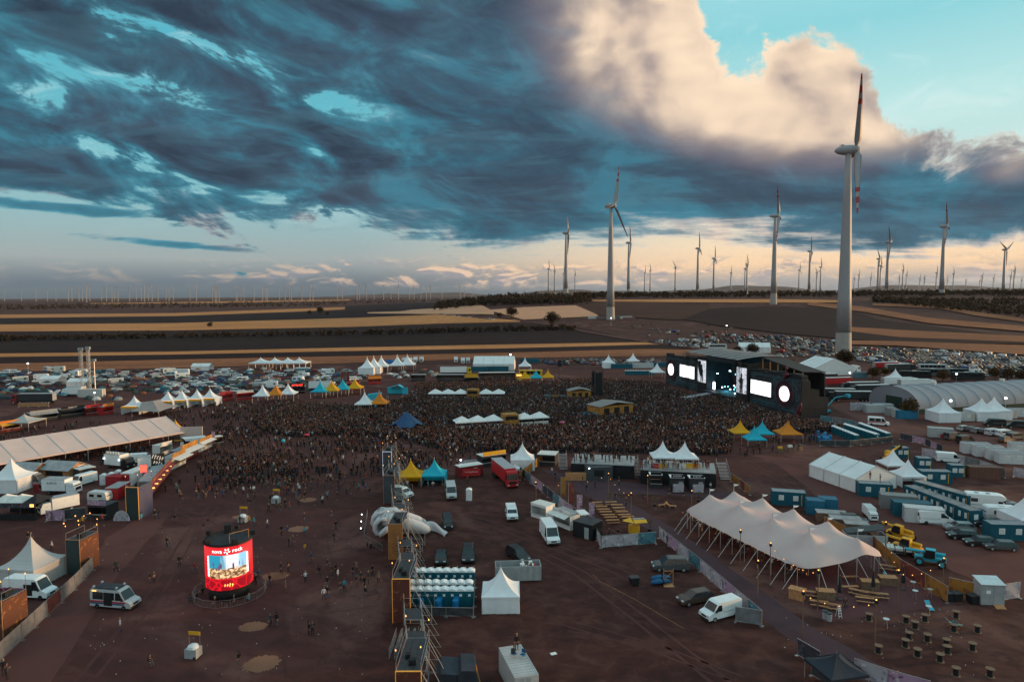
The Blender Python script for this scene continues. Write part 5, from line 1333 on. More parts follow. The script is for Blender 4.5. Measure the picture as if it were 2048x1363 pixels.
sw = MB(); sw.prism([(0, 0), (0, 12.2), (3.2, 12.0), (3.4, 9.5), (6.5, 9.0), (6.7, 6.8), (10, 6.4), (10, 0)], -.2, .2)
q = part(stage, 'right_side_wall', sw, 'stage_black'); q.location = (SL + .25, 0, 0); q.rotation_euler = (0, 0, R(90))
tl = MB(); loft(tl, [(SL - 1, -.6, 1.2), (SL + .4, -.9, 2.6), (SL + 1.4, -1, 4.6), (SL + 1.2, -.9, 6.2)], [(.5, .6), (.6, .7), (.4, .5), (.1, .12)], 8); part(stage, 'red_ornament', tl, 'stage_maroon')
tl = MB(); loft(tl, [(SL - 8, -.2, 12.2), (SL - 6.5, -.4, 13.6), (SL - 6.6, -.4, 15.2), (SL - 7.4, -.3, 17)], [(.6, .8), (.6, .7), (.4, .5), (.1, .12)], 8); part(stage, 'red_ornament', tl, 'stage_maroon')
rr = random.Random(4)
for i in range(26):
 x = sOL + 1 + rr.random() * (sOR - sOL - 2); z = 2.2 + abs(rr.gauss(0, 1.6)) if i < 20 else rr.uniform(7, 11); d = rr.uniform(1, 14)
 lb = MB().cb((x, d, z), (.34, .3, .34)); part(stage, 'stage_lamp', lb, 'lamp_teal' if i % 3 else 'lamp_white')
part(stage, 'light_column', MB().box(sOL + 2.2, sOL + 3.1, 1, 1.3, 2.4, 5.2), 'lamp_white')
for i in range(3):
 ld = bpy.data.lights.new('stage_light', 'POINT'); ld.energy = 800; ld.color = (.12, .72, 1.0); ld.shadow_soft_size = 1.2
 lo = bpy.data.objects.new('stage_light', ld); link(lo, stage); lo.location = (sOL + (sOR - sOL) * (.25 + .27 * i), 5 + 2 * i, 3.4)
for x in (sOL - 1.2, sOR + 1.2):
 la = MB()
 for k in range(10): la.cb((x, -3.2 + .012 * k * k, 13.2 - .62 * k), (1.3, .7, .56))
 part(stage, 'line_array', la, 'black')
c0, c1 = G(1448, 788), G(1368, 802)
cw = MB(); d_ = (c1 - c0); ln = d_.length
cwo = solo('catwalk', cw.box(0, ln, -1.6, 1.6, 1.2, 1.5).box(.2, ln - .2, -1.4, 1.4, 0, 1.2), 'grey_paint', 'pale low catwalk running from the stage into the crowd', 'catwalk', (c0.x, c0.y, 0), math.atan2(d_.y, d_.x))
part(cwo, 'light_strip', MB().box(.5, ln - .3, -1.64, -1.61, 1.3, 1.42), 'lamp_teal')
def tower_art(key, base, ink, ink2, sc=.9):
 m, q = new_mat(key); P_ = q.obj_coord('Object'); x_, y_, z_ = q.sep(P_)
 r1 = q.m('SQRT', (x_ + y_) * (x_ + y_) * 1.3 + (z_ - 1.9) * (z_ - 1.9)); r2 = q.m('SQRT', (x_ + y_) * (x_ + y_) * 1.3 + (z_ - 3.9) * (z_ - 3.9))
 rg = q.m('SINE', r1.min(r2) * 17.0); n1 = q.noise(P_, sc * 2.2, 4, .6, 1.0)
 c = q.mix(q.sstep(.2, .6, rg) * q.sstep(1.0, .7, r1.min(r2)), base, ink); c = q.mix(q.sstep(.55, .66, n1), c, ink2)
 q.l.new(c.s, q.bsdf.inputs['Base Color']); q.bsdf.inputs['Roughness'].default_value = .75; _MATS[key] = m
tower_art('art_slate', (.05, .052, .062, 1), (.06, .062, .07, 1), (.042, .043, .052, 1))
tower_art('art_gold', (.30, .115, .03, 1), (.15, .055, .02, 1), (.40, .17, .045, 1))
tower_art('art_red', (.10, .022, .014, 1), (.10, .024, .015, 1), (.30, .10, .03, 1), .5)
tower_art('art_green', (.018, .032, .034, 1), (.02, .036, .038, 1), (.016, .026, .028, 1))
tower_art('art_orange', (.10, .03, .012, 1), (.10, .03, .012, 1), (.30, .11, .02, 1), .35)
tower_art('art_blue', (.06, .06, .11, 1), (.06, .06, .11, 1), (.03, .05, .2, 1), .6)
defmat('glow_edge', (1.0, .42, .07), .5, 0, emit=.16); defmat('pale_edge', (.7, .78, .95), .5, 0, emit=.35)
def gate_tower(X, Y, front, side_l, side_r, label, hgt=5.6, w=2.1, dep=6.2, edge='wood', brace=True, rz=0.0, masts=True):
 t = thing('gate_tower', label, 'gate tower', (X, Y, 0), rz); h = w / 2
 fr = MB()
 for sx in (-1, 1):
  for y in (0.1, dep): fr.tube((sx * h, y, 0), (sx * h, y, hgt + .9), .03, .03, 5)
  for z in (.3, 2.1, 3.9, hgt, hgt + .9): fr.tube((sx * h, 0.1, z), (sx * h, dep, z), .025, .025, 4)
 for z in (2.1, 3.9, hgt): fr.tube((-h, dep, z), (h, dep, z), .025, .025, 4)
 part(t, 'scaffold', fr, 'steel')
 part(t, 'front_banner', MB().box(-h, h, 0, .05, .15, hgt), front)
 ed = MB().box(-h - .06, -h, -.04, .05, .15, hgt + .06).box(h, h + .06, -.04, .05, .15, hgt + .06).box(-h, h, -.04, .05, hgt, hgt + .08); part(t, 'banner_edge', ed, edge)
 if side_l: part(t, 'side_banner', MB().box(-h - .1, -h - .05, .1, dep, .2, hgt - .1), side_l)
 if side_r: part(t, 'side_banner', MB().box(h + .05, h + .1, .1, dep, .2, hgt - .1), side_r)
 for k in range(3): part(t, 'deck_board', MB().box(-h + .05 + k * (w - .1) / 3, -h + .03 + (k + 1) * (w - .1) / 3, .15, dep - .1, hgt - .12, hgt - .05), 'dark_steel')
 part(t, 'lamp_case', MB().cb((.2, 1.4, hgt + .2), (.7, .5, .5)), 'black'); part(t, 'lamp_case', MB().cb((-.4, 2.6, hgt + .15), (.5, .6, .4)), 'black')
 if brace:
  for k in range(3):
   b_ = MB(); y = .3 + k * (dep - .5) / 2
   b_.tube((h, y, hgt - .2), (h + 2.6, y, .2), .03, .03, 5).tube((h, y, .25), (h + 2.6, y, .25), .025, .025, 4).tube((h, y, hgt * .55), (h + 1.7, y, .25), .025, .025, 4).tube((h + 2.6, y, 0), (h + 2.6, y, 2.2), .03, .03, 5).tube((h, y, 2.15), (h + 2.6, y, 2.15), .022, .022, 4)
   part(t, 'outrigger', b_, 'grey_paint')
 if masts:
  for x, y, hh in ((-h, .1, 1.9), (h, .1, 2.2), (-h, dep, 2.2), (h, dep, 1.8)):
   q = part(t, 'mast', MB().tube((x, y, hgt + .8), (x, y, hgt + hh), .025, .025, 4), 'dark_steel')
   part(q, 'bulb', MB().lathe([(.02, hgt + hh), (.055, hgt + hh + .04), (.055, hgt + hh + .12), (.02, hgt + hh + .18)], 7, 0, (x, y, 0)), 'lamp_warm')
 return t
gate_tower(-27.8, 149, 'art_slate', 'banner_teal', None, 'farthest slate gate tower with pale glowing edge, in front of the crowd', edge='pale_edge', w=1.9)
gate_tower(-23.8, 129, 'art_slate', 'banner_teal', None, 'slate banner gate tower beside the white minivan', edge='wood')
gate_tower(-17.8, 101, 'art_gold', 'art_gold', None, 'gate tower with golden ornament banner in front of the white inflatables', edge='wood')
gate_tower(-13.7, 81, 'art_red', 'banner_red', None, 'gate tower with dark red banner and glowing edge beside the portable toilets', edge='glow_edge')
gate_tower(-9.7, 60.5, 'art_red', 'banner_red', None, 'nearest gate tower cut by the lower edge, glowing edge at its top', edge='glow_edge', w=2.3)
p = G(266, 1040); gate_tower(p.x, p.y, 'art_green', None, 'art_blue', 'dark green gate tower with golden edge by the food stalls at left', 6.0, 2.3, 4.2, 'glow_edge', False, R(-4))
p = G(148, 1150); gate_tower(p.x, p.y, 'art_green', None, 'art_orange', 'dark gate tower behind the grey pagoda at left with figure banner', 5.2, 2.1, 3.8, 'wood', False, R(-6))
p = G(-10, 1292); gate_tower(p.x, p.y, 'art_red', None, 'art_orange', 'orange figure gate tower cut by the left edge of the picture', 5.4, 2.2, 3.4, 'wood', False, R(-8))
TW = [(-27.8, 149), (-23.8, 129), (-17.8, 101), (-13.7, 81), (-9.7, 60.5)]
for i in range(4):
 (xa, ya), (xb, yb) = TW[i], TW[i + 1]; y0, y1 = yb + 6.6, ya - .4; n = max(2, int((y1 - y0) / 2.4)); t = thing('gate_scaffold', 'steel scaffold run between gate towers, %s from the back' % ordw(i + 1), 'scaffold', (xb, y0, 0)); sl = (xa - xb) / (ya - yb); hh = 3.4
 for k in range(n + 1):
  y = (y1 - y0) * k / n; x = sl * y; f = MB()
  for sx in (-1.0, 1.0): f.tube((x + sx, y, 0), (x + sx, y, hh + .6), .03, .03, 4)
  for z in (.3, 2.0, hh): f.tube((x - 1, y, z), (x + 1, y, z), .025, .025, 4)
  f.tube((x + 1, y, hh), (x + 3.0, y, .1), .025, .025, 4).tube((x + 1, y, .15), (x + 3.0, y, .15), .02, .02, 4); part(t, 'bay_frame', f, 'grey_paint')
  if k < n:
   d = (y1 - y0) / n
   for sx in (-1.0, 1.0): part(t, 'brace', MB().tube((x + sx, y, .3), (x + sx + sl * d, y + d, hh), .022, .022, 4), 'steel'); part(t, 'ledger', MB().tube((x + sx, y, hh), (x + sx + sl * d, y + d, hh), .025, .025, 4), 'steel')
   if (k + i) % 2: part(t, 'drape', MB().slab([(x - 1.1, y, .1), (x - 1.1 + sl * d, y + d, .1), (x - 1.1 + sl * d, y + d, hh), (x - 1.1, y, hh)], (-1, 0, 0), .03), 'banner_dark')
   else: part(t, 'deck_board', MB().slab([(x - .9, y + .05, hh), (x + .9, y + .05, hh), (x + .9 + sl * d, y + d - .05, hh), (x - .9 + sl * d, y + d - .05, hh)], (0, 0, 1), .05), 'dark_steel')
def cage(px, py, nx_, ny_, label):
 p = G(px, py); t = thing('queue_gate', label, 'barrier', (p.x, p.y, 0))
 for i in range(nx_):
  for j in range(ny_):
   x, y = i * .75, j * 1.3
   for xa in (0, .6):
    mb = MB()
    for z in (.1, .6, 1.1): mb.tube((x + xa, y, z), (x + xa, y + 1.1, z), .02, .02, 4)
    for q in (0, .37, .74, 1.1): mb.tube((x + xa, y + q, 0), (x + xa, y + q, 1.1), .018, .018, 4)
    part(t, 'rail_panel', mb, 'alu')
cage(778, 1318, 4, 4, 'bright steel queue gates below the dark red gate tower')
for i, (px, py) in enumerate(((828, 1268), (832, 1282), (836, 1295), (838, 1308), (838, 1320))):
 p = G(px, py); c_ = solo('flight_case', MB().box(-.55, .55, -.4, .4, .12, .85), 'black', ordw(i + 1) + ' black flight case from the back in the row beside the queue gates', 'case', (p.x, p.y, 0), .05 * i, 'flight cases beside the queue gates')
 part(c_, 'edge', MB().box(-.57, .57, -.42, .42, .78, .82).box(-.57, .57, -.42, .42, .14, .18), 'alu'); part(c_, 'latch_plate', MB().box(-.1, .1, -.425, -.41, .45, .6), 'alu')
def bend(mb, r, z0, k=1.0):
 o = MB(); o.f = mb.f; o.m = mb.m; o.v = [(r * math.sin(x * k / r), -r * math.cos(x * k / r), z + z0) for x, y, z in mb.v]; return o
RL = 3.0; p = G(461, 1204); LY = p.y + RL - .3; LX = p.x * LY / p.y
led = thing('led_drum', 'tall round red LED screen tower showing a concert picture', 'screen', (LX, LY, 0), R(19))
def led_red():
 m, q = new_mat('led_red'); P_ = q.obj_coord('Object'); x_, y_, z_ = q.sep(P_)
 vor = q.n.new('ShaderNodeTexVoronoi'); vor.feature = 'DISTANCE_TO_EDGE'; vor.inputs['Scale'].default_value = .9; q.put(vor.inputs['Vector'], P_)
 f = q.sstep(.06, .09, Val(q, vor.outputs['Distance'])) * q.sstep(3.3, 2.9, z_)
 c = q.mix(f, (.82, .012, .02, 1), (.36, .004, .014, 1))
 q.l.new(c.s, q.bsdf.inputs['Emission Color']); q.bsdf.inputs['Emission Strength'].default_value = .95; q.bsdf.inputs['Base Color'].default_value = (.02, .005, .005, 1); _MATS['led_red'] = m
led_red()
def led_pic():
 m, q = new_mat('led_picture'); P_ = q.obj_coord('Object'); x_, y_, z_ = q.sep(P_); n1 = q.noise(q.xyz(x_, z_ * 1.4), 1.9, 5, .65, .5); n2 = q.noise(q.xyz(x_ * 3.2, z_ * .35), .9, 3, .5)
 zz = (z_ - 3.35) * (1 / 2.75)
 sky = q.mix(q.sstep(-.8, .2, x_ + (n2 - .5) * 1.6), (.02, .28, .42, 1), (1, .98, 1, 1)); sky = q.mix(q.sstep(.9, 1.7, x_), sky, (.25, .55, .75, 1))
 peo = q.mix(q.sstep(.42, .6, n1), (.10, .035, .015, 1), (1, .62, .3, 1)); peo = q.mix(q.sstep(.58, .72, n1), peo, (1, .93, .86, 1))
 c = q.mix(q.sstep(.42, .52, zz + (n1 - .5) * .3), peo, sky)
 c = q.mix(q.sstep(.55, .62, n2) * q.sstep(.35, .45, zz) * q.sstep(.85, .6, zz), c, (.12, .03, .08, 1))
 q.l.new(c.s, q.bsdf.inputs['Emission Color']); q.bsdf.inputs['Emission Strength'].default_value = 1.15; q.bsdf.inputs['Base Color'].default_value = (.02, .02, .02, 1); _MATS['led_picture'] = m
led_pic()
part(led, 'plinth', MB().lathe([(RL - .35, 0), (RL - .3, 1.68)], 40), 'black', True)
part(led, 'screen', MB().lathe([(RL, 1.7), (RL, 7.5)], 56, 0, (0, 0, 0), 'z'), 'led_red', True)
def pf(u, v): a = -.86 + 1.72 * u; return ((RL + .02) * math.sin(a), -(RL + .02) * math.cos(a), 3.3 + 3.1 * v)
part(led, 'picture', MB().grid(pf, 30, 4), 'led_picture', True)
for tx, z0, x0, sz, k in (('nova', 6.93, -1.3, .72, 'lamp_white'), ('rock', 6.93, 1.3, .72, 'lamp_white'), ('~~~~', 2.4, .12, .5, 'lamp_warm')):
 t_ = marks(4, sz) if tx[0] == '~' else text_mb(tx, sz); t_.v = [(x + x0, y, z) for x, y, z in t_.v]; part(led, 'lettering', bend(t_, RL + .025, z0), k if k != 'lamp_white' else 'screen_white')
em = MB()
for k in range(5):
 a = TAU * k / 5 + .3; em.add([(math.cos(a) * .12, 0, math.sin(a) * .12), (math.cos(a + .5) * .38, 0, math.sin(a + .5) * .38), (math.cos(a + .95) * .42, 0, math.sin(a + .95) * .42), (math.cos(a + .85) * .2, 0, math.sin(a + .85) * .2)], [(0, 1, 2, 3)])
part(led, 'emblem', bend(em, RL + .025, 6.93), 'screen_white')
for sx in (-1, 1):
 tk = MB()
 for k in range(12): tk.box(sx * 2.75 - .14, sx * 2.75 + .14, 0, .001, 3.5 + k * .23, 3.65 + k * .23)
 part(led, 'side_marks', bend(tk, RL + .025, 0), 'screen_white')
part(led, 'top_rim', MB().lathe([(RL + .12, 7.52), (RL + .12, 7.85), (RL + .02, 7.85), (RL + .02, 7.52)], 40, 0, (0, 0, 0), 'z', False), 'black', True)
part(led, 'top_deck', MB().lathe([(.05, 7.58), (RL, 7.58), (RL, 7.66), (.05, 7.66)], 30), 'dark_steel')
for k in range(4):
 a = TAU * k / 4 + .4; tt = MB(); truss(tt, (math.cos(a) * RL * 1.15, math.sin(a) * RL * 1.15, 7.66), (0, 0, 8.7), .35, .03); part(led, 'top_truss', tt, 'dark_steel')
part(led, 'top_winch', MB().cb((0, 0, 9.0), (.9, .9, 1.1)), 'black')
for k in range(5):
 a = TAU * k / 5; part(led, 'top_speaker', MB().cb((math.cos(a) * (RL + .1), math.sin(a) * (RL + .1), 8.1), (.6, .5, .55), 0, a), 'black')
part(led, 'rail', MB().path([(.3, -2.4, 7.66), (.3, -2.4, 9.0), (2.6, -1.2, 9.0), (2.6, -1.2, 7.66)], .04, 5), 'wood')
n = 16; rb = 4.6; pts = [(LX + rb * math.cos(TAU * k / n), LY + rb * math.sin(TAU * k / n), 0) for k in range(n + 1)]
barrier_run(pts, 'ring of steel crowd barriers around the round LED screen')
hd = math.atan2(.817, .577)
marquee((-127.5, 133, 0), hd, 65, 21, 3.0, 6.3, 13, 'long white open-sided marquee at the left edge above the food trucks', 'fabric_warm')
a_, b_ = G(1618, 952), G(1706, 983); ang = math.atan2(b_.y - a_.y, b_.x - a_.x)
marquee(a_, ang, (b_ - a_).length + .6, 10.5, 2.7, 5.0, 3, 'closed white marquee beside the blue office containers', 'fabric_white', 'nfse')
a_, b_ = G(946, 741), G(1028, 741)
marquee(a_, math.atan2(b_.y - a_.y, b_.x - a_.x), (b_ - a_).length, 14, 3.6, 7.2, 4, 'large white marquee on the far side of the crowd near the golden field', 'fabric_white', 'nfse')
a_, b_ = G(1590, 744), G(1632, 752)
marquee(a_, math.atan2(b_.y - a_.y, b_.x - a_.x), 16, 22, 3.6, 8.2, 4, 'white marquee just behind the right end of the stage', 'fabric_white', 'nfse')
a_, b_ = G(1478, 705), G(1541, 706)
marquee(a_, math.atan2(b_.y - a_.y, b_.x - a_.x), (b_ - a_).length, 15, 4, 6.6, 4, 'white marquee behind the broad tree at the edge of the car park', 'fabric_white', 'nfse')
ax, ay = 134.0, 223.0; ang = R(14); hall = thing('arched_hall', 'grey fabric hall with a round arched roof at the right edge', 'hall', (ax, ay, 0), ang); HW, HH, HLn = 22.0, 8.0, 66.0
defmat('hall_grey', (.25, .262, .295), .7, .08, .15, trans=.1); defmat('hall_green', (.02, .04, .03), .8, .2, .3)
def arch(t): return (HW / 2 - HW / 2 * math.cos(math.pi * t), 1.6 + (HH - 1.6) * math.sin(math.pi * t) ** .85)
nb = 13
for i in range(nb):
 def fn(u, v, i=i):
  y, z = arch(v); return ((i + u) * HLn / nb, y, z - .12 * math.sin(math.pi * u) * math.sin(math.pi * v))
 part(hall, 'roof_panel', MB().grid(fn, 4, 18), 'hall_grey', True)
for i in range(nb + 1):
 rb_ = MB().path([(i * HLn / nb, *[arch(k / 18)[0], arch(k / 18)[1] + .04]) for k in range(19)], .07, 5); part(hall, 'arch_rib', rb_, 'hall_grey')
gp = [arch(k / 18) for k in range(19)]
part(hall, 'gable', MB().slab([(.05, 0, 0)] + [(.05, y, z - .05) for y, z in gp] + [(.05, HW, 0)], (1, 0, 0), .1), 'hall_grey')
part(hall, 'gate', MB().box(-.12, .02, 7, 14, 0, 4.6), 'hall_green')
for y in (0, HW - .2): part(hall, 'base_wall', MB().box(.1, HLn, y, y + .2, 0, 1.7), 'hall_green')
for x in (17, 47): part(hall, 'roof_vent', MB().lathe([(.7, HH - .1), (.7, HH + .5), (.9, HH + .55), (.9, HH + .8), (.1, HH + .9)], 12, 0, (x, HW / 2, 0)), 'off_white')
FL, FR, BR, BL = Vector((28.6, 115.5, 0)), Vector((38.7, 89.6, 0)), Vector((53.6, 94.2, 0)), Vector((41.5, 120, 0))
peaks = []
for (a, b) in ((.1, .3), (.36, .3), (.62, .3), (.86, .32), (.06, .72), (.3, .72), (.53, .72), (.76, .72), (.95, .7)): peaks.append((a, b))
def bil(a, b): return FL.lerp(FR, a).lerp(BL.lerp(BR, a), b)
PKW = [bil(a, b) for a, b in peaks]
def st_z(p, a, b):
 e = min(a * 26, (1 - a) * 26, b * 13.5, (1 - b) * 13.5)
 z = 2.5 + 1.9 * (1 - math.exp(-max(0, e) / 2.6)); s_ = 0
 for k in PKW: s_ += math.exp(-math.hypot(p.x - k.x, p.y - k.y) / 1.9) * 2.5
 return z + min(2.6, s_) * .9
def st_fn(u, v):
 a, b = u, v; p = bil(a, b); c = bil(.5, .5); n_ = 10
 ea = abs(2 * a - 1); eb = abs(2 * b - 1); k = 1 - .10 * (ea ** 6) * (eb ** 6) - (.018 * abs(math.sin(a * math.pi * n_)) if eb > .97 else 0)
 p = c + (p - c) * k; return (p.x, p.y, st_z(p, a, b))
stt = thing('stretch_tent', 'huge cream stretch tent with many peaks at the lower right', 'tent', (0, 0, 0))
defmat('stretch', (.60, .46, .44), .7, .06, .4, trans=.2); part(stt, 'canopy', MB().grid(st_fn, 84, 44), 'stretch', True)
for k in PKW:
 q = part(stt, 'mast', MB().tube((k.x, k.y, 0), (k.x, k.y, 7.0), .06, .05, 6), 'alu'); fl = MB(); fl.add([(k.x, k.y, 6.9), (k.x, k.y, 6.55), (k.x + .5, k.y - .1, 6.62), (k.x + .9, k.y, 6.85)], [(0, 1, 2, 3)]); part(q, 'pennant', fl, 'fabric_white')
edge_pts = [(i / 10, 0) for i in range(11)] + [(1, j / 5) for j in range(1, 5)] + [(i / 10, 1) for i in range(11)] + [(0, j / 5) for j in range(1, 5)]
for a, b in edge_pts:
 q = Vector(st_fn(a, b)); c = bil(.5, .5); o_ = Vector((q.x - c.x, q.y - c.y, 0)); o_.normalize()
 if b == 0: o_ = Vector((-.92, -.37, 0))
 if b == 1: o_ = Vector((.92, .37, 0))
 e_ = part(stt, 'edge_pole', MB().tube((q.x, q.y, 0), (q.x, q.y, q.z), .045, .045, 5), 'alu')
 part(stt, 'guy_rope', MB().tube((q.x, q.y, q.z), (q.x + o_.x * 2.6, q.y + o_.y * 2.6, .02), .03, .03, 4), 'off_white')
for i in range(3):
 k = bil(.2 + .28 * i, .45); ld = bpy.data.lights.new('tent_lamp', 'POINT'); ld.energy = 60; ld.color = (1, .12, .08); ld.shadow_soft_size = .2; lo = bpy.data.objects.new('tent_lamp', ld); link(lo, stt); lo.location = (k.x, k.y, 3.6)
 part(stt, 'lamp', MB().cb((k.x, k.y, 3.35), (.25, .25, .2)), 'lamp_red')
for i in range(22):
 a = i / 21; k = bil(a, .06); part(stt, 'bulb', MB().cb((k.x, k.y, 2.4 - .15 * abs(math.sin(i * 1.4))), (.05, .05, .05)), 'lamp_warm')
sail = thing('sail_tent', 'flat grey-beige sail tent in the left crowd', 'tent', (0, 0, 0)); c = [G(264, 834), G(318, 838), G(360, 824), G(320, 818), G(272, 822)]
cz = [2.2, 2.4, 2.3, 3.6, 3.2]; q = MB(); ctr = sum(c, Vector()) / 5
def sfn(u, v):
 k = u * 5; i = int(k) % 5; t = k - int(k); a = c[i].lerp(c[(i + 1) % 5], t); z = cz[i] + (cz[(i + 1) % 5] - cz[i]) * t - .9 * t * (1 - t); r_ = v * (1 - .2 * math.sin(math.pi * t)); p_ = ctr.lerp(a, r_); return (p_.x, p_.y, 4.6 + (z - 4.6) * v ** .8)
defmat('sail', (.30, .245, .225), .8, .1, .4); part(sail, 'canopy', MB().grid(sfn, 60, 6), 'sail', True)
for i in range(5): part(sail, 'pole', MB().tube((c[i].x, c[i].y, 0), (c[i].x, c[i].y, cz[i]), .05, .05, 5), 'alu')
part(sail, 'mast', MB().tube((ctr.x, ctr.y, 0), (ctr.x, ctr.y, 4.6), .06, .06, 5), 'alu')
p = G(814, 858); star = thing('star_tent', 'dark blue star-shaped tent with red and yellow emblem in the crowd', 'tent', (p.x, p.y, 0)); SR = 7.2
def star_fn(u, v):
 a = u * TAU - math.pi / 2 + .1; k = .5 + .5 * math.cos(3 * (a - .55)); r_ = (3.6 + 3.9 * k ** 1.6) * v; z = 5.4 * (1 - v) ** 1.25 + (2.3 * (1 - k) * math.sin(math.pi * min(1, v)) * .35 + (1.9 * (1 - k) + .15) * v); return (r_ * math.cos(a), r_ * math.sin(a) * .9, z)
defmat('star_blue', (.01, .055, .14), .6, .1, .5); part(star, 'canopy', MB().grid(star_fn, 60, 10), 'star_blue', True); part(star, 'mast', MB().tube((0, 0, 0), (0, 0, 5.5), .08, .05, 6), 'alu')
eb = MB()
def onstar(x, z):   # emblem lies on the face towards the camera
 return (x, -1.05 - (4.05 - z) * .78, z)
for sx in (-1, 1):
 pts = [(.1, 3.0), (.35, 3.35), (.8, 3.5), (1.15, 3.3), (1.35, 2.95), (1.1, 2.75), (.8, 2.9), (.5, 2.75)]
 eb.add([onstar(sx * x, z) for x, z in pts], [tuple(range(8))])
em_ = part(star, 'emblem', eb, 'red_paint'); dk = MB(); dk.add([onstar(.42 * math.cos(t), 3.35 + .42 * math.sin(t)) for t in [TAU * k / 16 for k in range(16)]], [tuple(range(16))]); q = part(em_, 'sun_disc', dk, 'yellow'); q.location = (0, .03, 0)
p = G(800, 1066); inf = thing('inflatable_hands', 'two huge white inflatable hands lying beside the gate', 'inflatable', (p.x, p.y, 0)); defmat('inflate', (.55, .53, .54), .55, .06, .5, trans=.12)
for i, (ox, oy) in enumerate(((-.6, 2.6), (.4, -.6))):
 b = MB(); loft(b, [(-3.2 + ox, oy, 2.1), (-2.3 + ox, oy, 2.5), (-.8 + ox, oy + .1, 2.4), (1.2 + ox, oy + .1, 1.7), (3.2 + ox, oy, 1.15), (4.4 + ox, oy - .1, .75), (4.8 + ox, oy - .1, .6)], [(.9, .6), (1.35, 1.1), (1.4, 1.25), (1.15, 1.1), (1.0, 1.0), (.75, .7), (.2, .2)], 14)
 part(inf, 'forearm', b, 'inflate', True)
 for k in range(4):
  y = oy - 1.15 + .75 * k; f = MB(); loft(f, [(-2.2 + ox, y, 3.0), (-3.2 + ox, y, 3.05), (-4.1 + ox, y, 2.3), (-4.3 + ox, y, 1.3), (-3.9 + ox, y, .5), (-3.4 + ox, y, .35)], [(.3, .3), (.4, .42), (.42, .45), (.4, .42), (.35, .35), (.1, .1)], 10, 0, (0, 1, 0)); fo = part(inf, 'finger', f, 'inflate', True)
  kn = MB().cb((-3.3 + ox, y, 3.47), (.5, .12, .04)).cb((-2.7 + ox, y + .05, 3.4), (.3, .1, .04)); part(fo, 'crack_print', kn, 'print_black')
 th = MB(); loft(th, [(-1.6 + ox, oy - 1.2, 1.8), (-2.4 + ox, oy - 1.9, 1.4), (-3.1 + ox, oy - 2.1, .8), (-3.3 + ox, oy - 2.1, .35)], [(.5, .5), (.48, .5), (.4, .42), (.12, .12)], 10); part(inf, 'thumb', th, 'inflate', True)
sl = MB();
def cl_fn(u, v):
 x = 3.6 + 4.4 * u; w_ = 1.1 * (1 - .35 * u); return (x + .2 * math.sin(7 * v + 4 * u), 2.6 - 4.2 * u ** 1.6 + (v - .5) * w_ * 2, .15 + abs(math.sin(v * math.pi)) * (1.5 - .9 * u) * (1 + .25 * math.sin(9 * u + 6 * v)))
sl.grid(cl_fn, 16, 10); part(inf, 'slack_sleeve', sl, 'inflate', True)
for i in range(3):
 p = G(722 - i * 1, 1032 + i * 14); FL_ = solo('ground_spot', MB().box(-.12, .12, -.12, .12, 0, .45), 'black', ordw(i + 1) + ' white ground lamp from the back left of the inflatable hands', 'lamp', (p.x, p.y, 0), 0, 'ground lamps by the inflatables'); part(FL_, 'lens', MB().cb((.14, 0, .36), (.06, .2, .2)), 'lamp_white')
a = G(735, 1030); b = G(728, 1080); c_ = G(765, 1102); barrier_run([tuple(a), tuple(b), tuple(c_)], 'steel barriers left of the inflatable hands')
# ================================================================== right half: backstage, production yard, beer garden
pagoda(1480, 878, 'open', YEL, 'yellow pagoda tent left of the teal pair beside the stage front')
pagoda(1524, 880, 'open', TEA, 'back teal pagoda tent beside the orange one right of the crowd')
pagoda(1508, 892, 'open', TEA, 'front teal pagoda tent between yellow and orange tents right of the crowd')
pagoda(1575, 880, 'open', ORG, 'orange pagoda tent in front of the right end of the stage', 6.0, hs=1.0)
VZ = 3.0
defmat('deck_black', (.014, .014, .017), .85, .3, .4)
def platform(x1, y1, x2, y2, depth, z, label):
 a, b = G(x1, y1), G(x2, y2); L = (b - a).length; ang = math.atan2(b.y - a.y, b.x - a.x); t = thing('viewing_platform', label, 'platform', a, ang)
 part(t, 'skirt', MB().box(0, L, 0, depth, 0, z - .12), 'deck_black'); n = int(L / 2.5)
 for k in range(n): part(t, 'deck_panel', MB().box(k * L / n + .02, (k + 1) * L / n - .02, 0, depth, z - .1, z), 'grey_roof')
 for k in range(n):
  for y in (.05,):
   rl = MB(); x0, x1_ = k * L / n + .04, (k + 1) * L / n - .04
   for zz in (z + .1, z + 1.05): rl.tube((x0, y, zz), (x1_, y, zz), .025, .025, 4)
   for j in range(8): xx = x0 + (x1_ - x0) * j / 7; rl.tube((xx, y, z), (xx, y, z + 1.05), .014, .014, 4)
   part(t, 'railing', rl, 'steel')
 return t, L
platform(1142, 952, 1268, 958, 9, VZ, 'black viewing platform behind the grey bar container')
plat2, PL2 = platform(1281, 966, 1432, 975, 9, VZ, 'black viewing platform carrying two white pagodas and bars')
def stairs(x1, y1, width, z, label, ang=0.0, n=12):
 a = G(x1, y1); t = thing('steel_stairs', label, 'stairs', a, R(ang))
 for k in range(n): part(t, 'step', MB().box(0, width, k * .28, k * .28 + .3, z * (k + 1) / n - .05, z * (k + 1) / n), 'alu')
 for x in (0, width): part(t, 'handrail', MB().tube((x, 0, 1.0), (x, n * .28, z + 1.0), .03, .03, 5).tube((x, 0, 0), (x, 0, 1.0), .03, .03, 5).tube((x, n * .28, 0), (x, n * .28, z + 1.0), .03, .03, 5), 'steel')
 for x in (.02, width - .06): part(t, 'stringer', MB().slab([(x, 0, 0), (x, .3, 0), (x, n * .28, z - .25), (x, n * .28, z)], (1, 0, 0), .05), 'dark_steel')
stairs(1119, 940, 1.8, VZ, 'steel stairs at the left end of the black viewing platform')
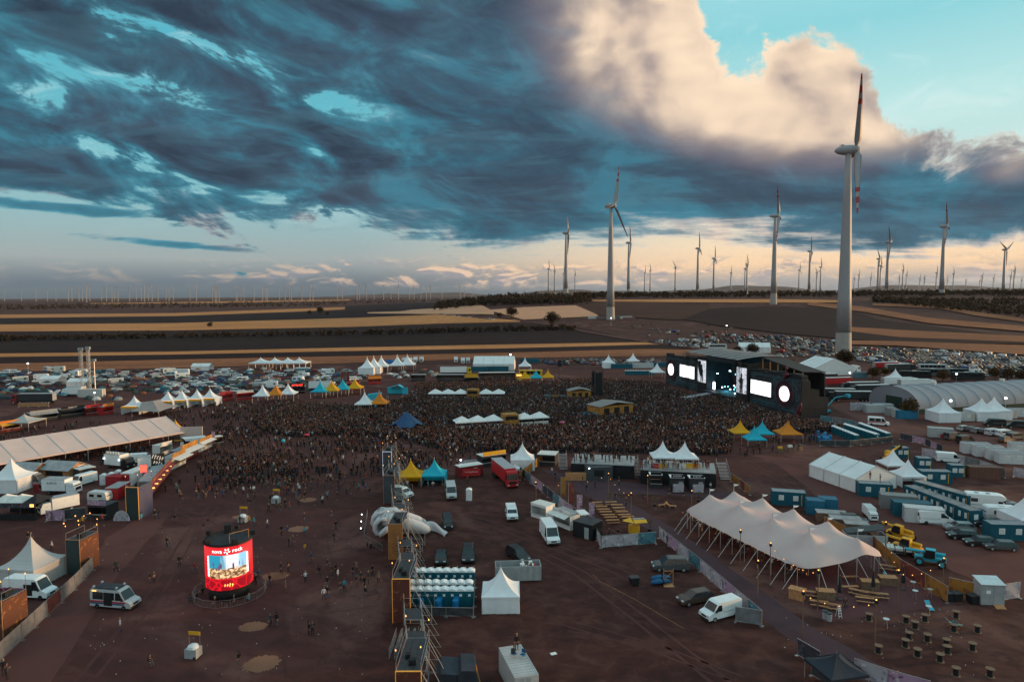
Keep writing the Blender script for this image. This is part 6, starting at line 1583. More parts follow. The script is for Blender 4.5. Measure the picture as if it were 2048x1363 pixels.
stairs(1264, 952, 1.8, VZ, 'steel stairs between the two black viewing platforms')
stairs(1441, 960, 2.2, VZ, 'wide steel stairs at the right end of the viewing platform')
pa, pb = G(1334, 968), G(1379, 970)
PG['open'].put('left white pagoda on the black viewing platform', 'tent', (pa.x, pa.y + 4.2, VZ), R(-3), 'pagodas on the viewing platform', WT); PG['open'].put('right white pagoda on the black viewing platform', 'tent', (pb.x, pb.y + 4.2, VZ), R(-3), 'pagodas on the viewing platform', WT)
for i, (px, c_) in enumerate(((1316, 'red_paint'), (1330, 'yellow'), (1347, 'off_white'), (1370, 'off_white'), (1385, 'yellow'), (1398, 'orange'))):
 p = G(px, 970); q = solo('bar_counter', MB().box(-.8, .8, -.3, .3, 0, 1.1), c_, '%s bar counter under the platform pagodas, %s from the left' % ({'red_paint': 'red', 'yellow': 'yellow', 'off_white': 'grey', 'orange': 'orange'}[c_], ordw(i + 1)), 'counter', (p.x, p.y + 2.6, VZ), 0, 'bars on the platform'); part(q, 'top', MB().box(-.85, .85, -.35, .35, 1.1, 1.15), 'alu')
for i, (x1, x2, y, tx) in enumerate(((1300, 1324, 976, None), (1341, 1368, 982, '~~~~~~'), (1379, 1409, 983, '~~~~~~'))):
 stall(x1, y, x2, y + .5, 2.3, 2.8, 'dark_steel', ('left dark kiosk with white sloping roof below the platform', 'middle kiosk with white roof and a white front below the platform', 'right kiosk with white roof and a pale figure front below the platform')[i], sign='black', text=tx, roof='white_paint', sign_h=.6, open_=(i == 0), lit=(i == 0))
 if i: p = G((x1 + x2) / 2, y + 1); q = solo('bar_counter', MB().box(-1.1, 1.1, -.04, .04, .2, 1.9), 'banner_grey', ('pale printed bar front of the middle kiosk', 'pale printed bar front of the right kiosk')[i - 1], 'bar', (p.x, p.y - .9, 0)); part(q, 'plinth', MB().box(-1.15, 1.15, .04, .4, 0, 1.1), 'black')
cb = CT['iso'].put('dark grey bar container with open hatch before the left platform', 'container', G(1197, 957), R(3), None, (.05, .055, .062), (.95, 1.1, 1.1))
part(cb, 'hatch', MB().box(-1.2, 1.0, -1.35, -1.25, .9, 2.1), 'black'); part(cb, 'lamp', MB().cb((-2.4, -1.35, 2.5), (.25, .1, .15)), 'lamp_white')
solo('wood_crate_wall', MB().box(-2.6, 2.6, -.2, .2, 0, 1.7), 'wood', 'pale wooden board wall left of the grey bar container', 'board', G(1155, 960), 0)
for px, py, k, lb in ((1122, 1000, 'banner_gold', 'orange and white banner flag left behind the food trailer'), (1137, 1014, 'banner_red', 'red banner flag right behind the food trailer'), (1178, 1058, 'banner_pink', 'pale pink banner flag at the beer benches'), (1154, 1040, 'banner_pink', 'violet banner flag in front of the food trailer')):
 FLAGS[k].put(lb, 'flag', G(px, py), R(5), None, None, 1.1)
veh('bigvan', 1099, 1078, -80, WHITE, 'white cab truck with grey roof box in front of the food trailer', 'truck', name='box_van')
stall(1106, 1048, 1140, 1062, 2.3, 2.7, 'white_paint', 'white food trailer with raised flap beside the dark trailer', awn='off_white', roof='grey_roof', sign='off_white', text='burger', tcol='print_black', sign_h=.5)
stall(1062, 1033, 1092, 1042, 2.4, 2.6, 'white_paint', 'white trailer with dark open side behind the cab truck', roof='off_white')
stall(1146, 1072, 1184, 1082, 3.2, 2.6, 'black', 'black food trailer with white hatch on its roof', roof='dark_steel', open_=False)
p = G(1158, 1056); solo('roof_box', MB().box(-.8, .8, -1.3, 1.3, 0, .15), 'white_paint', 'white hatch panel on the roof of the black trailer', 'panel', (p.x + .6, p.y, 2.72), R(15))
veh('minibus', 1023, 1034, -85, WHITE, 'white minivan parked alone on the meadow near the trailers', 'van')
veh('bigbus', 902, 992, -82, SILVER, 'silver high-roof van facing away near the yellow pagoda', 'van', sc=1.0)
TOIW.put('single white portable toilet beside the silver van', 'toilet', G(938, 999), 0)
veh('minibus', 803, 993, -38, WHITE, 'white minivan right behind the slate gate tower', 'van')
p = G(1268, 1064); hx = thing('yellow_kiosk', 'bright yellow folded kiosk at the end of the beer benches', 'kiosk', p, R(8))
part(hx, 'body', MB().lathe([(1.0, 0), (1.0, 1.3)], 6), 'yellow'); part(hx, 'flap', MB().slab([(-2.2, -.4, 2.2), (-.4, -1.3, 2.0), (-.4, .9, 2.3)], (0, 0, 1), .05), 'yellow'); part(hx, 'flap', MB().slab([(-.3, -1.3, 1.95), (2.0, -1.0, 1.9), (2.0, -.2, 2.2), (-.3, -.35, 2.25)], (0, 0, 1), .05), 'yellow'); part(hx, 'flap', MB().slab([(-.3, .5, 2.3), (1.9, .4, 2.25), (2.1, 1.2, 2.0), (-.2, 1.3, 2.05)], (0, 0, 1), .05), 'yellow'); part(hx, 'solar_panel', MB().box(-.2, 1.8, -.25, .4, 2.28, 2.34), 'grey_roof'); part(hx, 'post', MB().tube((0, 0, 1.3), (0, 0, 2.3), .08, .08, 6), 'steel')
rows = [(1193, 1011), (1203, 1019), (1208, 1025), (1212, 1030), (1218, 1036), (1222, 1041), (1226, 1047), (1222, 1010), (1234, 1016), (1238, 1022), (1244, 1030), (1250, 1036), (1256, 1040)]
for i, (px, py) in enumerate(rows):
 p = G(px, py); lb = ordw(i + 1 if i < 7 else i - 6) + ' from the back in the ' + ('left' if i < 7 else 'right') + ' row of beer tables'
 BT.put('wooden beer table, ' + lb, 'table', p, R(4), 'beer tables by the food trailers')
 for s_, w_ in ((-1, 'front'), (1, 'back')): BB.put('wooden bench, ' + w_ + ' side, ' + lb, 'bench', (p.x, p.y + s_ * .62, 0), R(4), 'benches by the food trailers')
def lounger(px, py, rz, label):
 p = G(px, py); t = thing('wooden_lounger', label, 'lounger', p, R(rz)); part(t, 'seat', MB().slab([(-.9, -.3, .35), (.4, -.3, .3), (.4, .3, .3), (-.9, .3, .35)], (0, 0, 1), .06), 'wood'); part(t, 'backrest', MB().slab([(.4, -.3, .32), (1.0, -.3, .8), (1.0, .3, .8), (.4, .3, .32)], (-.3, 0, 1), .06), 'wood')
 for x in (-.8, .3): part(t, 'leg', MB().box(x, x + .08, -.28, .28, 0, .33), 'wood')
lounger(1325, 1012, 20, 'left wooden lounger behind the tip of the stretch tent'); lounger(1343, 1014, 160, 'right wooden lounger behind the tip of the stretch tent')
fence([(1040, 950), (1085, 985), (1130, 1022), (1182, 1062)], ['banner_dark', 'banner_teal', 'banner_grey', 'banner_pink', 'banner_dark'], 'banner fence running down from the red truck to the food trailers')
fence([(1186, 1067), (1202, 1096)], ['banner_teal', 'banner_grey'], 'short banner fence at the corner below the black trailer')
fence([(1203, 1096), (1312, 1087)], ['banner_grey', 'banner_grey', 'banner_teal'], 'pale banner fence in front of the yellow kiosk')
fence([(1318, 1076), (1400, 1143), (1470, 1205), (1524, 1252)], ['banner_grey', 'banner_pink', 'banner_grey', 'banner_teal', 'banner_grey'], 'long banner fence along the path left of the stretch tent')
fence([(1470, 1243), (1524, 1252)], ['mesh_grey'], 'low mesh fence end behind the white van')
fence([(1594, 1310), (1640, 1338)], ['banner_dark', 'banner_red'], 'photo banner fence beside the black gazebo')
fence([(1708, 1352), (1775, 1375), (1860, 1400)], ['banner_grey', 'banner_pink'], 'pale violet banner fence at the lower edge')
fence([(1648, 1058), (1690, 1078)], ['banner_gold', 'banner_gold'], 'yellow banner fence behind the top of the stretch tent', 2.2)
fence([(1735, 1088), (1770, 1120), (1800, 1148), (1850, 1178), (1895, 1206)], ['banner_red', 'banner_gold', 'banner_gold', 'banner_gold'], 'orange and yellow banner fence right of the stretch tent', 2.2)
fence([(1897, 1186), (1955, 1200)], ['banner_gold'], 'yellow banner fence left of the grey shed', 2.2)
fence([(2003, 1202), (2040, 1196)], ['banner_grey'], 'white corrugated fence right of the grey shed', 2.2)
fence([(1843, 912), (1900, 922), (1960, 938), (2010, 956)], ['banner_grey', 'mesh_grey'], 'pale hoarding behind the white ladder van', 2.1)
fence([(2026, 953), (2090, 965)], ['banner_grey'], 'pale hoarding at the right edge', 2.1)
fence([(1040, 960), (1085, 925)], ['banner_gold', 'banner_gold'], 'yellow banner fence left of the platform stairs', 2.0)
fence([(1462, 962), (1480, 975), (1500, 990)], ['banner_gold', 'banner_red'], 'orange banner fence right of the platform stairs', 1.8)
fence([(1640, 842), (1690, 850), (1730, 860)], ['banner_teal', 'mesh_grey'], 'blue-grey fence between the stage and the ambulance', 1.9)
fence([(1800, 878), (1850, 890), (1885, 905)], ['banner_dark', 'banner_pink'], 'dark printed fence right of the toilet block', 1.8)
p = G(1020, 975); V['semi_red'].put('red semi truck beside the white pagoda left of the platform', 'truck', (p.x - 1.2, p.y + 5, 0), R(-72), None, (.42, .015, .02), (.75, 1, 1))
pagoda(1045, 935, 'walled', WT, 'white pagoda behind the red truck', 5.5)
pagoda(1030, 947, 'small', WT, 'low white canopy beside the red truck', 3.4)
stall(965, 935, 1012, 928, 3.0, 2.6, 'dark_steel', 'stand with yellow board on its roof left of the white pagoda', sign='yellow', roof='off_white', sign_h=.9)
stall(920, 957, 966, 950, 2.5, 2.5, 'dark_red', 'dark red hot dog trailer left of the red truck', open_=False, roof='off_white')
p = G(943, 955); hd_ = solo('menu_board', MB().box(-2.0, 2.0, -.03, .03, .5, 2.1), 'red_paint', 'red lettered side board of the hot dog trailer', 'sign', (p.x, p.y - .15, 0), R(9)); q = part(hd_, 'lettering', text_mb('Hot Dog Factory', .42), 'print_white'); q.location = (0, -.045, 1.4)
fence([(918, 938), (955, 935)], ['banner_grey'], 'pale board wall behind the hot dog trailer', 2.0)
FLOOD.put('white floodlight beside the hot dog trailer', 'lamp', G(922, 948), 0, None, None, .45)
stall(1075, 930, 1110, 932, 4.0, 2.6, 'dark_steel', 'open stand with flat pale roof at the left of the platform', roof='off_white', lit=True)
veh('suv', 1340, 1138, 178, DGREY, 'dark pickup truck with canopy beside the banner fence', 'car', sc=1.12)
veh('estate', 1390, 1203, 200, BROWN, 'dark brown estate car beside the white van', 'car', sc=1.05)
veh('van', 1441, 1232, 205, WHITE, 'white cargo van at the lower banner fence', 'van', sc=.95)
veh('sedan', 882, 1120, -85, BLACK, 'left black car behind the portable toilets', 'car'); veh('suv', 937, 1116, -88, BLACK, 'right black car behind the portable toilets', 'car', sc=1.05)
veh('suv', 1036, 1116, -60, BLACK, 'black car behind the grey skip container', 'car'); veh('van', 895, 1052, -80, BLACK, 'black box trailer right of the inflatable hands', 'trailer', name='black_trailer', sc=.8)
p = G(1036, 1156); sk = thing('skip_container', 'open grey skip container full of rubbish behind the white pagoda', 'skip', p, R(4)); b_ = MB()
b_.box(-3.2, 3.2, -1.2, 1.2, .15, .25).box(-3.2, -3.1, -1.2, 1.2, .25, 2.2).box(3.1, 3.2, -1.2, 1.2, .25, 2.2).box(-3.1, 3.1, 1.1, 1.2, .25, 2.2).box(-3.1, 3.1, -1.2, -1.1, .25, 2.2); part(sk, 'body', b_, 'grey_paint')
for k in range(8): part(sk, 'rib', MB().box(-3.1 + k * .87, -3.0 + k * .87, -1.28, -1.2, .2, 2.15), 'grey_paint')
rr = random.Random(5)
for k in range(16): part(sk, 'rubbish', MB().cb((rr.uniform(.2, 2.8), rr.uniform(-.8, .8), 1.9 + rr.uniform(0, .3)), (rr.uniform(.2, .5), rr.uniform(.2, .5), rr.uniform(.15, .35)), 0, rr.uniform(0, 3)), ('white_paint', 'old_wood', 'off_white', 'red_paint')[k % 4])
pagoda(1002, 1210, 'walled', WT, 'white walled pagoda standing alone on the meadow', 4.8)
for r_, (y, face, n) in enumerate(((1169, 0, 8), (1194, 180, 8), (1208, 0, 8))):
 x0, x1 = ((829, 942), (822, 938), (823, 939))[r_]
 for k in range(n):
  p = G(x0 + (x1 - x0) * k / (n - 1), y); TOI.put('teal portable toilet with white roof, %s row, %s from the left' % (('back', 'middle', 'front')[r_], ordw(k + 1)), 'toilet', (p.x, p.y, 0), R(face + rr.uniform(-3, 3)), 'toilets beside the gate')
for k, (px, py) in enumerate(((813, 1210), (842, 1217), (879, 1214), (876, 1219), (913, 1213), (911, 1219))): BARREL.put('blue water barrel in front of the toilets, %s from the left' % ordw(k + 1), 'barrel', G(px, py), 0, 'barrels at the toilets', (.01, .16, .36), 1.4)
fence([(838, 1232), (947, 1234), (950, 1175)], ['mesh_cover'], 'dark mesh fence around the portable toilets', 1.2)
p = G(1331, 1170); fr = thing('timber_trestle', 'wooden trestle standing behind the pickup with blue water scooters', 'frame', p)
for x in (-.3, 1.0): part(fr, 'post', MB().box(x, x + .08, -.04, .04, 0, 2.4), 'wood')
part(fr, 'beam', MB().box(-.3, 1.08, -.05, .05, 2.0, 2.1), 'wood'); part(fr, 'brace', MB().tube((-.26, 0, .8), (1.04, 0, 2.0), .04, .04, 4), 'wood'); part(fr, 'foot', MB().box(-.3, 1.1, -.6, .6, 0, .08), 'wood')
for i, (px, py) in enumerate(((1322, 1160), (1322, 1168))):
 p = G(px, py); j = MB(); loft(j, [(-1.5, 0, .3), (-1.2, 0, .45), (0, 0, .5), (1.0, 0, .42), (1.5, 0, .35)], [(.1, .1), (.45, .3), (.5, .32), (.35, .25), (.05, .06)], 10); t = solo('blue_tarp_roll', j, 'blue', ('upper', 'lower')[i] + ' blue roll lying beside the wooden trestle', 'roll', p, R(12), 'blue rolls by the wooden trestle', True); part(t, 'band', MB().lathe([(.53, -.05), (.53, .05)], 12, 0, (.2, 0, .5), 'x'), 'black')
p = G(1268, 1168); t = solo('black_bin', MB().prism([(-.5, .15), (-.65, 1.05), (.65, 1.05), (.5, .15)], -.5, .5), 'black', 'black wheeled bin alone on the meadow', 'bin', p, .2); part(t, 'lid', MB().box(-.68, .68, -.54, .54, 1.05, 1.12), 'dark_steel')
for sx in (-.45, .45): part(t, 'wheel', MB().lathe([(.1, -.04), (.1, .04)], 8, 0, (sx, -.4, .1), 'x'), 'rubber')
hs = MB(); hp = [G(1186, 1148), G(1200, 1162), G(1235, 1180), G(1270, 1198), G(1310, 1222), G(1340, 1240), G(1368, 1256)]; hs.path([(q.x, q.y, .025) for q in hp], .022, 5); solo('hose', hs, 'wood', 'pale hose lying across the meadow', 'hose')
p = G(1107, 1306); solo('paper_sheet', MB().box(-.35, .35, -.25, .25, 0, .02), 'white_paint', 'white board lying on the empty meadow', 'board', p, .4)
p = G(1036, 1352); ct = CT['iso'].put('white container with two people on its roof at the lower edge', 'container', (p.x, p.y - 1.5, 0), R(-74), None, (.42, .41, .41), (1, 1, 1.0))
for i, (dx_, dy_) in enumerate(((-.4, .4), (.5, .2))):
 t = thing('folding_chair', ('left', 'right')[i] + ' folding chair on the roof of the white container', 'chair', (p.x + dx_, p.y - 1.3 + dy_, 2.6), R(30 - 60 * i)); part(t, 'seat', MB().box(-.24, .24, -.22, .22, .4, .44), 'blue'); part(t, 'backrest', MB().box(-.24, .24, .2, .24, .5, .9), 'blue')
 for a in (-.22, .22):
  for b in (-.2, .2): part(t, 'leg', MB().tube((a, b, 0), (a, b, .42), .015, .015, 4), 'alu')
person(0, 0, 'sit', 2, 200, loc=(p.x - .4, p.y - .9, 2.6), label='person in dark grey sitting on the left chair of the white container roof'); person(0, 0, 'stand', 0, 10, loc=(p.x - .1, p.y + .5, 2.6), label='person in black standing on the white container roof at the lower edge')
p = G(916, 1362); tk = thing('tarped_load', 'dark tarpaulin covered load at the lower edge beside the gate', 'load', (p.x, p.y - 1, 0), R(5)); b_ = MB(); defmat('tarp', (.03, .034, .045), .75, .3, .8, bump=.3)
b_.prism([(-2.2, 0), (-2.1, 2.0), (-1.6, 2.5), (.2, 2.3), (.4, 2.7), (1.8, 2.6), (2.1, 1.8), (2.2, 0)], -1.8, 1.6); part(tk, 'cover', b_, 'tarp'); part(tk, 'flap', MB().slab([(1.9, -1.5, 2.6), (2.3, -1.6, .9), (2.3, -.6, .9), (1.9, -.5, 2.6)], (1, 0, 0), .04), 'banner_gold'); part(tk, 'strap', MB().box(-.05, .05, -1.83, -1.78, 0, 2.3), 'black')
p = G(1664, 1362); PG['low'].put('black gazebo cut by the lower edge beside the banner fence', 'tent', (p.x, p.y - .8, 0), R(12), None, (.03, .036, .05), (.86, .86, .95))
fence([(1622, 1350), (1662, 1375)], ['mesh_cover'], 'black side wall of the gazebo at the lower edge', 1.9)
def office(px, py, ang, lb, kind='office', col=BLU, z=0.0): cont(kind, px, py, ang, col, lb, 'blue office containers', z)
office(1748, 990, -14, 'blue office container with two people on its roof');
office(1802, 914, -6, 'small blue office container left of the yellow loader', 'office3'); office(1846, 936, -12, 'small blue office container below the white ladder van', 'office3'); office(1911, 951, -10, 'small blue container left of the brown one', 'office3')
office(1868, 964, -8, 'blue office container behind the right walled pagoda')
a_, b_ = G(1834, 985), G(1945, 1018); da = math.atan2(b_.y - a_.y, b_.x - a_.x)
for k in range(4): q = a_.lerp(b_, (k + .5) / 4); CT['office'].put('blue office container in the upper long row, %s from the left' % ordw(k + 1), 'container', q, da + R(90) * 0, 'long rows of office containers', BLU, ((b_ - a_).length / 4 / 6.06 * .99, 1, 1))
a_, b_ = G(1818, 995), G(1952, 1050); da = math.atan2(b_.y - a_.y, b_.x - a_.x)
for k in range(5): q = a_.lerp(b_, (k + .5) / 5); CT['office'].put('blue office container in the lower long row, %s from the left' % ordw(k + 1), 'container', q, da, 'long rows of office containers', BLU, ((b_ - a_).length / 5 / 6.06 * .99, 1, 1))
cont('iso', 1796, 1015, -18, (.2, .2, .2), 'grey storage container left of the blue rows'); cont('iso', 1822, 1030, -14, BLU, 'blue storage container behind the white one'); cont('iso', 1846, 1042, 160, (.5, .51, .52), 'white storage container beside the white van')
office(1576, 1007, -16, 'blue container behind the top of the stretch tent'); cont('iso10', 1630, 1025, -14, (.015, .12, .2), 'left blue generator with grey top behind the stretch tent', 'generators'); cont('iso10', 1655, 1022, -14, (.015, .12, .2), 'right blue generator with grey top behind the stretch tent', 'generators')
office(2012, 1075, -6, 'blue office container at the right edge'); pagoda(2052, 1060, 'walled', WT, 'white pagoda cut by the right edge behind the blue container', 6)
pagoda(1785, 945, 'open', WT, 'left white pagoda beside the closed marquee'); pagoda(1815, 968, 'front', WT, 'right white pagoda beside the closed marquee')
veh('van', 1869, 1046, -8, WHITE, 'white cargo van beside the white storage container', 'van'); veh('van', 1899, 924, -22, WHITE, 'white van with ladders on its roof by the hoarding', 'van')
p = G(1899, 924)
veh('box', 1740, 1035, -100, WHITE, 'small white box trailer standing end on behind the stretch tent', 'trailer', sc=.62, name='box_trailer')
cont('iso', 1965, 955, -10, (.13, .06, .045), 'rusty brown container right of the small blue one')
for i, (px, py, kd) in enumerate(((1950, 905, 'office'), (1975, 911, 'office'), (2002, 918, 'office'), (2022, 925, 'office'))): cont(kd, px, py, -12, (.55, .55, .56), 'white cabin in the row behind the hoarding, %s from the left' % ordw(i + 1), 'white cabins')
cont('office', 2046, 905, -12, (.55, .55, .56), 'white cabin at the right edge behind the row of cabins')
veh('camper', 1973, 1018, -20, WHITE, 'white camper van right of the blue container row', 'camper'); veh('caravan', 2000, 1040, 170, (.62, .66, .68), 'pale caravan with teal roof behind the right blue container', 'caravan')
veh('hatch', 2010, 1012, -30, SILVER, 'silver car right of the white camper van', 'car'); veh('estate', 2036, 1022, -30, DGREY, 'dark car at the right edge above the caravan', 'car'); veh('hatch', 1985, 1000, -20, (.12, .16, .15), 'dark green car behind the white camper van', 'car')
for i, (px, py, c_) in enumerate(((1925, 1076, BLACK), (1960, 1090, BLACK), (2000, 1098, DGREY), (1918, 1060, GREY), (1975, 1052, BLACK))): veh('estate', px, py, 170, c_, ('black estate car below the white cargo van', 'black estate car, middle of three at the right yard', 'dark grey estate car nearest the right blue container', 'grey car with open boot right of the white cargo van', 'black covered trailer car left of the caravan')[i], 'car')
p = G(1728, 1092); s2 = thing('roll_off_skip', 'large grey roll-off skip with timber right behind the stretch tent', 'skip', p, R(-8)); b_ = MB(); b_.box(-3, 3, -1.2, 1.2, .2, .3).box(-3, -2.9, -1.2, 1.2, .3, 2.2).box(2.9, 3, -1.2, 1.2, .3, 2.2).box(-2.9, 2.9, 1.1, 1.2, .3, 2.2).box(-2.9, 2.9, -1.2, -1.1, .3, 2.2); part(s2, 'body', b_, 'grey_paint'); part(s2, 'lid', MB().slab([(-2.8, -.9, 2.3), (2.8, -.9, 3.1), (2.8, 1.2, 3.3), (-2.8, 1.2, 2.4)], (0, 0, 1), .08), 'dark_steel')
for k in range(4): part(s2, 'timber', MB().tube((.8 + .3 * k, -.6, 1.4), (1.4 + .2 * k, .3, 2.9), .07, .07, 4), 'wood')
for i, (px, py, w_) in enumerate(((1662, 1040, 2.4), (1690, 1052, 2.4), (1712, 1062, 1.8))): p = G(px, py); t = solo('wooden_hut_box', MB().box(-w_, w_, -1.1, 1.1, 0, 1.5), 'old_wood', ('left', 'middle', 'right')[i] + ' brown wooden box behind the stretch tent', 'box', p, R(-14), 'wooden boxes behind the stretch tent'); part(t, 'roof', MB().box(-w_ - .1, w_ + .1, -1.2, 1.2, 1.5, 1.6), 'grey_roof')
veh('suv', 1706, 1046, -10, BLACK, 'black car behind the wooden boxes', 'car')
def telehandler(px, py, rz, mat, label, up=.15):
 p = G(px, py); t = thing('telehandler', label, 'loader', p, R(rz)); part(t, 'chassis', MB().box(-2.0, 2.0, -.55, .55, .6, 1.2), mat); cq = part(t, 'cab', MB().prism([(-.6, 1.2), (-.6, 2.3), (-.3, 2.45), (.5, 2.45), (.9, 1.6), (.9, 1.2)], .1, 1.0), 'glass'); part(cq, 'cab_frame', MB().box(-.65, .6, .05, 1.05, 2.4, 2.5).box(-.65, -.55, .08, 1.03, 1.2, 2.42), mat); part(t, 'engine_cover', MB().box(-1.6, .9, -1.1, -.5, .7, 1.5), mat)
 part(t, 'boom', MB().tube((-1.9, -.1, 1.7), (3.2, -.1, 1.7 + 5 * up), .24, .2, 6), mat); part(t, 'fork_carriage', MB().box(3.1, 3.3, -.7, .5, .9 + 5 * up, 1.8 + 5 * up), 'dark_steel')
 for y in (-.5, .3): part(t, 'fork', MB().box(3.3, 4.4, y - .06, y + .06, .9 + 5 * up, .98 + 5 * up), 'dark_steel')
 for x in (-1.4, 1.4):
  for y in (-1.0, 1.0): w1, r1 = wheel_mb(x, y, .6, .45); q = part(t, 'wheel', w1, 'rubber', True); part(q, 'rim', r1, mat)
telehandler(1860, 1128, 150, 'teal', 'teal telehandler parked behind the orange banner fence', .02); telehandler(1815, 1105, 130, 'yellow', 'lower yellow telehandler next to the teal one', .05); telehandler(1800, 1078, 120, 'yellow', 'upper yellow telehandler beside the grey skip', .05); telehandler(1780, 922, 25, 'yellow', 'yellow loader with raised boom left of the small blue container', .35)
p = G(1790, 1105); fb = thing('flatbed_trailer', 'flat trailer with pale boards left of the yellow telehandler', 'trailer', p, R(-25)); part(fb, 'bed', MB().box(-2.5, 2.5, -1.1, 1.1, .6, .75), 'dark_steel');
for k in range(4): part(fb, 'board_stack', MB().box(-2.3 + k * 1.15, -1.3 + k * 1.15, -1, 1, .75, 1.1), 'off_white')
for y in (-1, 1): w1, r1 = wheel_mb(0, y, .35); q = part(fb, 'wheel', w1, 'rubber', True); part(q, 'rim', r1, 'alu')
p = G(1650, 826); bl = thing('boom_lift', 'teal boom lift beside the right end of the stage', 'lift', p, R(15)); part(bl, 'chassis', MB().box(-1.5, 1.5, -.9, .9, .4, 1.2), 'teal'); part(bl, 'boom', MB().tube((-.5, 0, 1.2), (4.0, 0, 5.2), .22, .18, 6), 'teal'); part(bl, 'jib', MB().tube((4.0, 0, 5.2), (8.5, .2, 5.6), .17, .13, 6), 'teal'); part(bl, 'basket', MB().box(8.5, 9.6, -.6, .8, 5.0, 6.0), 'teal')
for x in (-1, 1):
 for y in (-.9, .9): w1, r1 = wheel_mb(x, y, .42, .3); q = part(bl, 'wheel', w1, 'rubber', True); part(q, 'rim', r1, 'teal')
for r_, (x0, y0, x1, y1) in enumerate(((1668, 866, 1712, 884), (1692, 862, 1752, 882), (1722, 860, 1775, 880))):
 n = (9, 12, 12)[r_]; a_, b_ = G(x0, y0), G(x1, y1)
 for k in range(n): q = a_.lerp(b_, k / (n - 1)); TOI.put('teal toilet in the block right of the crowd, %s line, %s from back' % (('left', 'middle', 'right')[r_], ordw(k + 1)), 'toilet', q, math.atan2(b_.y - a_.y, b_.x - a_.x) + R(90) * (1 if r_ % 2 else -1) - math.pi / 2 * 0, 'toilet block right of the crowd')
for k in range(16): p = G(1628 + rr.uniform(-5, 34), 872 + rr.uniform(-4, 14)); BARREL.put('blue barrel in the heap left of the toilet block', 'barrel', p, 0, 'blue barrels heaped at the toilet block', (.01, .17, .38), rr.uniform(1.2, 1.7))
fence([(1640, 892), (1700, 893), (1785, 884)], ['mesh_cover'], 'black mesh fence in front of the toilet block', 1.6)
for k, (px, py) in enumerate(((1560, 905), (1580, 902), (1600, 900))): p = G(px, py); t = solo('pallet_stack', MB().box(-.6, .6, -.4, .4, 0, 1.1), 'old_wood', ordw(k + 1) + ' pallet stack from the left in front of the orange pagoda', 'pallets', p, .2 * k, 'pallet stacks by the orange pagoda'); part(t, 'load', MB().box(-.5, .5, -.35, .35, 1.1, 1.6), ('yellow', 'off_white', 'dark_steel')[k])
amb = veh('bigbus', 1757, 850, -28, (.72, .72, .72), 'white ambulance with red stripe driving on the pale track', 'ambulance');
for s_ in (-1, 1): part(amb, 'stripe', MB().box(-2.9, 1.6, s_ * 1.0 - .02, s_ * 1.0 + .02, .95, 1.2), 'red_paint')
part(amb, 'beacon', MB().box(1.0, 1.3, -.6, .6, 2.55, 2.7), 'blue')
pagoda(1885, 841, 'walled', WT, 'white walled pagoda below the arched hall, left one of three', 7, hs=1.35); pagoda(1962, 838, 'walled', WT, 'white walled pagoda below the arched hall, middle one of three', 7, hs=1.3); pagoda(1987, 836, 'walled', WT, 'white walled pagoda below the arched hall, right one of three', 7, hs=1.3)
for i, (px, py, kd, c_, lb) in enumerate(((1925, 840, 'office', (.5, .5, .5), 'white cabin between the pagodas below the hall'), (2010, 834, 'office', (.5, .5, .5), 'white cabin right of the pagodas below the hall'), (2036, 832, 'office', (.5, .5, .5), 'white cabin at the right edge below the hall'), (1748, 824, 'iso', (.4, .41, .42), 'left pale container before the gable of the hall'), (1765, 822, 'iso', (.4, .41, .42), 'right pale container before the gable of the hall'), (1812, 836, 'iso', (.015, .14, .24), 'blue container before the dark tree at the hall'), (1796, 834, 'iso10', (.4, .4, .4), 'small grey container beside the blue one at the hall'), (1782, 830, 'iso10', (.3, .3, .3), 'small dark grey container left of the tree at the hall'))): cont(kd, px, py, -4, c_, lb)
p = G(1720, 821); t = solo('banner_board', MB().box(-3.4, 3.4, -.06, .06, .2, 2.9), 'banner_grey', 'white printed board standing on the pale track', 'sign', p, 0); part(t, 'foot', MB().box(-3.2, -3.0, -.6, .6, 0, .25), 'steel'); part(t, 'foot', MB().box(3.0, 3.2, -.6, .6, 0, .25), 'steel')
for i, (px, py) in enumerate(((1900, 818), (2010, 812))): FLOOD.put(('left', 'right')[i] + ' lit floodlight mast in front of the arched hall', 'lamp', G(px, py + 22), 0, None, None, .85)
FLOOD.put('lit floodlight above the trucks behind the stage', 'lamp', G(1699, 772), 0, None, None, .8); FLOOD.put('lit floodlight beside the black tour buses', 'lamp', G(1912, 775), 0, None, None, .8)
for i, (px, py, c_) in enumerate(((1930, 860, SILVER), (1946, 862, DGREY), (1958, 865, GREY), (1972, 867, BLACK), (1988, 870, SILVER), (2010, 872, WHITE))): veh('estate' if i < 4 else 'minibus', px, py, 15, c_, '%s vehicle in the parking row below the pagodas, %s from the left' % (CN[c_], ordw(i + 1)), 'car', 'parking row below the pagodas')
veh('van', 1988, 852, 160, BLACK, 'black van behind the parking row below the pagodas', 'van'); veh('van', 2034, 856, 160, BLACK, 'black tarped truck at the right edge behind the parking row', 'truck')
veh('van', 1930, 885, 20, BLACK, 'front black van in the yard right of the dark container', 'van', sc=.9); veh('van', 1906, 878, 20, DGREY, 'dark van behind the front black van in the yard', 'van', sc=.9); veh('hatch', 1893, 874, 10, RED, 'red car beside the pale container in the yard', 'car'); cont('iso', 1880, 873, -25, (.35, .36, .36), 'pale container beside the red car')
veh('minibus', 2030, 878, 20, DGREY, 'dark minibus at the right edge of the parking row', 'van')
veh('suv', 2012, 884, 25, BROWN, 'brown pickup at the right edge of the yard', 'car')
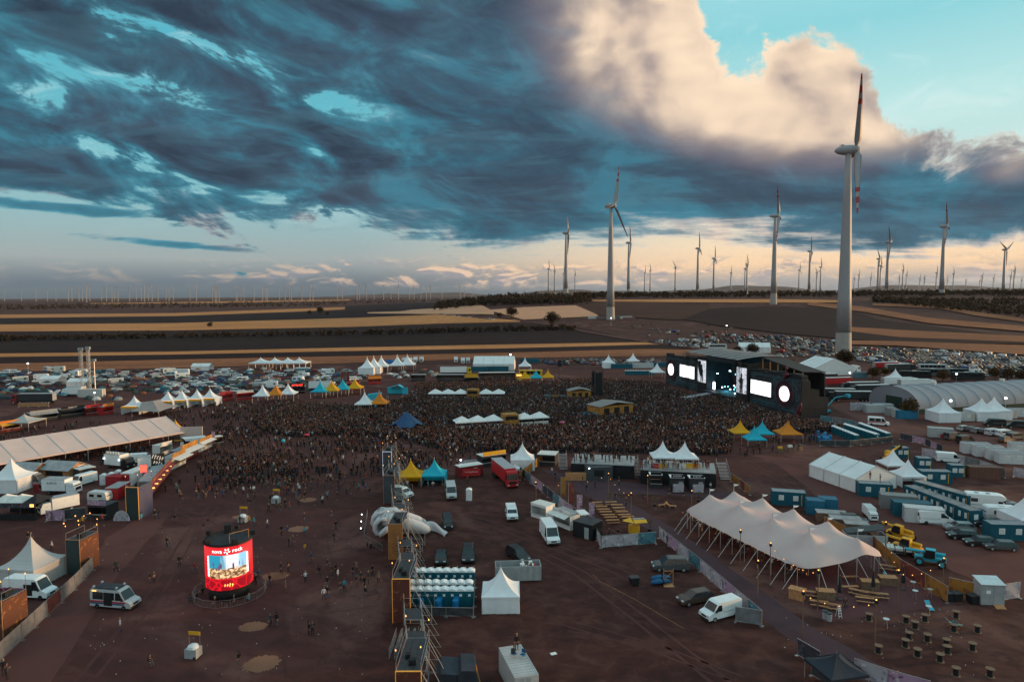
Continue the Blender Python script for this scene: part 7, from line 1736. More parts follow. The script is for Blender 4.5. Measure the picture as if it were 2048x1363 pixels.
TR = [('semi_dark', 1665, 796, 172, BLACK, 'black truck with pale roof nearest the stage side'), ('semi_dark', 1700, 802, 174, BLACK, 'black truck with lettering nearest the pale track'), ('semi_red', 1668, 772, 190, RED, 'red truck behind the right end of the stage'), ('semi_dark', 1640, 764, 190, BLACK, 'black truck left of the red one behind the stage'), ('semi_dark', 1720, 782, 186, BLACK, 'black truck right of the red one behind the stage'), ('semi_dark', 1738, 788, 186, BLACK, 'black truck left of the hall gable'), ('semi', 1690, 745, 10, WHITE, 'yellow-lit truck beside the turbine tree'), ('semi_red', 1775, 738, 8, WHITE, 'red and white truck near the car park'), ('semi_dark', 1800, 742, 8, BLACK, 'dark truck right of the red and white one'), ('coach', 1830, 757, -14, BLACK, 'nearest black tour bus with gold trim'), ('coach', 1868, 752, -14, (.1, .1, .1), 'second tour bus behind the nearest black one'), ('coach', 1905, 752, -12, BLACK, 'long black tour bus beside the olive bush'), ('coach', 1935, 760, -12, BLACK, 'black tour bus behind the crown of the hall'), ('coach', 1865, 742, -12, SILVER, 'pale tour bus behind the black ones'), ('semi', 1800, 772, 4, WHITE, 'white-roofed truck left above the hall'), ('semi', 1834, 776, 4, WHITE, 'white-roofed truck directly above the hall roof'), ('coach', 1435, 698, 0, (.5, .5, .5), 'white coach at the edge of the far car park')]
for kd, px, py, hd_, c_, lb in TR: veh(kd, px, py, hd_, c_, lb, 'bus' if kd == 'coach' else 'truck')
pagoda(1790, 768, 'front', WT, 'white pagoda among the trucks behind the stage', 6, hs=1.3); pagoda(1478, 704, 'open', WT, 'small white pagoda left of the marquee by the car park', 5)
veh('van', 1847, 772, 170, WHITE, 'white van above the hall roof', 'van')
cont('iso', 1612, 760, -4, (.42, .42, .43), 'pale container above the right end of the stage'); cont('iso', 1640, 756, -4, (.32, .33, .33), 'grey container behind the right end of the stage'); cont('iso', 1720, 755, 0, (.08, .16, .2), 'teal container before the turbine trucks')
veh('minibus', 1658, 752, 20, SILVER, 'silver van behind the stage containers', 'van'); veh('hatch', 1636, 715, 0, WHITE, 'left white car on the grass before the turbine', 'car'); veh('hatch', 1656, 718, 0, WHITE, 'right white car on the grass before the turbine', 'car')
sets = [(1648, 1215, 0), (1664, 1218, 1), (1638, 1212, 0), (1716, 1190, 1), (1740, 1194, 1), (1758, 1196, 1), (1700, 1162, 2), (1700, 1182, 2), (1730, 1205, 0), (1855, 1172, 1), (1776, 1140, 1), (1618, 1192, 0)]
BGL = ['wooden beer table nearest the path, left of a pair', 'wooden beer table nearest the path, right of a pair', 'wooden beer table with a seated guest nearest the path', 'wooden beer table left of the middle parasol', 'wooden beer table right of the middle parasol', 'wooden beer table at the outer edge of the deck', 'wooden beer table at the corner of the stretch tent', 'wooden beer table behind the small ladder', 'wooden beer table in the middle of the deck', 'wooden beer table at the yellow banner fence', 'wooden beer table right of the stretch tent', 'wooden beer table beside the pale wooden bar block']
for i, (px, py, k) in enumerate(sets):
 p = G(px, py); rz = R(-38 + 10 * (i % 3)) if k < 2 else R(2); BT.put(BGL[i], 'table', p, rz, 'beer garden tables')
 if k < 2:
  n_ = Vector((-math.sin(rz), math.cos(rz), 0))
  for s_, w_ in ((-1, 'front'), (1, 'back')): BB.put(w_ + ' bench of the ' + BGL[i].replace('wooden ', ''), 'bench', p + n_ * (.62 * s_), rz, 'beer garden benches')
for i, (px, py) in enumerate(((1679, 1198), (1746, 1186), (1806, 1178), (1420, 1000))): PARA.put(('folded black parasol nearest the path on the deck', 'folded black parasol in the middle of the deck', 'folded black parasol at the back of the deck', 'folded black parasol behind the stretch tent')[i], 'parasol', G(px, py), 0, None, None, 1.15)
SPL = sorted(((1738, 1240), (1812, 1245), (1830, 1256), (1818, 1278), (1757, 1305), (1811, 1293), (1835, 1312), (1855, 1282), (1895, 1306), (1912, 1235), (1850, 1242), (1908, 1262), (1955, 1264), (1893, 1292), (1945, 1300), (1912, 1350), (1980, 1352), (1880, 1322)))
for i, q in enumerate(SPL): SPOOL.put('wooden cable spool table on the open ground, %s from the left' % ordw(i + 1), 'table', G(*q), 0, 'cable spool tables')
for i, (px, py) in enumerate(((1772, 1254), (1830, 1196), (1860, 1193), (1826, 1178), (1857, 1228))): STT.put(('round steel standing table left of the cable spools', 'front round standing table on the deck', 'right round standing table on the deck edge', 'back round standing table on the deck', 'round standing table beside the teal deck chair')[i], 'table', G(px, py), 0, 'standing tables')
p = G(1594, 1196); t = solo('bar_block', MB().box(-.9, .9, -.6, .6, 0, 1.3), 'wood', 'pale wooden bar block at the near corner of the stretch tent', 'counter', p, R(-38)); part(t, 'top', MB().box(-1, 1, -.7, .7, 1.3, 1.38), 'wood')
for i, (px, py) in enumerate(((1651, 1196), (1739, 1176), (1775, 1168))): p = G(px, py); t = solo('bar_block', MB().box(-1.1, 1.1, -.6, .6, 0, 1.1), 'old_wood', ('brown counter left of the small ladder on the deck', 'brown counter beside the middle parasol', 'brown counter at the back parasol')[i], 'counter', p, R(-10)); part(t, 'top', MB().box(-1.15, 1.15, -.65, .65, 1.1, 1.16), 'wood')
for i, (px, py) in enumerate(((1650, 1236), (1658, 1240))): p = G(px, py); t = solo('waste_bin', MB().lathe([(.32, 0), (.36, 1.0)], 10), 'grey_paint', ('left', 'right')[i] + ' grey waste bin at the near corner of the deck', 'bin', p); part(t, 'liner', MB().lathe([(.37, .9), (.38, 1.02), (.3, 1.02)], 10), 'dark_steel')
p = G(1681, 1236); ld_ = thing('step_ladder', 'small white step ladder at the front edge of the deck', 'ladder', p, R(10))
for y, l in ((0, 1), (.7, -1)): part(ld_, 'side', MB().tube((-.2, y, 0), (-.16, .35, 1.5), .025, .025, 4).tube((.2, y, 0), (.16, .35, 1.5), .025, .025, 4).tube((-.16, .35, 1.5), (.16, .35, 1.5), .02, .02, 4), 'white_paint')
for k in range(4): part(ld_, 'rung', MB().box(-.19, .19, .07 * k, .07 * k + .1, .3 * (k + 1) - .02, .3 * (k + 1)), 'white_paint')
for i, (px, py) in enumerate(((1860, 1220), (1779, 1160), (1906, 1253), (1916, 1254))):
 p = G(px, py); t = thing('deck_chair', ('teal deck chair on the open ground below the deck', 'teal deck chair at the back of the deck', 'left teal deck chair among the cable spools', 'right teal deck chair among the cable spools')[i], 'chair', p, R(40 * i)); part(t, 'seat', MB().slab([(-.3, -.5, .25), (.3, -.5, .25), (.3, .4, .55), (-.3, .4, .55)], (0, -.2, 1), .03), 'teal'); part(t, 'backrest', MB().slab([(-.3, .4, .5), (.3, .4, .5), (.3, .8, 1.0), (-.3, .8, 1.0)], (0, -1, .5), .03), 'teal')
 for s_ in (-.32, .32): part(t, 'leg', MB().tube((s_, -.5, 0), (s_, .8, 1.0), .02, .02, 4), 'wood'); part(t, 'leg', MB().tube((s_ * .9, .5, 0), (s_ * .9, -.4, .5), .02, .02, 4), 'wood')
p = G(1976, 1204); sh = thing('grey_shed', 'pale grey metal shed with sloping roof at the yellow fence', 'shed', p, R(-6)); part(sh, 'wall', MB().box(-1.4, 1.4, -1.0, 1.0, .1, 2.7), 'grey_paint'); part(sh, 'roof', MB().slab([(-1.5, -1.1, 2.7), (1.5, -1.1, 2.7), (1.5, 1.1, 3.1), (-1.5, 1.1, 3.1)], (0, 0, 1), .08), 'alu'); part(sh, 'door', MB().box(.1, 1.2, -1.04, -1.0, .15, 2.5), 'grey_paint', col=None); q = part(sh, 'notice', MB().box(-.8, -.3, -1.03, -1.0, 1.6, 2.0), 'print_white'); part(sh, 'ramp', MB().slab([(.0, -1.9, .02), (1.2, -1.9, .02), (1.2, -1.0, .2), (.0, -1.0, .2)], (0, 0, 1), .04), 'wood')
for i, (px, py) in enumerate(((1895, 1200), (1912, 1200), (1945, 1205))): p = G(px, py); t = solo('black_bin', MB().prism([(-.5, .12), (-.6, 1.05), (.6, 1.05), (.5, .12)], -.5, .5), 'black', ('left black bin at the yellow fence', 'black bin between two others at the yellow fence', 'wide black bin left of the grey shed')[i], 'bin', p, .1 * i); part(t, 'lid', MB().box(-.63, .63, -.53, .53, 1.05, 1.12), 'dark_steel')
PL = [(1795, 1222, 'left of the cable spools'), (1885, 1195, 'at the yellow banner fence'), (1770, 1112, 'between stretch tent and orange fence'), (1605, 1270, 'beside the photo banner fence'), (1750, 1290, 'among the cable spools'), (1635, 1222, 'at the near deck corner'), (1540, 1160, 'before the long side of the stretch tent'), (1262, 1045, 'at the yellow kiosk'), (1072, 1020, 'right of the red truck'), (1217, 1000, 'on the dark path'), (1295, 1005, 'below the platform stairs'), (1383, 1040, 'at the tip of the stretch tent'), (1480, 1130, 'on the path beside the stretch tent'), (1515, 1200, 'at the long banner fence')]
for px, py, lb in PL: POLE.put('wooden light pole ' + lb, 'lamp post', G(px, py), 0, 'wooden light poles')
for i, ((a, b)) in enumerate((((1795, 1222), (1885, 1195)), ((1635, 1222), (1540, 1160)), ((1605, 1270), (1750, 1290)), ((1072, 1020), (1217, 1000)), ((1795, 1222), (1770, 1112)), ((1217, 1000), (1262, 1045)))):
 A_, B_ = G(*a), G(*b); mb = MB(); pts = []
 for k in range(11): u = k / 10; q = A_.lerp(B_, u); pts.append((q.x, q.y, 5.0 - 3.4 * u * (1 - u)))
 mb.path(pts, .015, 3); t = solo('string_light', mb, 'black', ('drooping light string at the yellow fence', 'drooping light string over the near edge of the stretch tent', 'drooping light string over the path by the cable spools', 'drooping light string before the grey bar container', 'drooping light string behind the back parasol', 'drooping light string over the beer benches')[i], 'light string')
 for q in pts[1:-1:2]: part(t, 'bulb', MB().cb((q[0], q[1], q[2] - .08), (.07, .07, .09)), 'lamp_warm')
for i, (px, py) in enumerate(((1220, 1004), (1309, 1012), (1300, 1062), (1397, 1003))):
 p = G(px, py); t = thing('potted_palm', ('potted palm at the back of the beer benches', 'potted palm between the paths', 'potted palm at the corner of the banner fence', 'potted palm beside the folded parasol')[i], 'plant', p); part(t, 'tub', MB().lathe([(.3, 0), (.4, .5)], 10), 'dark_steel'); part(t, 'stem', MB().tube((0, 0, .4), (.05, 0, 1.5), .07, .05, 6), 'bark')
 for k in range(9):
  a = TAU * k / 9; c, s_ = math.cos(a), math.sin(a); part(t, 'frond', MB().add([(0, 0, 1.5), (c * .5 - s_ * .12, s_ * .5 + c * .12, 1.85), (c * 1.0, s_ * 1.0, 1.5), (c * .5 + s_ * .12, s_ * .5 - c * .12, 1.85)], [(0, 1, 2, 3)]), 'leaf_olive')
def cabin(x1, y1, x2, y2, dep, hgt, lb, mat='banner_gold'):
 a, b = G(x1, y1), G(x2, y2); L = (b - a).length; t = thing('mixing_cabin', lb, 'cabin', a, math.atan2(b.y - a.y, b.x - a.x)); part(t, 'wall', MB().box(0, L, 0, dep, 0, hgt), mat); part(t, 'roof', MB().slab([(-.3, -.3, hgt), (L / 2, -.3, hgt + 1.0), (L / 2, dep + .3, hgt + 1.0), (-.3, dep + .3, hgt)], (-.1, 0, 1), .1), 'roof_light'); part(t, 'roof', MB().slab([(L / 2, -.3, hgt + 1.0), (L + .3, -.3, hgt), (L + .3, dep + .3, hgt), (L / 2, dep + .3, hgt + 1.0)], (.1, 0, 1), .1), 'roof_light')
 for k in range(3): part(t, 'poster', MB().box(L * (.12 + .3 * k), L * (.12 + .3 * k) + L * .16, -.05, 0, .8, hgt - .6), 'print_black')
cabin(1200, 836, 1266, 828, 7, 3.6, 'yellow mixing cabin with grey roof in the middle of the crowd'); cabin(1139, 800, 1182, 799, 5, 3.4, 'orange cabin with white awning behind the mixing cabin')
fence([(1155, 838), (1175, 832), (1198, 838)], ['banner_dark', 'banner_teal'], 'printed barrier left of the mixing cabin', 1.8); fence([(1088, 798), (1138, 800)], ['banner_teal', 'banner_gold'], 'printed barrier left of the orange cabin', 1.8)
def delay_tower(px, py, h, lb, w=3.0, mat='dark_steel', arr=True):
 p = G(px, py); t = thing('delay_tower', lb, 'tower', p, R(10))
 for sx in (-1, 1):
  for sy in (-1, 1):
   q = MB()
   if arr: truss(q, (sx * w / 2, sy * w / 2, 0), (sx * w / 2, sy * w / 2, h), .4, .05, 1.0)
   else: q.tube((sx * w / 2, sy * w / 2, 0), (sx * w / 2, sy * w / 2, h), .09 if sx + sy == 0 else .05, None, 6)
   part(t, 'leg', q, mat)
 q = MB();
 for k in range(int(h / 3)):
  for a, b in (((-1, -1), (1, -1)), ((1, -1), (1, 1)), ((1, 1), (-1, 1)), ((-1, 1), (-1, -1))): q.tube((a[0] * w / 2, a[1] * w / 2, 3 * k), (b[0] * w / 2, b[1] * w / 2, 3 * k + 3), .04, .04, 4)
 part(t, 'bracing', q, mat)
 if arr:
  for k in range(8): part(t, 'speaker', MB().cb((-w / 2 - .3, 0, h - 1 - .7 * k), (.8, 1.4, .6)), 'black')
  part(t, 'scrim', MB().box(-w / 2 + .3, w / 2 - .3, -w / 2 - .1, -w / 2, .5, h - 1), 'black')
delay_tower(1195, 795, 11, 'dark speaker tower in the crowd behind the mixing cabin'); delay_tower(1355, 868, 11.5, 'slim steel scaffold tower in the crowd before the stage', 3.4, 'dark_steel', False)
p = G(1119, 758); dt = thing('speaker_mast', 'thin dark speaker mast at the far edge of the crowd', 'mast', p); q = MB(); truss(q, (0, 0, 0), (0, 0, 8), .7, .07, 1.2); part(dt, 'mast', q, 'dark_steel'); part(dt, 'speaker', MB().box(-.9, .9, -.5, .5, 6, 9), 'black'); part(dt, 'base', MB().box(-1.5, 1.5, -1.2, 1.2, 0, .5), 'black')
person(0, 0, 'stand', 0, 20, loc=tuple(G(1742, 985) + Vector((0, .5, 2.6))), label='left of two dark-clothed people on the blue container roof'); person(0, 0, 'phone', 1, 60, loc=tuple(G(1762, 992) + Vector((0, .5, 2.6))), label='right of two dark-clothed people on the blue container roof')
# ================================================================== left half: food street, campsite edge, crowd tents
stall(298, 998, 342, 945, 3.0, 2.5, 'dark_red', 'long dark red stall with glowing orange fascia facing the square', sign='banner_red', roof='grey_roof', lit=True, sign_h=.7, awn='dark_red', awn_len=1.0)
for i in range(6): p = G(299 + 7 * i, 996 - 9 * i); t = solo('lamp_box', MB().box(-.5, .5, -.05, .05, 0, .25), 'lamp_warm', ordw(i + 1) + ' glowing lamp box from the near end of the dark red stall', 'lamp', (p.x + .9, p.y - .6, 2.1), R(50), 'lamp boxes of the dark red stall'); part(t, 'bracket', MB().box(-.03, .03, 0, .6, .1, .15), 'steel')
p = G(326, 952); kb = thing('black_sign_board', 'tall black board with white lettering above the stalls', 'sign', (p.x - 1, p.y, 0), R(38)); kb.scale = (.62, .62, .78); part(kb, 'board', MB().box(-2.2, 2.2, -.1, .1, 2.2, 6.6), 'black'); q = part(kb, 'lettering', marks(5, 1.3), 'print_white'); q.location = (0, -.12, 5.5); q.rotation_euler = (0, R(18), 0); q = part(kb, 'lettering', marks(4, 1.3), 'print_white'); q.location = (0, -.12, 3.9); q.rotation_euler = (0, R(18), 0); part(kb, 'post', MB().tube((-2, .15, 0), (-2, .15, 6.6), .06, .06, 5), 'steel'); part(kb, 'post', MB().tube((2, .15, 0), (2, .15, 6.6), .06, .06, 5), 'steel')
stall(344, 940, 372, 926, 2.6, 2.7, 'off_white', 'round-fronted stall with pale awning right of the black board', awn='off_white', sign='banner_gold', lit=True, awn_len=2.0, sign_h=.9)
stall(362, 924, 396, 908, 2.6, 2.7, 'dark_red', 'stall with golden arched sign and pale awning', awn='off_white', sign='banner_gold', lit=True, awn_len=2.2, sign_h=1.2)
p = G(362, 912); t = solo('arched_sign', MB().slab([(1.6 * math.cos(a), 0, 1.1 * math.sin(a)) for a in [math.pi * k / 12 for k in range(13)]], (0, 1, 0), .12), 'black', 'black arched sign with golden letters above the stalls', 'sign', (p.x - 1, p.y + 1, 3.4), R(20)); q = part(t, 'lettering', marks(6, .5), 'yellow'); q.location = (0, -.02, .42)
stall(398, 905, 425, 893, 2.6, 2.6, 'off_white', 'stall with warm lights at the tip of the food row', awn='off_white', sign='banner_gold', lit=True)
stall(428, 893, 446, 890, 2.0, 2.5, 'dark_steel', 'small kiosk with pale flat roof standing apart at the crowd', roof='off_white', lit=True)
p = G(425, 878); FLAGS['banner_pink'].put('violet flag between the stall tip and the small kiosk', 'flag', G(424, 893), 0)
veh('caravan', 388, 897, 25, WHITE, 'white rounded trailer behind the stall with the golden arched sign', 'trailer', sc=1.2)
p = G(380, 886); wl = thing('white_screen_wall', 'large white fabric wall at the end of the long marquee', 'wall', (p.x, p.y + 1, 0), R(8)); part(wl, 'fabric', MB().box(-2.9, 2.9, -.05, .05, 1.4, 4.4), 'fabric_warm');
for x in (-2.9, -1, 1, 2.9): part(wl, 'post', MB().tube((x, .1, 0), (x, .1, 4.4), .05, .05, 5), 'steel')
pagoda(352, 876, 'open', YEL, 'yellow pagoda at the end of the long open marquee')
stall(320, 912, 345, 905, 2.4, 2.6, 'off_white', 'pale stall under the end of the long marquee', roof='off_white', sign='off_white', sign_h=.6)
veh('van', 283, 925, 15, WHITE, 'white camper van parked behind the food stalls', 'van'); veh('box', 310, 937, 30, WHITE, 'white box truck behind the black lettered board', 'truck')
stall(265, 972, 298, 958, 2.6, 2.7, 'white_paint', 'white trailer with red lit screen above the gate tower', roof='off_white', open_=False)
p = G(285, 968); t = solo('red_lit_screen', MB().box(-.65, .65, -.06, .06, 0, 1.5), 'lamp_red', 'red glowing screen above the white trailer', 'screen', (p.x + .6, p.y - .5, 2.8), R(35)); part(t, 'frame', MB().box(-.72, .72, .06, .12, -.06, 1.56), 'black')
for i, (px, py) in enumerate(((233, 974), (247, 971))): cont('iso10', px, py, -4, (.3, .02, .03), ('left', 'right')[i] + ' red crate cabin behind the white toilets', 'red crate cabins')
stall(236, 1000, 262, 986, 2.4, 2.4, 'red_paint', 'red stall left of the dark green gate tower', roof='grey_roof', open_=False)
for i, (px, py) in enumerate(((207, 968), (222, 965), (236, 960))): TOIW.put('white portable toilet behind the food street, %s from the left' % ordw(i + 1), 'toilet', G(px, py), R(8), 'white toilets behind the food street')
veh('bigvan', 167, 968, -110, WHITE, 'white delivery van with back doors to the camera', 'van', sc=.85)
bt = veh('box', 125, 986, -4, WHITE, 'white box truck with dark lettering on its side', 'truck')
q = part(bt, 'lettering', text_mb('KARUS', .7), 'print_black'); q.location = (-1.3, -1.2, 2.4)
veh('bigvan', 152, 952, -15, WHITE, 'white high van behind the lettered box truck', 'van'); veh('box', 118, 1022, -130, WHITE, 'white box truck with sunlit roof below the lettered truck', 'truck', sc=.9)
veh('minibus', 225, 996, -115, WHITE, 'white minivan beside the red stall', 'van'); veh('caravan', 200, 1002, -10, (.62, .62, .6), 'small pale trailer behind the violet banner stall', 'trailer', sc=.8)
stall(176, 1038, 214, 1040, 3.0, 2.6, 'dark_steel', 'stall with violet and yellow banner left of the green gate tower', sign='banner_pink', lit=True, roof='dark_steel')
t = solo('round_board', MB().slab([(1.5 * math.cos(a), 0, 1.9 * math.sin(a)) for a in [math.pi * k / 12 for k in range(13)]], (0, 1, 0), .1), 'banner_grey', 'white arched board at the foot of the green gate tower', 'sign', G(243, 1041), 0); part(t, 'stay', MB().box(-.05, .05, .1, .8, 0, .1), 'steel')
pagoda(25, 978, 'walled', WT, 'white walled pagoda at the left edge before the long marquee', 6.5, hs=1.25)
def chalet(px, py, w_, d_, rz, lb):
 p = G(px, py); t = thing('wooden_chalet', lb, 'hut', p, R(rz)); part(t, 'wall', MB().box(-w_ / 2, w_ / 2, -d_ / 2, d_ / 2, 0, 2.3), 'wood')
 for s_ in (-1, 1): part(t, 'roof', MB().slab([(-w_ / 2 - .4, s_ * (d_ / 2 + .5), 2.15), (w_ / 2 + .4, s_ * (d_ / 2 + .5), 2.15), (w_ / 2 + .4, 0, 3.6), (-w_ / 2 - .4, 0, 3.6)], (0, s_ * .4, 1), .1), 'grey_roof')
 for x in (-w_ / 2, w_ / 2 - .08): part(t, 'gable', MB().slab([(x, -d_ / 2, 2.3), (x, d_ / 2, 2.3), (x, 0, 3.5)], (1, 0, 0), .08), 'wood')
 part(t, 'hatch', MB().box(-w_ * .3, w_ * .3, -d_ / 2 - .04, -d_ / 2, .9, 1.9), 'black')
chalet(128, 953, 7.5, 5, -12, 'larger wooden chalet with dark roof before the long marquee'); chalet(60, 956, 6, 4, -10, 'smaller wooden chalet left of the larger one')
stall(160, 962, 192, 955, 2.6, 2.5, 'dark_steel', 'open stand with pale flat roof right of the chalet', roof='off_white'); p = G(190, 962); t = solo('red_cooler', MB().box(-.4, .4, -.4, .4, 0, 1.9), 'red_paint', 'red drinks cooler beside the open stand', 'cooler', p, .3); part(t, 'door', MB().box(-.35, .35, -.44, -.4, .15, 1.8), 'dark_red')
p = G(72, 985); t = solo('red_cooler', MB().box(-.4, .4, -.4, .4, 0, 1.9), 'red_paint', 'red drinks cooler beside the left walled pagoda', 'cooler', p, .3); part(t, 'door', MB().box(-.35, .35, -.44, -.4, .15, 1.8), 'dark_red')
p = G(240, 935); bt_ = V['box'].put('black show truck with white lamps on its roof', 'truck', p, R(-20), None, BLACK, (1, 1.05, 1.05), 'show_truck');
for k in range(5): part(bt_, 'roof_lamp', MB().box(-3.2 + k * .85, -2.6 + k * .85, -.9, -.7, 3.25, 3.75), 'off_white')
for x in (-3.4, 1.4): part(bt_, 'lamp', MB().cb((x, -1.3, 2.2), (.2, .15, .2)), 'lamp_white')
veh('bigvan', 62, 972, 5, GREY, 'grey open container truck beside the left pagoda', 'truck')
for i, (x1, x2, y) in enumerate(((-20, 72, 1040),)):
 a, b = G(x1, y), G(x2, y); L = (b - a).length; t = thing('bar_tent', 'long dark bar stand with two pale peaks at the left edge', 'stall', a, math.atan2(b.y - a.y, b.x - a.x)); part(t, 'back_wall', MB().box(0, L, 4.8, 5, 0, 2.6), 'black'); part(t, 'fascia', MB().box(0, L, -.1, 0, 2.3, 3.2), 'banner_dark'); part(t, 'counter', MB().box(.2, L - .2, 0, .6, 0, 1.1), 'black')
 for k in range(3):
  x0 = L * k / 3; c = x0 + L / 6; part(t, 'canopy', MB().add([(x0, 0, 2.9), (x0 + L / 3, 0, 2.9), (x0 + L / 3, 5, 2.9), (x0, 5, 2.9), (c, 2.5, 4.2)], [(0, 1, 4), (1, 2, 4), (2, 3, 4), (3, 0, 4)]), 'off_white' if k < 2 else 'dark_cloth')
 for k in range(4): part(t, 'post', MB().tube((L * k / 3, .05, 0), (L * k / 3, .05, 2.9), .05, .05, 5), 'dark_steel')
 for k in range(8): part(t, 'bulb', MB().cb((L * (k + .5) / 8, 1.0, 2.1), (.07, .07, .07)), 'lamp_warm')
 part(t, 'lit_sign', MB().box(L - .9, L - .2, -.16, -.1, 2.5, 3.0), 'lamp_warm')
fence([(92, 1042), (130, 1042)], ['banner_pink', 'banner_dark'], 'printed board wall right of the dark bar stand', 2.0); fence([(130, 1040), (172, 1036)], ['mesh_cover'], 'black board wall left of the violet banner stall', 2.0)
fence([(187, 1140), (150, 1180), (95, 1232), (45, 1280), (0, 1323), (-60, 1385)], ['mesh_grey', 'mesh_grey', 'mesh_grey', 'banner_red'], 'long grey mesh fence down the left edge', 2.1)
for i, (px, py) in enumerate(((129, 1068), (152, 1052), (158, 1062), (181, 1046), (195, 1070), (34, 1160))): TORCH.put('flaming torch lamp near the left gate tower, %s from the left' % ordw((2, 3, 4, 5, 6, 1)[i]), 'lamp', G(px, py + 8), 0, 'torch lamps at left')
pagoda(66, 1160, 'walled', (.52, .5, .5), 'grey walled pagoda at the left edge behind the white van', 6.0, -8)
vn = veh('bigvan', 62, 1192, -6, WHITE, 'white van with pink lettered panel at the left edge', 'van')
defmat('pink', (.45, .04, .2), .6, .1, 1); q = part(vn, 'pink_panel', MB().box(-3.1, -.2, -1.06, -1.035, .75, 1.6), 'pink'); q2 = part(q, 'lettering', text_mb('ARN', .75), 'print_white'); q2.location = (-1.3, -1.065, 1.17); part(vn, 'open_door', MB().box(-.1, 1.1, -1.05, -1.03, .6, 2.1), 'black')
pv = veh('bigbus', 232, 1212, -10, SILVER, 'silver police van with roof rack and red stripe on the square', 'van', name='police_van')
for s_ in (-1, 1): part(pv, 'stripe', MB().box(-2.9, 2.2, s_ * 1.0 - .02, s_ * 1.0 + .02, .95, 1.12), 'red_paint', label='red stripe'); part(pv, 'stripe', MB().box(-2.9, 2.0, s_ * 1.0 - .021, s_ * 1.0 + .021, .72, .9), 'blue')
part(pv, 'roof_rack', MB().box(-2.6, .9, -.8, .8, 2.62, 2.72), 'dark_steel'); part(pv, 'open_door', MB().box(-.9, .3, -1.03, -.99, .55, 2.2), 'black')
for x in (-2.5, .8):
 for y in (-.7, .7): part(pv, 'beacon', MB().cb((x, y, 2.82), (.2, .25, .22)), 'head_lamp')
part(pv, 'lit_sign', MB().box(-2.6, -2.0, -.98, -.9, 2.3, 2.42), 'lamp_warm')
for i, (px, py) in enumerate(((387, 1313), (552, 1006), (486, 1044))):
 p = G(px, py); t = thing('vendor_cart', ('vendor cart with yellow sign at the lower left of the square', 'vendor cart with yellow sign right of the straw mats', 'vendor cart behind the round LED screen')[i], 'cart', p, R(-8)); part(t, 'body', MB().box(-.7, .7, -.6, .6, .1, 1.1), 'grey_paint'); part(t, 'lid', MB().lathe([(.62, 1.1), (.55, 1.35), (.3, 1.5), (.02, 1.55)], 12), 'white_plastic')
 for x in (-.65, .65): part(t, 'post', MB().tube((x, .3, 1.1), (x, .3, 2.6), .02, .02, 4), 'steel')
 part(t, 'sign', MB().box(-.7, .7, .26, .32, 2.4, 2.8), 'yellow'); part(t, 'wheel', MB().lathe([(.18, -.04), (.18, .04)], 10, 0, (.5, -.62, .18), 'y'), 'rubber')
stall(60, 845, 116, 838, 3.5, 2.8, 'dark_steel', 'grey stall with lettered front beyond the long marquee', awn='grey_roof', sign='grey_paint', roof='grey_roof', sign_h=.8)
stall(122, 836, 170, 830, 3.5, 2.8, 'dark_steel', 'dark stall with white lettering beyond the long marquee', awn='dark_cloth', sign='black', text='~~~~~~~', roof='grey_roof')
stall(172, 832, 205, 828, 3.2, 2.8, 'dark_red', 'red stall between dark stall and pagodas, left one', sign='red_paint', lit=True); stall(206, 830, 228, 826, 3.2, 2.8, 'red_paint', 'red stall with lit fascia, right one beyond the marquee', sign='orange', lit=True)
stall(0, 866, 40, 860, 3.0, 2.6, 'dark_red', 'glowing red and yellow stall at the left edge beyond the marquee', sign='orange', lit=True, awn='yellow')
pagoda(50, 858, 'low', (.5, .48, .46), 'grey peaked canopy at the far left stalls', 8, hs=1.3)
for i, (px, py, s_) in enumerate(((270, 826, 5), (337, 815, 5), (365, 813, 5), (395, 811, 5), (421, 809, 5))):
 pagoda(px, py, 'front', WT, 'white food pagoda in the row behind the sail tent, %s from the left' % ordw(i + 1), 6.2, 0, 'food pagodas at left', hs=1.15)
 p = G(px, py); t = solo('menu_fascia', MB().box(-2.9, 2.9, -.05, .05, 0, .7), 'yellow', 'yellow menu board on the food pagoda, %s from the left' % ordw(i + 1), 'sign', (p.x, p.y - 3.25, 2.2), 0, 'menu boards of the food pagodas'); part(t, 'lamp', MB().box(-2.5, 2.5, -.1, -.06, .72, .78), 'lamp_warm')
stall(440, 803, 466, 800, 3, 2.8, 'red_paint', 'red stall right of the white food pagodas', sign='red_paint', lit=True); stall(474, 801, 508, 798, 3, 2.8, 'red_paint', 'red stall with white arched sign right of the pagodas', sign='off_white')
stall(580, 787, 610, 786, 3, 2.8, 'black', 'black stall with red letters behind the crowd tents', sign='black', text='~~~~~~~~', tcol='lamp_red', sign_h=1.2)
pagoda(526, 803, 'open', WT, 'left white pagoda of the white orange white trio', 6, group=None); pagoda(552, 801, 'open', ORG, 'orange pagoda between two white ones', 6); pagoda(577, 799, 'open', WT, 'right white pagoda of the white orange white trio', 6)
for i, (px, py, c_) in enumerate(((641, 794, TEA), (664, 792, YEL), (686, 789, TEA), (710, 787, YEL))): pagoda(px, py, 'open', c_, '%s pagoda in the row of four behind the crowd, %s from the left' % ('teal' if c_ == TEA else 'yellow', ordw(i + 1)), 6.2, hs=1.2)
pagoda(730, 821, 'open', WT, 'white pagoda beside the orange one in the crowd', 6, hs=1.25); pagoda(759, 820, 'open', ORG, 'orange pagoda right of a white one in the crowd', 6, hs=1.25)
pagoda(822, 968, 'front', YEL, 'large yellow pagoda bar right behind the gate'); pagoda(869, 966, 'front', TEA, 'large teal pagoda bar right behind the gate')
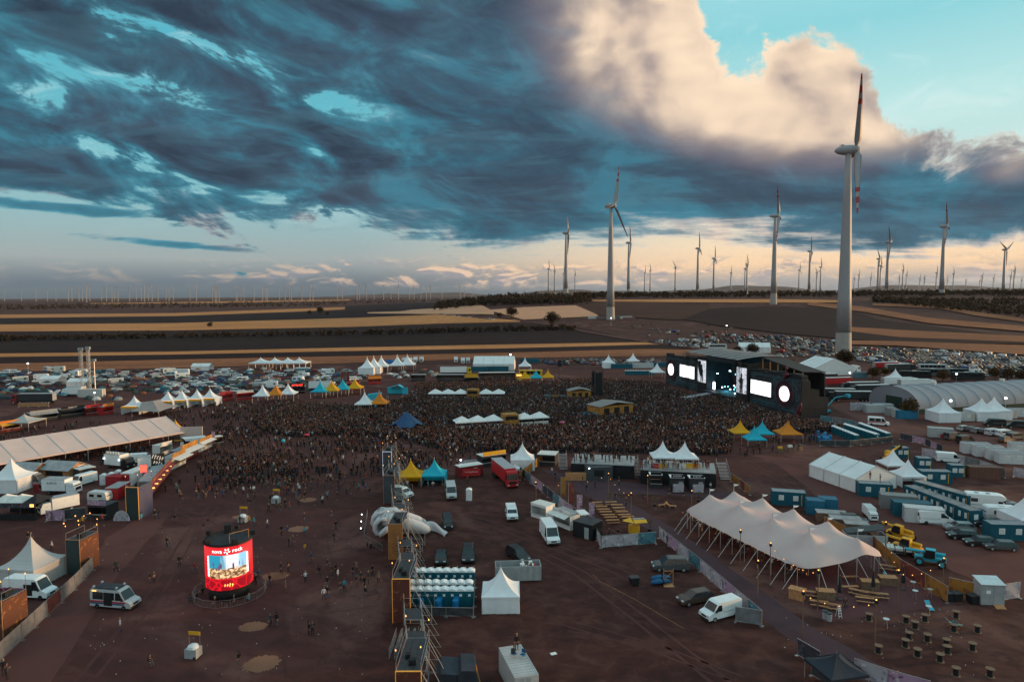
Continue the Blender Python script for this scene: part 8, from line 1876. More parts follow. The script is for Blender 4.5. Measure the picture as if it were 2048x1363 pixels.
for px, py, c_ in ((1050, 766, YEL), (1072, 765, TEA), (1096, 764, YEL)): pagoda(px, py, 'open', c_, {1050: 'left yellow', 1072: 'teal', 1096: 'right yellow'}[px] + ' pagoda of the trio below the yellow bus bar', 5.2, hs=1.15)
for i, (px, py) in enumerate(((1050, 742), (1217, 735), (1266, 731), (1314, 755), (735, 748), (748, 746), (763, 744), (795, 742), (815, 741))): pagoda(px, py, 'walled' if i in (1, 4, 5) else 'open', WT, ('small white pagoda left of the yellow bus bar', 'white pagoda at the far edge left of the blue containers', 'white pagoda between far blue containers', 'white pagoda at the left end of the stage', 'white pagoda on the far side, first of three peaks', 'white pagoda on the far side, second of three peaks', 'white pagoda on the far side, third of three peaks', 'white pagoda right of the blue tent on the far side', 'white pagoda farthest right of the blue tent')[i], 6.5 if i < 4 else 8, hs=1.35 if i < 4 else 1.6)
GAZ.put('plain blue tent between white pagodas on the far side', 'tent', G(779, 738), 0, None, (.01, .1, .3), (3, 3, 2))
def canopy_row(x1, y1, x2, y2, n, yb, lb):
 a, b = G(x1, y1), G(x2, y2); L = (b - a).length; t = thing('bar_canopy', lb, 'canopy', a, math.atan2(b.y - a.y, b.x - a.x)); w_ = L / n
 for k in range(n):
  if k == yb:
   part(t, 'yellow_box', MB().box(k * w_ + .2, (k + 1) * w_ - .2, -2.6, 1.5, 0, 3.9), 'banner_gold'); part(t, 'sign', MB().box(k * w_ + .6, (k + 1) * w_ - .6, -2.7, -2.62, 2.3, 3.4), 'print_black'); continue
  part(t, 'canopy', MB().add([(k * w_, -2.3, 2.4), ((k + 1) * w_, -2.3, 2.4), ((k + 1) * w_, 2.3, 2.4), (k * w_, 2.3, 2.4), ((k + .5) * w_, 0, 3.9)], [(0, 1, 4), (1, 2, 4), (2, 3, 4), (3, 0, 4)]), 'fabric_white'); part(t, 'valance', MB().box(k * w_ + .02, (k + 1) * w_ - .02, -2.33, -2.3, 2.1, 2.4), 'fabric_white'); part(t, 'post', MB().tube((k * w_ + .05, -2.2, 0), (k * w_ + .05, -2.2, 2.4), .04, .04, 5), 'alu'); part(t, 'counter', MB().box(k * w_ + .2, (k + 1) * w_ - .2, -1.9, -1.3, 0, 1.1), 'off_white')
 OBST.append(((a.x + b.x) / 2, (a.y + b.y) / 2, L / 2 + 1, 3.2))
canopy_row(858, 797, 1010, 797, 6, 3, 'long white bar canopy with yellow box far back in the crowd'); canopy_row(908, 858, 1094, 846, 6, 3, 'long white bar canopy with yellow box in the front crowd')
p = G(790, 800); tk = thing('teal_bar', 'teal open container bar with raised lid in the crowd', 'bar', p, R(-6)); part(tk, 'body', MB().box(-3.2, 3.2, -1.2, 1.2, 2.2, 2.5), 'dark_steel'); part(tk, 'back', MB().box(-3.2, 3.2, 1.1, 1.2, 2.5, 5), 'teal'); part(tk, 'side_flap', MB().box(3.2, 5.4, -1.1, -1.0, 2.6, 5.2), 'teal'); part(tk, 'roof', MB().slab([(-2.0, -1.4, 5.0), (1.6, -1.4, 6.0), (1.6, 1.2, 6.0), (-2, 1.2, 5.0)], (0, 0, 1), .12), 'teal'); part(tk, 'roof', MB().slab([(1.62, -1.4, 6.0), (3.2, -1.4, 5.0), (3.2, 1.2, 5.0), (1.62, 1.2, 6.0)], (0, 0, 1), .12), 'teal')
for x in (-3, 3):
 for y in (-1, 1): part(tk, 'leg', MB().tube((x, y, 0), (x, y, 2.2), .1, .1, 5), 'steel')
p = G(745, 812); t = solo('teal_patterned_block', MB().prism([(-3.3, 0), (-3.3, 2.6), (-1.5, 4.4), (3.3, 5.0), (3.3, 1.2), (1.5, 0)], -1.2, 1.2), 'teal', 'tilted teal patterned block left of the teal bar', 'kiosk', p, R(5));
for k in range(7): part(t, 'dot', MB().lathe([(.3, -1.26), (.3, -1.2)], 10, 0, (-2.4 + .75 * k, 0, 1.8 + .9 * math.sin(k * 2.1)), 'y'), ('yellow', 'orange', 'white_paint', 'blue')[k % 4])
stall(822, 762, 850, 762, 3, 3, 'dark_steel', 'dark far stall left of the lit signs behind the crowd', roof='grey_roof', lit=True); stall(874, 762, 928, 762, 3, 3, 'dark_steel', 'long dark far stall with red lamps behind the crowd', roof='grey_roof', lit=True); stall(930, 768, 956, 768, 3, 3, 'black', 'black far stall with golden sign behind the crowd', sign='yellow', sign_h=1.6); stall(958, 758, 1030, 757, 3, 3, 'dark_steel', 'row of dark far bars right of the golden sign', roof='off_white', lit=True)
stall(737, 768, 762, 767, 3, 3, 'red_paint', 'glowing red stall on the far side of the crowd', sign='orange', lit=True, awn='orange'); stall(694, 780, 720, 779, 3, 3, 'red_paint', 'red far stall with flags beside it', sign='red_paint', text='~~~~~~');
for i, (px, py) in enumerate(((682, 774), (693, 772))): FLAGS['banner_red'].put(('left', 'right')[i] + ' red banner flag beside the red far stall', 'flag', G(px, py), 0, None, None, 1.6)
veh('semi', 645, 780, 0, WHITE, 'white tarped trailer behind the teal and yellow pagodas', 'trailer', sc=(.7, 1, 1), name='tarped_trailer')
p = G(1062, 756); yb = V['coach'].put('yellow bus turned into a bar on the far side', 'bus', p, R(-4), None, (.6, .36, .02), (.85, 1, 1.1), 'bus_bar')
p = G(1038, 760); t = solo('yellow_bar_block', MB().box(-1.5, 1.5, -1, 1, 0, 3.2), 'yellow', 'yellow block left of the yellow bus bar', 'kiosk', p); part(t, 'lit_sign', MB().box(-1.2, 1.2, -1.08, -1.0, 2.2, 2.8), 'lamp_warm')
FLOOD.put('bright lamp above the large white marquee on the far side', 'lamp', G(1021, 735), 0, None, None, 1.0); FLOOD.put('bright lamp above the campsite at the left edge', 'lamp', G(57, 752), 0, None, None, .9); FLOOD.put('bright lamp among the campers left of the pagodas', 'lamp', G(190, 808), 0, None, None, .6); FLOOD.put('bright lamp on the meadow below the far turbine', 'lamp', G(1222, 652), 0, None, None, 1.2); FLOOD.put('bright lamp at the edge of the far car park', 'lamp', G(1453, 668), 0, None, None, 1.1)
for i, (px, py) in enumerate(((808, 726), (820, 726), (831, 724), (843, 724), (912, 724), (926, 726), (936, 726))): veh('box', px, py, -85, WHITE if i % 3 else SILVER, 'truck parked nose to the crowd on the far edge, %s from the left' % ordw(i + 1), 'truck', 'far parked trucks')
veh('semi', 912, 748, 0, (.6, .36, .02), 'white semi trailer with yellow cab on the far side', 'truck')
for i, (px, py, c_) in enumerate(((1243, 736, BLU), (1285, 735, (.45, .46, .47)), (1318, 733, BLU), (952, 742, BLU), (995, 741, BLU), (1060, 725, BLU))): cont('iso40', px, py, 0, c_, ('long blue container right of the far pagoda', 'long white container between far blue ones', 'long blue container beside the stage', 'blue container at the left foot of the large far marquee', 'blue container at the right foot of the large far marquee', 'blue container behind the yellow bus bar')[i], None, 0, .95)
for k in range(12): TOI.put('blue far portable toilet left of the stage, %s from the left' % ordw(k + 1), 'toilet', G(1252 + k * 5, 749), R(180), 'far toilets left of the stage')
for k in range(8): TOI.put('blue portable toilet on the campsite edge, %s from the left' % ordw(k + 1), 'toilet', G(593 + k * 3.5, 746), 0, 'campsite toilets', None, 1.3)
for k in range(9): TOIW.put('white portable toilet on the campsite, %s from the left' % ordw(k + 1), 'toilet', G(350 + k * 3.2, 749), 0, 'white campsite toilets', None, 1.3)
for i, px in enumerate((522, 550, 576, 599)):
 p = G(px, 738); pagoda(px, 737, 'low', WT, 'wide white camp marquee on the far edge, %s from the left' % ordw(i + 1), 10, hs=1.7)
for i, (px, py, w_) in enumerate(((97, 768, 9), (153, 774, 9), (400, 741, 10))): p = G(px, py); marquee((p.x - w_ / 2, p.y, 0), 0, w_, 6, 2.4, 3.8, 2, ('white party tent among the campers at left', 'white party tent with open gable beside the light masts', 'white party tent at the far edge of the campsite')[i], 'fabric_white', 'nfs')
V['semi_dark'].put('dark blue semi trailer at the left campsite edge', 'truck', G(68, 806), R(180), None, (.2, .02, .02)); fence([(36, 814), (98, 813)], ['wood'], 'wooden board fence below the dark trailer', 1.6)
CT['iso'].put('white container at the foot of the light masts', 'container', G(184, 793), 0, None, (.5, .48, .46), (1.6, 1, 1.2)); veh('box', 148, 792, 175, WHITE, 'white box truck left of the light masts', 'truck', sc=1.25)
for i, (px, top) in enumerate(((165, 700), (180, 698))):
 p = G(px, 790); h_ = H + ray(px, top).z / ray(px, top).y * p.y; t = thing('light_mast', ('left', 'right')[i] + ' tall lattice light mast above the campsite', 'mast', p); q = MB(); truss(q, (0, 0, 0), (0, 0, h_), .9, .09, 1.6); part(t, 'mast', q, 'alu'); part(t, 'lamp_head', MB().box(-.9, .9, -.5, .5, h_, h_ + 1.0), 'grey_paint'); part(t, 'base', MB().box(-1.2, 1.2, -1.2, 1.2, 0, .4), 'dark_steel')
p = G(191, 788); h_ = H + ray(190, 722).z / ray(190, 722).y * p.y; t = thing('light_mast', 'shorter slim light mast right of the two lattice masts', 'mast', p); part(t, 'mast', MB().tube((0, 0, 0), (0, 0, h_), .28, .18, 6), 'steel'); part(t, 'lamp_head', MB().box(-.7, .7, -.5, .5, h_, h_ + .9), 'grey_paint'); part(t, 'base', MB().box(-1, 1, -1, 1, 0, .4), 'dark_steel')
for i, (px, py, c_) in enumerate(((1188, 637, (.5, .5, .5)), (1204, 637, (.2, .15, .15)), (1238, 637, (.12, .14, .16)), (1252, 637, (.5, .5, .5)), (1258, 639, (.2, .1, .1)))): cont('iso40', px, py, 0, c_, ('pale container left of the meadow turbine foot', 'dark container beside the meadow turbine foot', 'dark container right of the meadow turbine foot', 'white container right of the meadow turbine foot', 'brown container farthest right of the meadow turbine foot')[i], None, 0, 1.2)
NEAR = [(241, 1262, 'stand', 3), (300, 1330, 'sit', 0), (478, 1330, 'walk', 0), (541, 1254, 'walk', 2), (553, 1252, 'walk2', 0), (618, 1270, 'stand', 0), (625, 1271, 'phone', 1), (648, 1200, 'walk', 3), (655, 1196, 'stand', 0), (334, 1093, 'stand', 1), (340, 1095, 'phone', 2), (359, 1133, 'stand', 0), (389, 1146, 'walk', 4), (300, 1165, 'stand', 0), (308, 1164, 'hips', 2), (232, 1143, 'walk2', 7), (215, 1215, 'stand', 0), (229, 1216, 'walk', 1), (8, 1350, 'stand', 0), (14, 1358, 'phone', 2), (57, 1083, 'stand', 0), (63, 1084, 'walk', 2), (104, 1100, 'walk', 3),
  (535, 1055, 'walk', 3), (563, 1070, 'stand', 0), (575, 1070, 'stand', 5), (578, 1094, 'phone', 0), (586, 1092, 'stand', 2), (609, 1044, 'walk', 1), (609, 1072, 'stand', 6), (610, 1105, 'walk', 9), (623, 1125, 'stand', 5), (668, 1083, 'stand', 0), (672, 1058, 'walk2', 0), (663, 1038, 'stand', 2), (562, 1146, 'walk', 0), (577, 1143, 'hips', 0), (540, 1170, 'stand', 0), (571, 1184, 'stand', 8), (611, 1164, 'phone', 3), (638, 1154, 'walk', 0), (655, 1138, 'walk2', 0), (664, 1150, 'stand', 1), (672, 1146, 'stand', 0), (676, 1160, 'stand', 3), (681, 1188, 'hips', 1), (689, 1182, 'stand', 6), (706, 1152, 'stand', 0), (713, 1142, 'walk', 8), (713, 1172, 'stand', 0), (722, 1165, 'stand', 2), (729, 1176, 'walk', 0), (731, 1196, 'walk2', 0), (737, 1166, 'stand', 1), (745, 1150, 'stand', 0), (757, 1166, 'hips', 8), (655, 1175, 'walk', 0),
  (405, 1190, 'sit', 1), (394, 1200, 'sit', 0), (380, 1205, 'sit', 2), (430, 1212, 'sit', 0), (468, 1212, 'stand', 2), (498, 1203, 'sit', 6), (512, 1170, 'stand', 0), (518, 1160, 'stand', 5), (480, 1048, 'stand', 0), (500, 1050, 'phone', 9), (508, 1052, 'walk', 6), (350, 1045, 'walk', 0), (283, 1044, 'walk', 6), (310, 1038, 'stand', 0), (318, 1036, 'phone', 1), (205, 1045, 'stand', 4), (165, 1050, 'walk', 9), (103, 1043, 'walk', 8),
  (1230, 1000, 'walk', 0), (1173, 983, 'stand', 0), (1190, 976, 'phone', 1), (1252, 1012, 'walk', 2), (1288, 1000, 'walk2', 7), (1338, 994, 'stand', 0), (1367, 998, 'stand', 1), (1421, 980, 'walk', 3), (1165, 968, 'stand', 0), (1238, 970, 'hips', 0), (1270, 960, 'stand', 0), (1275, 962, 'stand', 2), (1104, 948, 'stand', 3), (1110, 958, 'walk', 0), (1201, 1058, 'walk', 3), (1182, 1012, 'stand', 0), (1218, 1075, 'phone', 0), (1226, 1078, 'stand', 2), (1236, 1076, 'stand', 0), (1328, 1084, 'stand', 0), (1335, 1090, 'phone', 0), (847, 1192, 'stand', 3), (1622, 1205, 'sit', 0), (1690, 1212, 'sit', 0), (1865, 868, 'walk', 3), (1872, 868, 'stand', 8), (725, 1066, 'sit', 0), (735, 1096, 'sit', 1), (742, 1098, 'sit', 0), (935, 965, 'stand', 4), (808, 972, 'stand', 2), (815, 976, 'phone', 3), (838, 974, 'stand', 7), (856, 976, 'stand', 6), (866, 978, 'hips', 3), (885, 976, 'stand', 7)]
for px, py, po, tp in NEAR: person(px, py, po, tp)
# ================================================================== scattered repeats
rr = random.Random(21)
CAMPZ = [((0, 742, 240, 775), 'by the light masts'), ((240, 742, 470, 775), 'in mid campsite'), ((470, 742, 730, 785), 'behind the crowd tents'), ((0, 776, 240, 800), 'between the trailers at left'), ((240, 776, 470, 788), 'behind the white food pagodas'), ((730, 742, 880, 756), 'on the far side near the trucks')]
blocked = []
for o in bpy.data.objects:
 if o.parent is None and o.get('category') and o.type == 'EMPTY' and 200 < o.location.y < 500 and o.get('category') not in ('stage', 'hall', 'wind turbine'): blocked.append((o.location.x, o.location.y, 6.0 if o['category'] not in ('tent', 'truck', 'stall') else 8.5))
camp_cols = [WHITE, WHITE, SILVER, GREY, DGREY, BLACK, BLACK, RED, BLUE_, WHITE, DGREY]
tent_cols = [((.03, .06, .065), 'dark teal'), ((.3, .31, .3), 'pale grey'), ((.04, .07, .05), 'dark green'), ((.03, .17, .22), 'teal'), ((.25, .09, .04), 'orange'), ((.06, .06, .07), 'black'), ((.02, .04, .09), 'dark blue'), ((.55, .56, .57), 'white')]
ncar = ntent = 0
for (x0, y0, x1, y1), where in CAMPZ:
 area = (x1 - x0) * (y1 - y0); tries = int(area / 40)
 for _ in range(tries):
  p = G(rr.uniform(x0, x1), y0 + (y1 - y0) * rr.random()); r_ = 2.9
  if any((p.x - b[0]) ** 2 + (p.y - b[1]) ** 2 < (b[2]) ** 2 for b in blocked): continue
  k = rr.random(); rz = rr.choice((0, 180)) + rr.gauss(8, 14)
  if k < .60 and ncar < 200:
   c_ = rr.choice(camp_cols); kd = rr.choice(('estate', 'hatch', 'suv', 'estate')); o = part(None, 'parked_car', FV[kd], None, col=c_); nm = 'car'; lb = '%s %s camping %s' % (CN[c_], {'estate': 'estate car', 'hatch': 'hatchback', 'suv': 'off-road car'}[kd], where); ncar += 1; gr = 'cars on the campsite'
  elif k < .72 and ncar < 200:
   c_ = rr.choice((WHITE, WHITE, WHITE, (.6, .6, .55), SILVER)); kd = rr.choice(('van', 'minibus', 'camper', 'caravan', 'camper')); o = part(None, {'van': 'cargo_van', 'minibus': 'minibus', 'camper': 'camper_van', 'caravan': 'caravan'}[kd], FV[kd], None, col=c_); nm = 'camper' if kd in ('camper', 'caravan') else 'van'; lb = '%s %s %s' % (CN.get(c_, 'cream'), {'van': 'cargo van', 'minibus': 'minibus', 'camper': 'camper van', 'caravan': 'caravan'}[kd], where); r_ = 3.8; ncar += 1; gr = 'vans on the campsite'
  elif k < .86:
   c_, cn = rr.choice(tent_cols); DOME[rr.randint(0, 1)].put('%s dome tent %s' % (cn, where), 'tent', p, R(rr.uniform(0, 360)), 'dome tents on the campsite', c_, .85); blocked.append((p.x, p.y, 2.8)); ntent += 1; continue
  else:
   c_, cn = rr.choice(tent_cols); GAZ.put('%s camping gazebo %s' % (cn, where), 'gazebo', p, R(rr.uniform(0, 90)), 'gazebos on the campsite', c_); blocked.append((p.x, p.y, 3.0)); continue
  o.location = p; o.rotation_euler = (0, 0, R(rz)); tag(o, lb, nm, gr); blocked.append((p.x, p.y, r_))
cars = []
def car_block(polypx, du, dv, ang, fill, seed, jit=.5):
 P_ = gpoly(polypx); ins = poly_area_test(P_); r2 = random.Random(seed); c, s_ = math.cos(R(ang)), math.sin(R(ang))
 cx = sum(p[0] for p in P_) / len(P_); cy = sum(p[1] for p in P_) / len(P_); ext = max(math.hypot(p[0] - cx, p[1] - cy) for p in P_); n = int(2 * ext / du); m_ = int(2 * ext / dv)
 for j in range(m_):
  for i in range(n):
   u = -ext + i * du + r2.gauss(0, .18); v = -ext + j * dv + r2.gauss(0, jit) * .4 + (j % 2) * -.6
   x, y = cx + u * c - v * s_, cy + u * s_ + v * c
   if not ins(x, y) or r2.random() > fill: continue
   if any((x - b[0]) ** 2 + (y - b[1]) ** 2 < b[2] ** 2 for b in near_block): continue
   cars.append((x, y, R(ang + 90 + (180 if j % 2 else 0)) + r2.gauss(0, .04), r2.random()))
near_block = [(o.location.x, o.location.y, 9.0) for o in bpy.data.objects if o.parent is None and o.get('category') in ('tent', 'truck', 'bus', 'container', 'tree', 'wind turbine', 'car', 'lamp', 'van') and o.location.x > 60 and 250 < o.location.y < 900]
car_block([(1700, 700), (1780, 698), (1900, 703), (2060, 716), (2350, 735), (2350, 800), (2060, 768), (1960, 752), (1830, 738), (1720, 722)], 2.75, 7.2, 14, .9, 1)
car_block([(1440, 668), (1560, 672), (1690, 684), (1690, 704), (1600, 702), (1520, 690), (1440, 684)], 3.4, 8.0, 8, .62, 2, 1.2)
car_block([(1290, 684), (1440, 676), (1440, 694), (1380, 696)], 3.2, 7.0, 8, .75, 3, 1.0)
car_block([(1545, 703), (1690, 706), (1690, 722), (1560, 714)], 3.6, 8.0, 8, .5, 4, 1.2)
for i in range(34):
 p = G(rr.uniform(1255, 1470), rr.uniform(650, 676)); cars.append((p.x, p.y, rr.uniform(0, 6), rr.random()))
for i in range(26):
 p = G(880 + 4.2 * i + rr.uniform(-1, 1), 628.5 + .42 * i + rr.uniform(-.3, .3)); cars.append((p.x, p.y, R(-60), rr.random()))
for i in range(70):
 p = G(rr.uniform(1075, 1325), rr.uniform(720, 730)); cars.append((p.x, p.y, R(rr.choice((80, 95, 10))), rr.random()))
car_cols = [WHITE, SILVER, SILVER, GREY, DGREY, DGREY, BLACK, BLACK, RED, BLUE_, WHITE, BROWN]
cars.sort(key=lambda c: c[0] ** 2 + c[1] ** 2)
NC = 300 - sum(1 for o in bpy.data.objects if o.parent is None and o.name.startswith('parked_car'))
for i, (x, y, rz, k) in enumerate(cars[:NC]):
 c_ = car_cols[int(k * 997) % len(car_cols)]; kd = ('estate', 'hatch', 'suv')[int(k * 131) % 3]; o = part(None, 'parked_car', FV[kd], None, col=c_); o.location = (x, y, terrain(x, y)); o.rotation_euler = (0, 0, rz)
 far_ = y < 350 and x > 150; where = 'in the car park behind the arched hall' if x > 185 and y < 345 else ('deep in the right car park' if x > 185 else ('on grass behind the stage' if x > 90 else 'at the far crowd edge'))
 tag(o, '%s %s %s' % (CN[c_], {'estate': 'estate car', 'hatch': 'hatchback', 'suv': 'off-road car'}[kd], where), 'car', 'cars in the right car park')
lowcar = MB();
lowcar.merge(MB().prism([(-2.2, .3), (-2.2, .92), (.9, .96), (2.0, .8), (2.2, .3)], -.88, .88), 0); lowcar.merge(frust(.93, -2.0, 1.0, .84, 1.44, -1.5, .2, .66), 1); lowcar.merge(MB().box(-1.45, .15, -.64, .64, 1.44, 1.49), 0)
for x in (-1.4, 1.4):
 for y in (-.85, .85): lowcar.merge(MB().cb((x, y, .32), (.62, .2, .62)), 2)
lowvan = MB(); lowvan.merge(MB().prism([(-2.7, .35), (-2.7, 2.3), (1.1, 2.3), (1.9, 1.25), (2.6, 1.0), (2.6, .35)], -.98, .98), 0); lowvan.merge(MB().slab([(1.2, -.85, 2.2), (1.85, -.85, 1.35), (1.85, .85, 1.35), (1.2, .85, 2.2)], (1, 0, .8), .03), 1)
for x in (-1.6, 1.6):
 for y in (-.9, .9): lowvan.merge(MB().cb((x, y, .34), (.66, .2, .66)), 2)
LC = [(np.array(q.v, dtype=np.float32), tri_fan(list(zip(q.f, q.m)))) for q in (lowcar, lowvan)]
rest = cars[NC:]
if rest:
 cc = np.array([c for c in car_cols], dtype=np.float32)
 def ccol(i): k = rest[i][3]; return np.array([tuple(v * .7 for v in car_cols[int(k * 997) % len(car_cols)]), (.02, .024, .03), (.015, .015, .015)], dtype=np.float32)
 me = mass_mesh('parked_cars', LC, [(c[0], c[1], terrain(c[0], c[1])) for c in rest], [c[2] for c in rest], [1.0] * len(rest), [1 if (c[3] * 53) % 1 < .12 else 0 for c in rest], ccol, 'tint_gloss')
 tag(part(None, 'parked_cars', me, None), 'mass of parked cars filling the far car parks at right', 'cars', kind='stuff')
for o in bpy.data.objects:
 if o.parent is None and o.get('category') in ('tent', 'cabin', 'tower', 'bar', 'kiosk', 'stall', 'gate tower', 'platform', 'mast', 'truck', 'van', 'toilet', 'trailer', 'screen', 'catwalk', 'container', 'inflatable', 'cart') and 60 < o.location.y < 330:
  r_ = {'tent': 3.2, 'cabin': 1, 'tower': 2.2, 'toilet': 1.0, 'screen': 5.0, 'inflatable': 6, 'stall': 2.6, 'platform': .5, 'cart': 1.2}.get(o['category'], 2.5); OBST.append((o.location.x, o.location.y, r_, r_))
for x1, y1, x2, y2, dep in ((1200, 836, 1266, 828, 7), (1139, 800, 1182, 799, 5)):
 a, b = G(x1, y1), G(x2, y2); OBST.append(((a.x + b.x) / 2, (a.y + b.y) / 2 + dep / 2, (b.x - a.x) / 2 + .5, dep / 2 + .6))
p = G(814, 858); OBST.append((p.x, p.y, 4.5, 3.5))
dense = scatter_people([(835, 768), (1000, 768), (1190, 760), (1320, 768), (1345, 782), (1400, 796), (1470, 800), (1540, 828), (1620, 846), (1690, 858), (1660, 866), (1545, 868), (1470, 862), (1462, 905), (1440, 912), (1285, 908), (1130, 905), (1075, 912), (960, 905), (905, 908), (800, 880), (700, 868), (600, 876), (520, 866), (500, 838), (600, 812), (720, 818), (815, 800)], 1.42, 1, lambda x, y: .8 + .2 * (0.5 + 0.5 * math.sin(x * .21 + 1.3 * math.sin(y * .13))))
mid = scatter_people([(430, 830), (470, 805), (600, 806), (800, 820), (830, 905), (960, 908), (905, 955), (790, 945), (700, 930), (640, 955), (560, 985), (470, 985), (420, 950), (400, 925), (420, 880)], .62, 2, lambda x, y: .25 + .75 * max(0, math.sin(x * .16 + 2) * math.sin(y * .11)) ** .5 if math.sin(x * .16 + 2) * math.sin(y * .11) > 0 else .3)
loose = scatter_people([(330, 960), (470, 985), (640, 960), (740, 950), (750, 1000), (640, 1010), (560, 1030), (420, 1010), (320, 1000)], .085, 3)
street = scatter_people([(0, 862), (120, 850), (240, 838), (440, 810), (480, 830), (400, 860), (360, 860), (300, 836), (150, 860), (0, 890)], .10, 4) + scatter_people([(300, 1000), (345, 955), (400, 918), (440, 900), (440, 940), (360, 985)], .09, 5) + scatter_people([(1290, 800), (1330, 776), (1340, 790)], .3, 6)
inside = [(-98 + rr.uniform(-8, 8) - .577 * t * 60, 178 + rr.uniform(-8, 8) - .817 * t * 60) for t in [rr.random() for _ in range(260)]]
side = scatter_people([(1465, 905), (1545, 880), (1640, 872), (1640, 890), (1560, 900), (1480, 915)], .12, 7) + scatter_people([(905, 760), (1040, 758), (1040, 768), (905, 770)], .5, 8)
mid2 = scatter_people([(400, 925), (560, 930), (760, 925), (760, 965), (640, 990), (480, 1005), (400, 985)], .13, 12)
flat = [(x, y) for x, y in dense + mid + mid2 + loose + street + inside + side]
for k in range(46):
 q = bil(rr.uniform(.05, .95), rr.uniform(.05, .4)); flat.append((q.x, q.y))
platp = []
for k in range(40):
 p = G(rr.uniform(1285, 1425), 970); platp.append((p.x, p.y + rr.uniform(.6, 7), VZ))
for k in range(24):
 p = G(rr.uniform(1146, 1264), 956); platp.append((p.x, p.y + rr.uniform(.6, 7), VZ))
items = [(x, y, 0.0) for x, y in flat] + platp
items.sort(key=lambda q: q[0] ** 2 + q[1] ** 2)
n_single = max(0, 300 - len(ALLP)); poses = ['stand', 'stand', 'phone', 'walk', 'hips', 'walk2', 'raise', 'point']
for q in items[:n_single]: person(0, 0, rr.choice(poses), rr.choice((0, 0, 0, 1, 1, 2, 2, 3, 5, 8, 4, 6)), rr.uniform(0, 360), loc=q)
LAND = []
for o in bpy.data.objects:
 if o.parent is None and o.get('category') in ('gate tower', 'screen', 'van', 'cart', 'inflatable', 'ambulance', 'kiosk', 'stall', 'platform') and o.get('label'):
  s_ = {'led_drum': 'the round LED screen', 'police_van': 'the silver police van', 'inflatable_hands': 'the inflatable hands', 'yellow_kiosk': 'the yellow folded kiosk'}.get(o.name.split('.')[0])
  if s_: LAND.append((o.location.x, o.location.y, s_))
for px, py, s_ in ((783, 1130, 'the golden gate tower'), (793, 1262, 'the dark red gate tower'), (774, 1010, 'the slate gate tower'), (266, 1040, 'the dark green gate tower'), (148, 1150, 'the grey pagoda'), (387, 1313, 'the lower vendor cart'), (552, 1006, 'the upper vendor cart'), (523, 1326, 'the lowest straw mat'), (597, 1057, 'the middle straw mat'), (551, 1151, 'the long straw mat'), (1225, 1030, 'the beer benches'), (1197, 957, 'the grey bar container'), (1395, 983, 'the pale kiosks'), (845, 966, 'the pagoda bars'), (320, 970, 'the dark red stall'), (380, 915, 'the arched gold sign stall'), (435, 892, 'the small flat-roofed kiosk'), (1640, 1215, 'the stretch tent deck')):
 p = G(px, py); LAND.append((p.x, p.y, s_))
byl = {}
for it in ALLP:
 lo = it[0]; j = min(range(len(LAND)), key=lambda k: (lo.x - LAND[k][0]) ** 2 + (lo.y - LAND[k][1]) ** 2); byl.setdefault(j, []).append(it)
for j, L_ in byl.items():
 L_.sort(key=lambda it: (it[0].x - LAND[j][0]) ** 2 + (it[0].y - LAND[j][1]) ** 2)
 for k, (lo, hd_, po, tp, lb) in enumerate(L_):
  c_, cn = TOPS[tp]; lb = lb or 'person in %s %s, %s nearest %s' % (cn, POSEW[po], ordw(k + 1), LAND[j][2])
  sc_ = 1.0 + 0.06 * math.sin(k * 7.3 + j); PERSON[po].put(lb, 'person', lo, hd_, 'festival visitors', c_, sc_)
rest = items[n_single:]; r3 = np.random.RandomState(5); n = len(rest)
shirt = np.array([(.012, .012, .014), (.016, .016, .018), (.02, .02, .022), (.012, .012, .013), (.02, .02, .024), (.035, .035, .04), (.34, .33, .35), (.12, .016, .016), (.02, .045, .09), (.04, .1, .12), (.1, .05, .035), (.16, .08, .06), (.014, .014, .016), (.02, .018, .02), (.013, .012, .014), (.016, .014, .016), (.012, .012, .013), (.02, .016, .018)], dtype=np.float32)
leg = np.array([(.012, .012, .014), (.02, .03, .055), (.018, .018, .02), (.05, .045, .04)], dtype=np.float32); hairc = np.array([(.012, .009, .008), (.05, .028, .016), (.02, .014, .01), (.08, .045, .025), (.012, .012, .012)], dtype=np.float32); skin = np.array((.25, .105, .06), dtype=np.float32)
si, li, hi = r3.randint(0, len(shirt), n), r3.randint(0, 4, n), r3.randint(0, 5, n)
def pcol(i): return np.stack((shirt[si[i]], leg[li[i]], skin, hairc[hi[i]]))
me = mass_mesh('crowd', LOWP, rest, r3.uniform(0, TAU, n), r3.uniform(.94, 1.08, n), r3.choice(5, n, p=[.27, .27, .2, .06, .2]), pcol, 'tint')
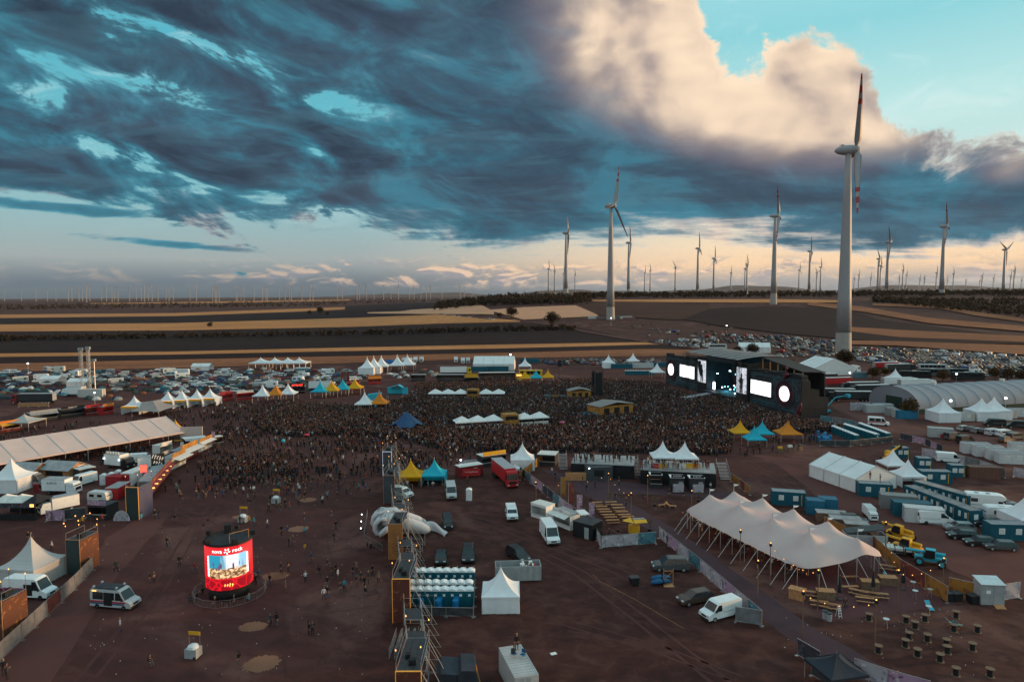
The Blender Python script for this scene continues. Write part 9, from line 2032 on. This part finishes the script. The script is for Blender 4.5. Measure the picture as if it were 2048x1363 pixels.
tag(part(None, 'crowd', me, None), 'dense dark crowd of thousands filling the ground before the stage', 'crowd', kind='stuff')
for px, py, k, lb in ((613, 884, (.5, .05, .08), 'red umbrella held up in the left crowd'), (1124, 858, (.5, .1, .2), 'pink umbrella in the middle of the crowd')):
 p = G(px, py); t = thing('umbrella', lb, 'umbrella', (p.x, p.y, 0)); part(t, 'canopy', MB().lathe([(.9, 2.1), (.6, 2.35), (.05, 2.5)], 10), 'fabric', col=k); part(t, 'shaft', MB().tube((0, 0, 1.2), (0, 0, 2.5), .015, .015, 4), 'dark_steel')
p = G(567, 899); solo('beach_ball', MB().lathe([(.02, 0), (.35, .15), (.5, .5), (.35, .85), (.02, 1)], 12), 'teal', 'teal ball floating above the left crowd', 'ball', (p.x, p.y, 1.9), smooth=True)
lt = MB();
for k in range(190):
 p = G(rr.uniform(180, 760), rr.uniform(930, 1350)) if k < 140 else G(rr.uniform(1560, 1950), rr.uniform(1170, 1350)); s_ = rr.uniform(.025, .06); lt.cb((p.x, p.y, .03), (s_ * 2, s_, .05), 0, rr.uniform(0, 3))
tag(part(None, 'litter', lt, 'off_white'), 'scattered cups and paper on the trodden ground', 'litter', kind='stuff')
same = {}
for o in list(bpy.data.objects):
 if o.parent is None and o.get('label') and not o.get('kind'): same.setdefault(o['label'], []).append(o)
for lb, L_ in same.items():
 if len(L_) > 1:
  L_.sort(key=lambda o: o.location.x / max(1.0, o.location.y))
  for i, o in enumerate(L_): o['label'] = lb + ', %s from left' % ordw(i + 1)
hz = MB().box(-48000, 48000, -400, 46000, -8, 620); m_, q_ = new_mat('haze'); q_.n.remove(q_.bsdf)
pv_ = q_.n.new('ShaderNodeVolumePrincipled'); pv_.inputs['Color'].default_value = (.72, .82, .92, 1); pv_.inputs['Density'].default_value = 0.6e-5; pv_.inputs['Anisotropy'].default_value = 0.2
q_.l.new(pv_.outputs[0], q_.n['Material Output'].inputs['Volume']); _MATS['haze'] = m_
tag(part(None, 'haze', hz, 'haze'), 'thin evening haze over the whole plain', 'haze', kind='stuff')
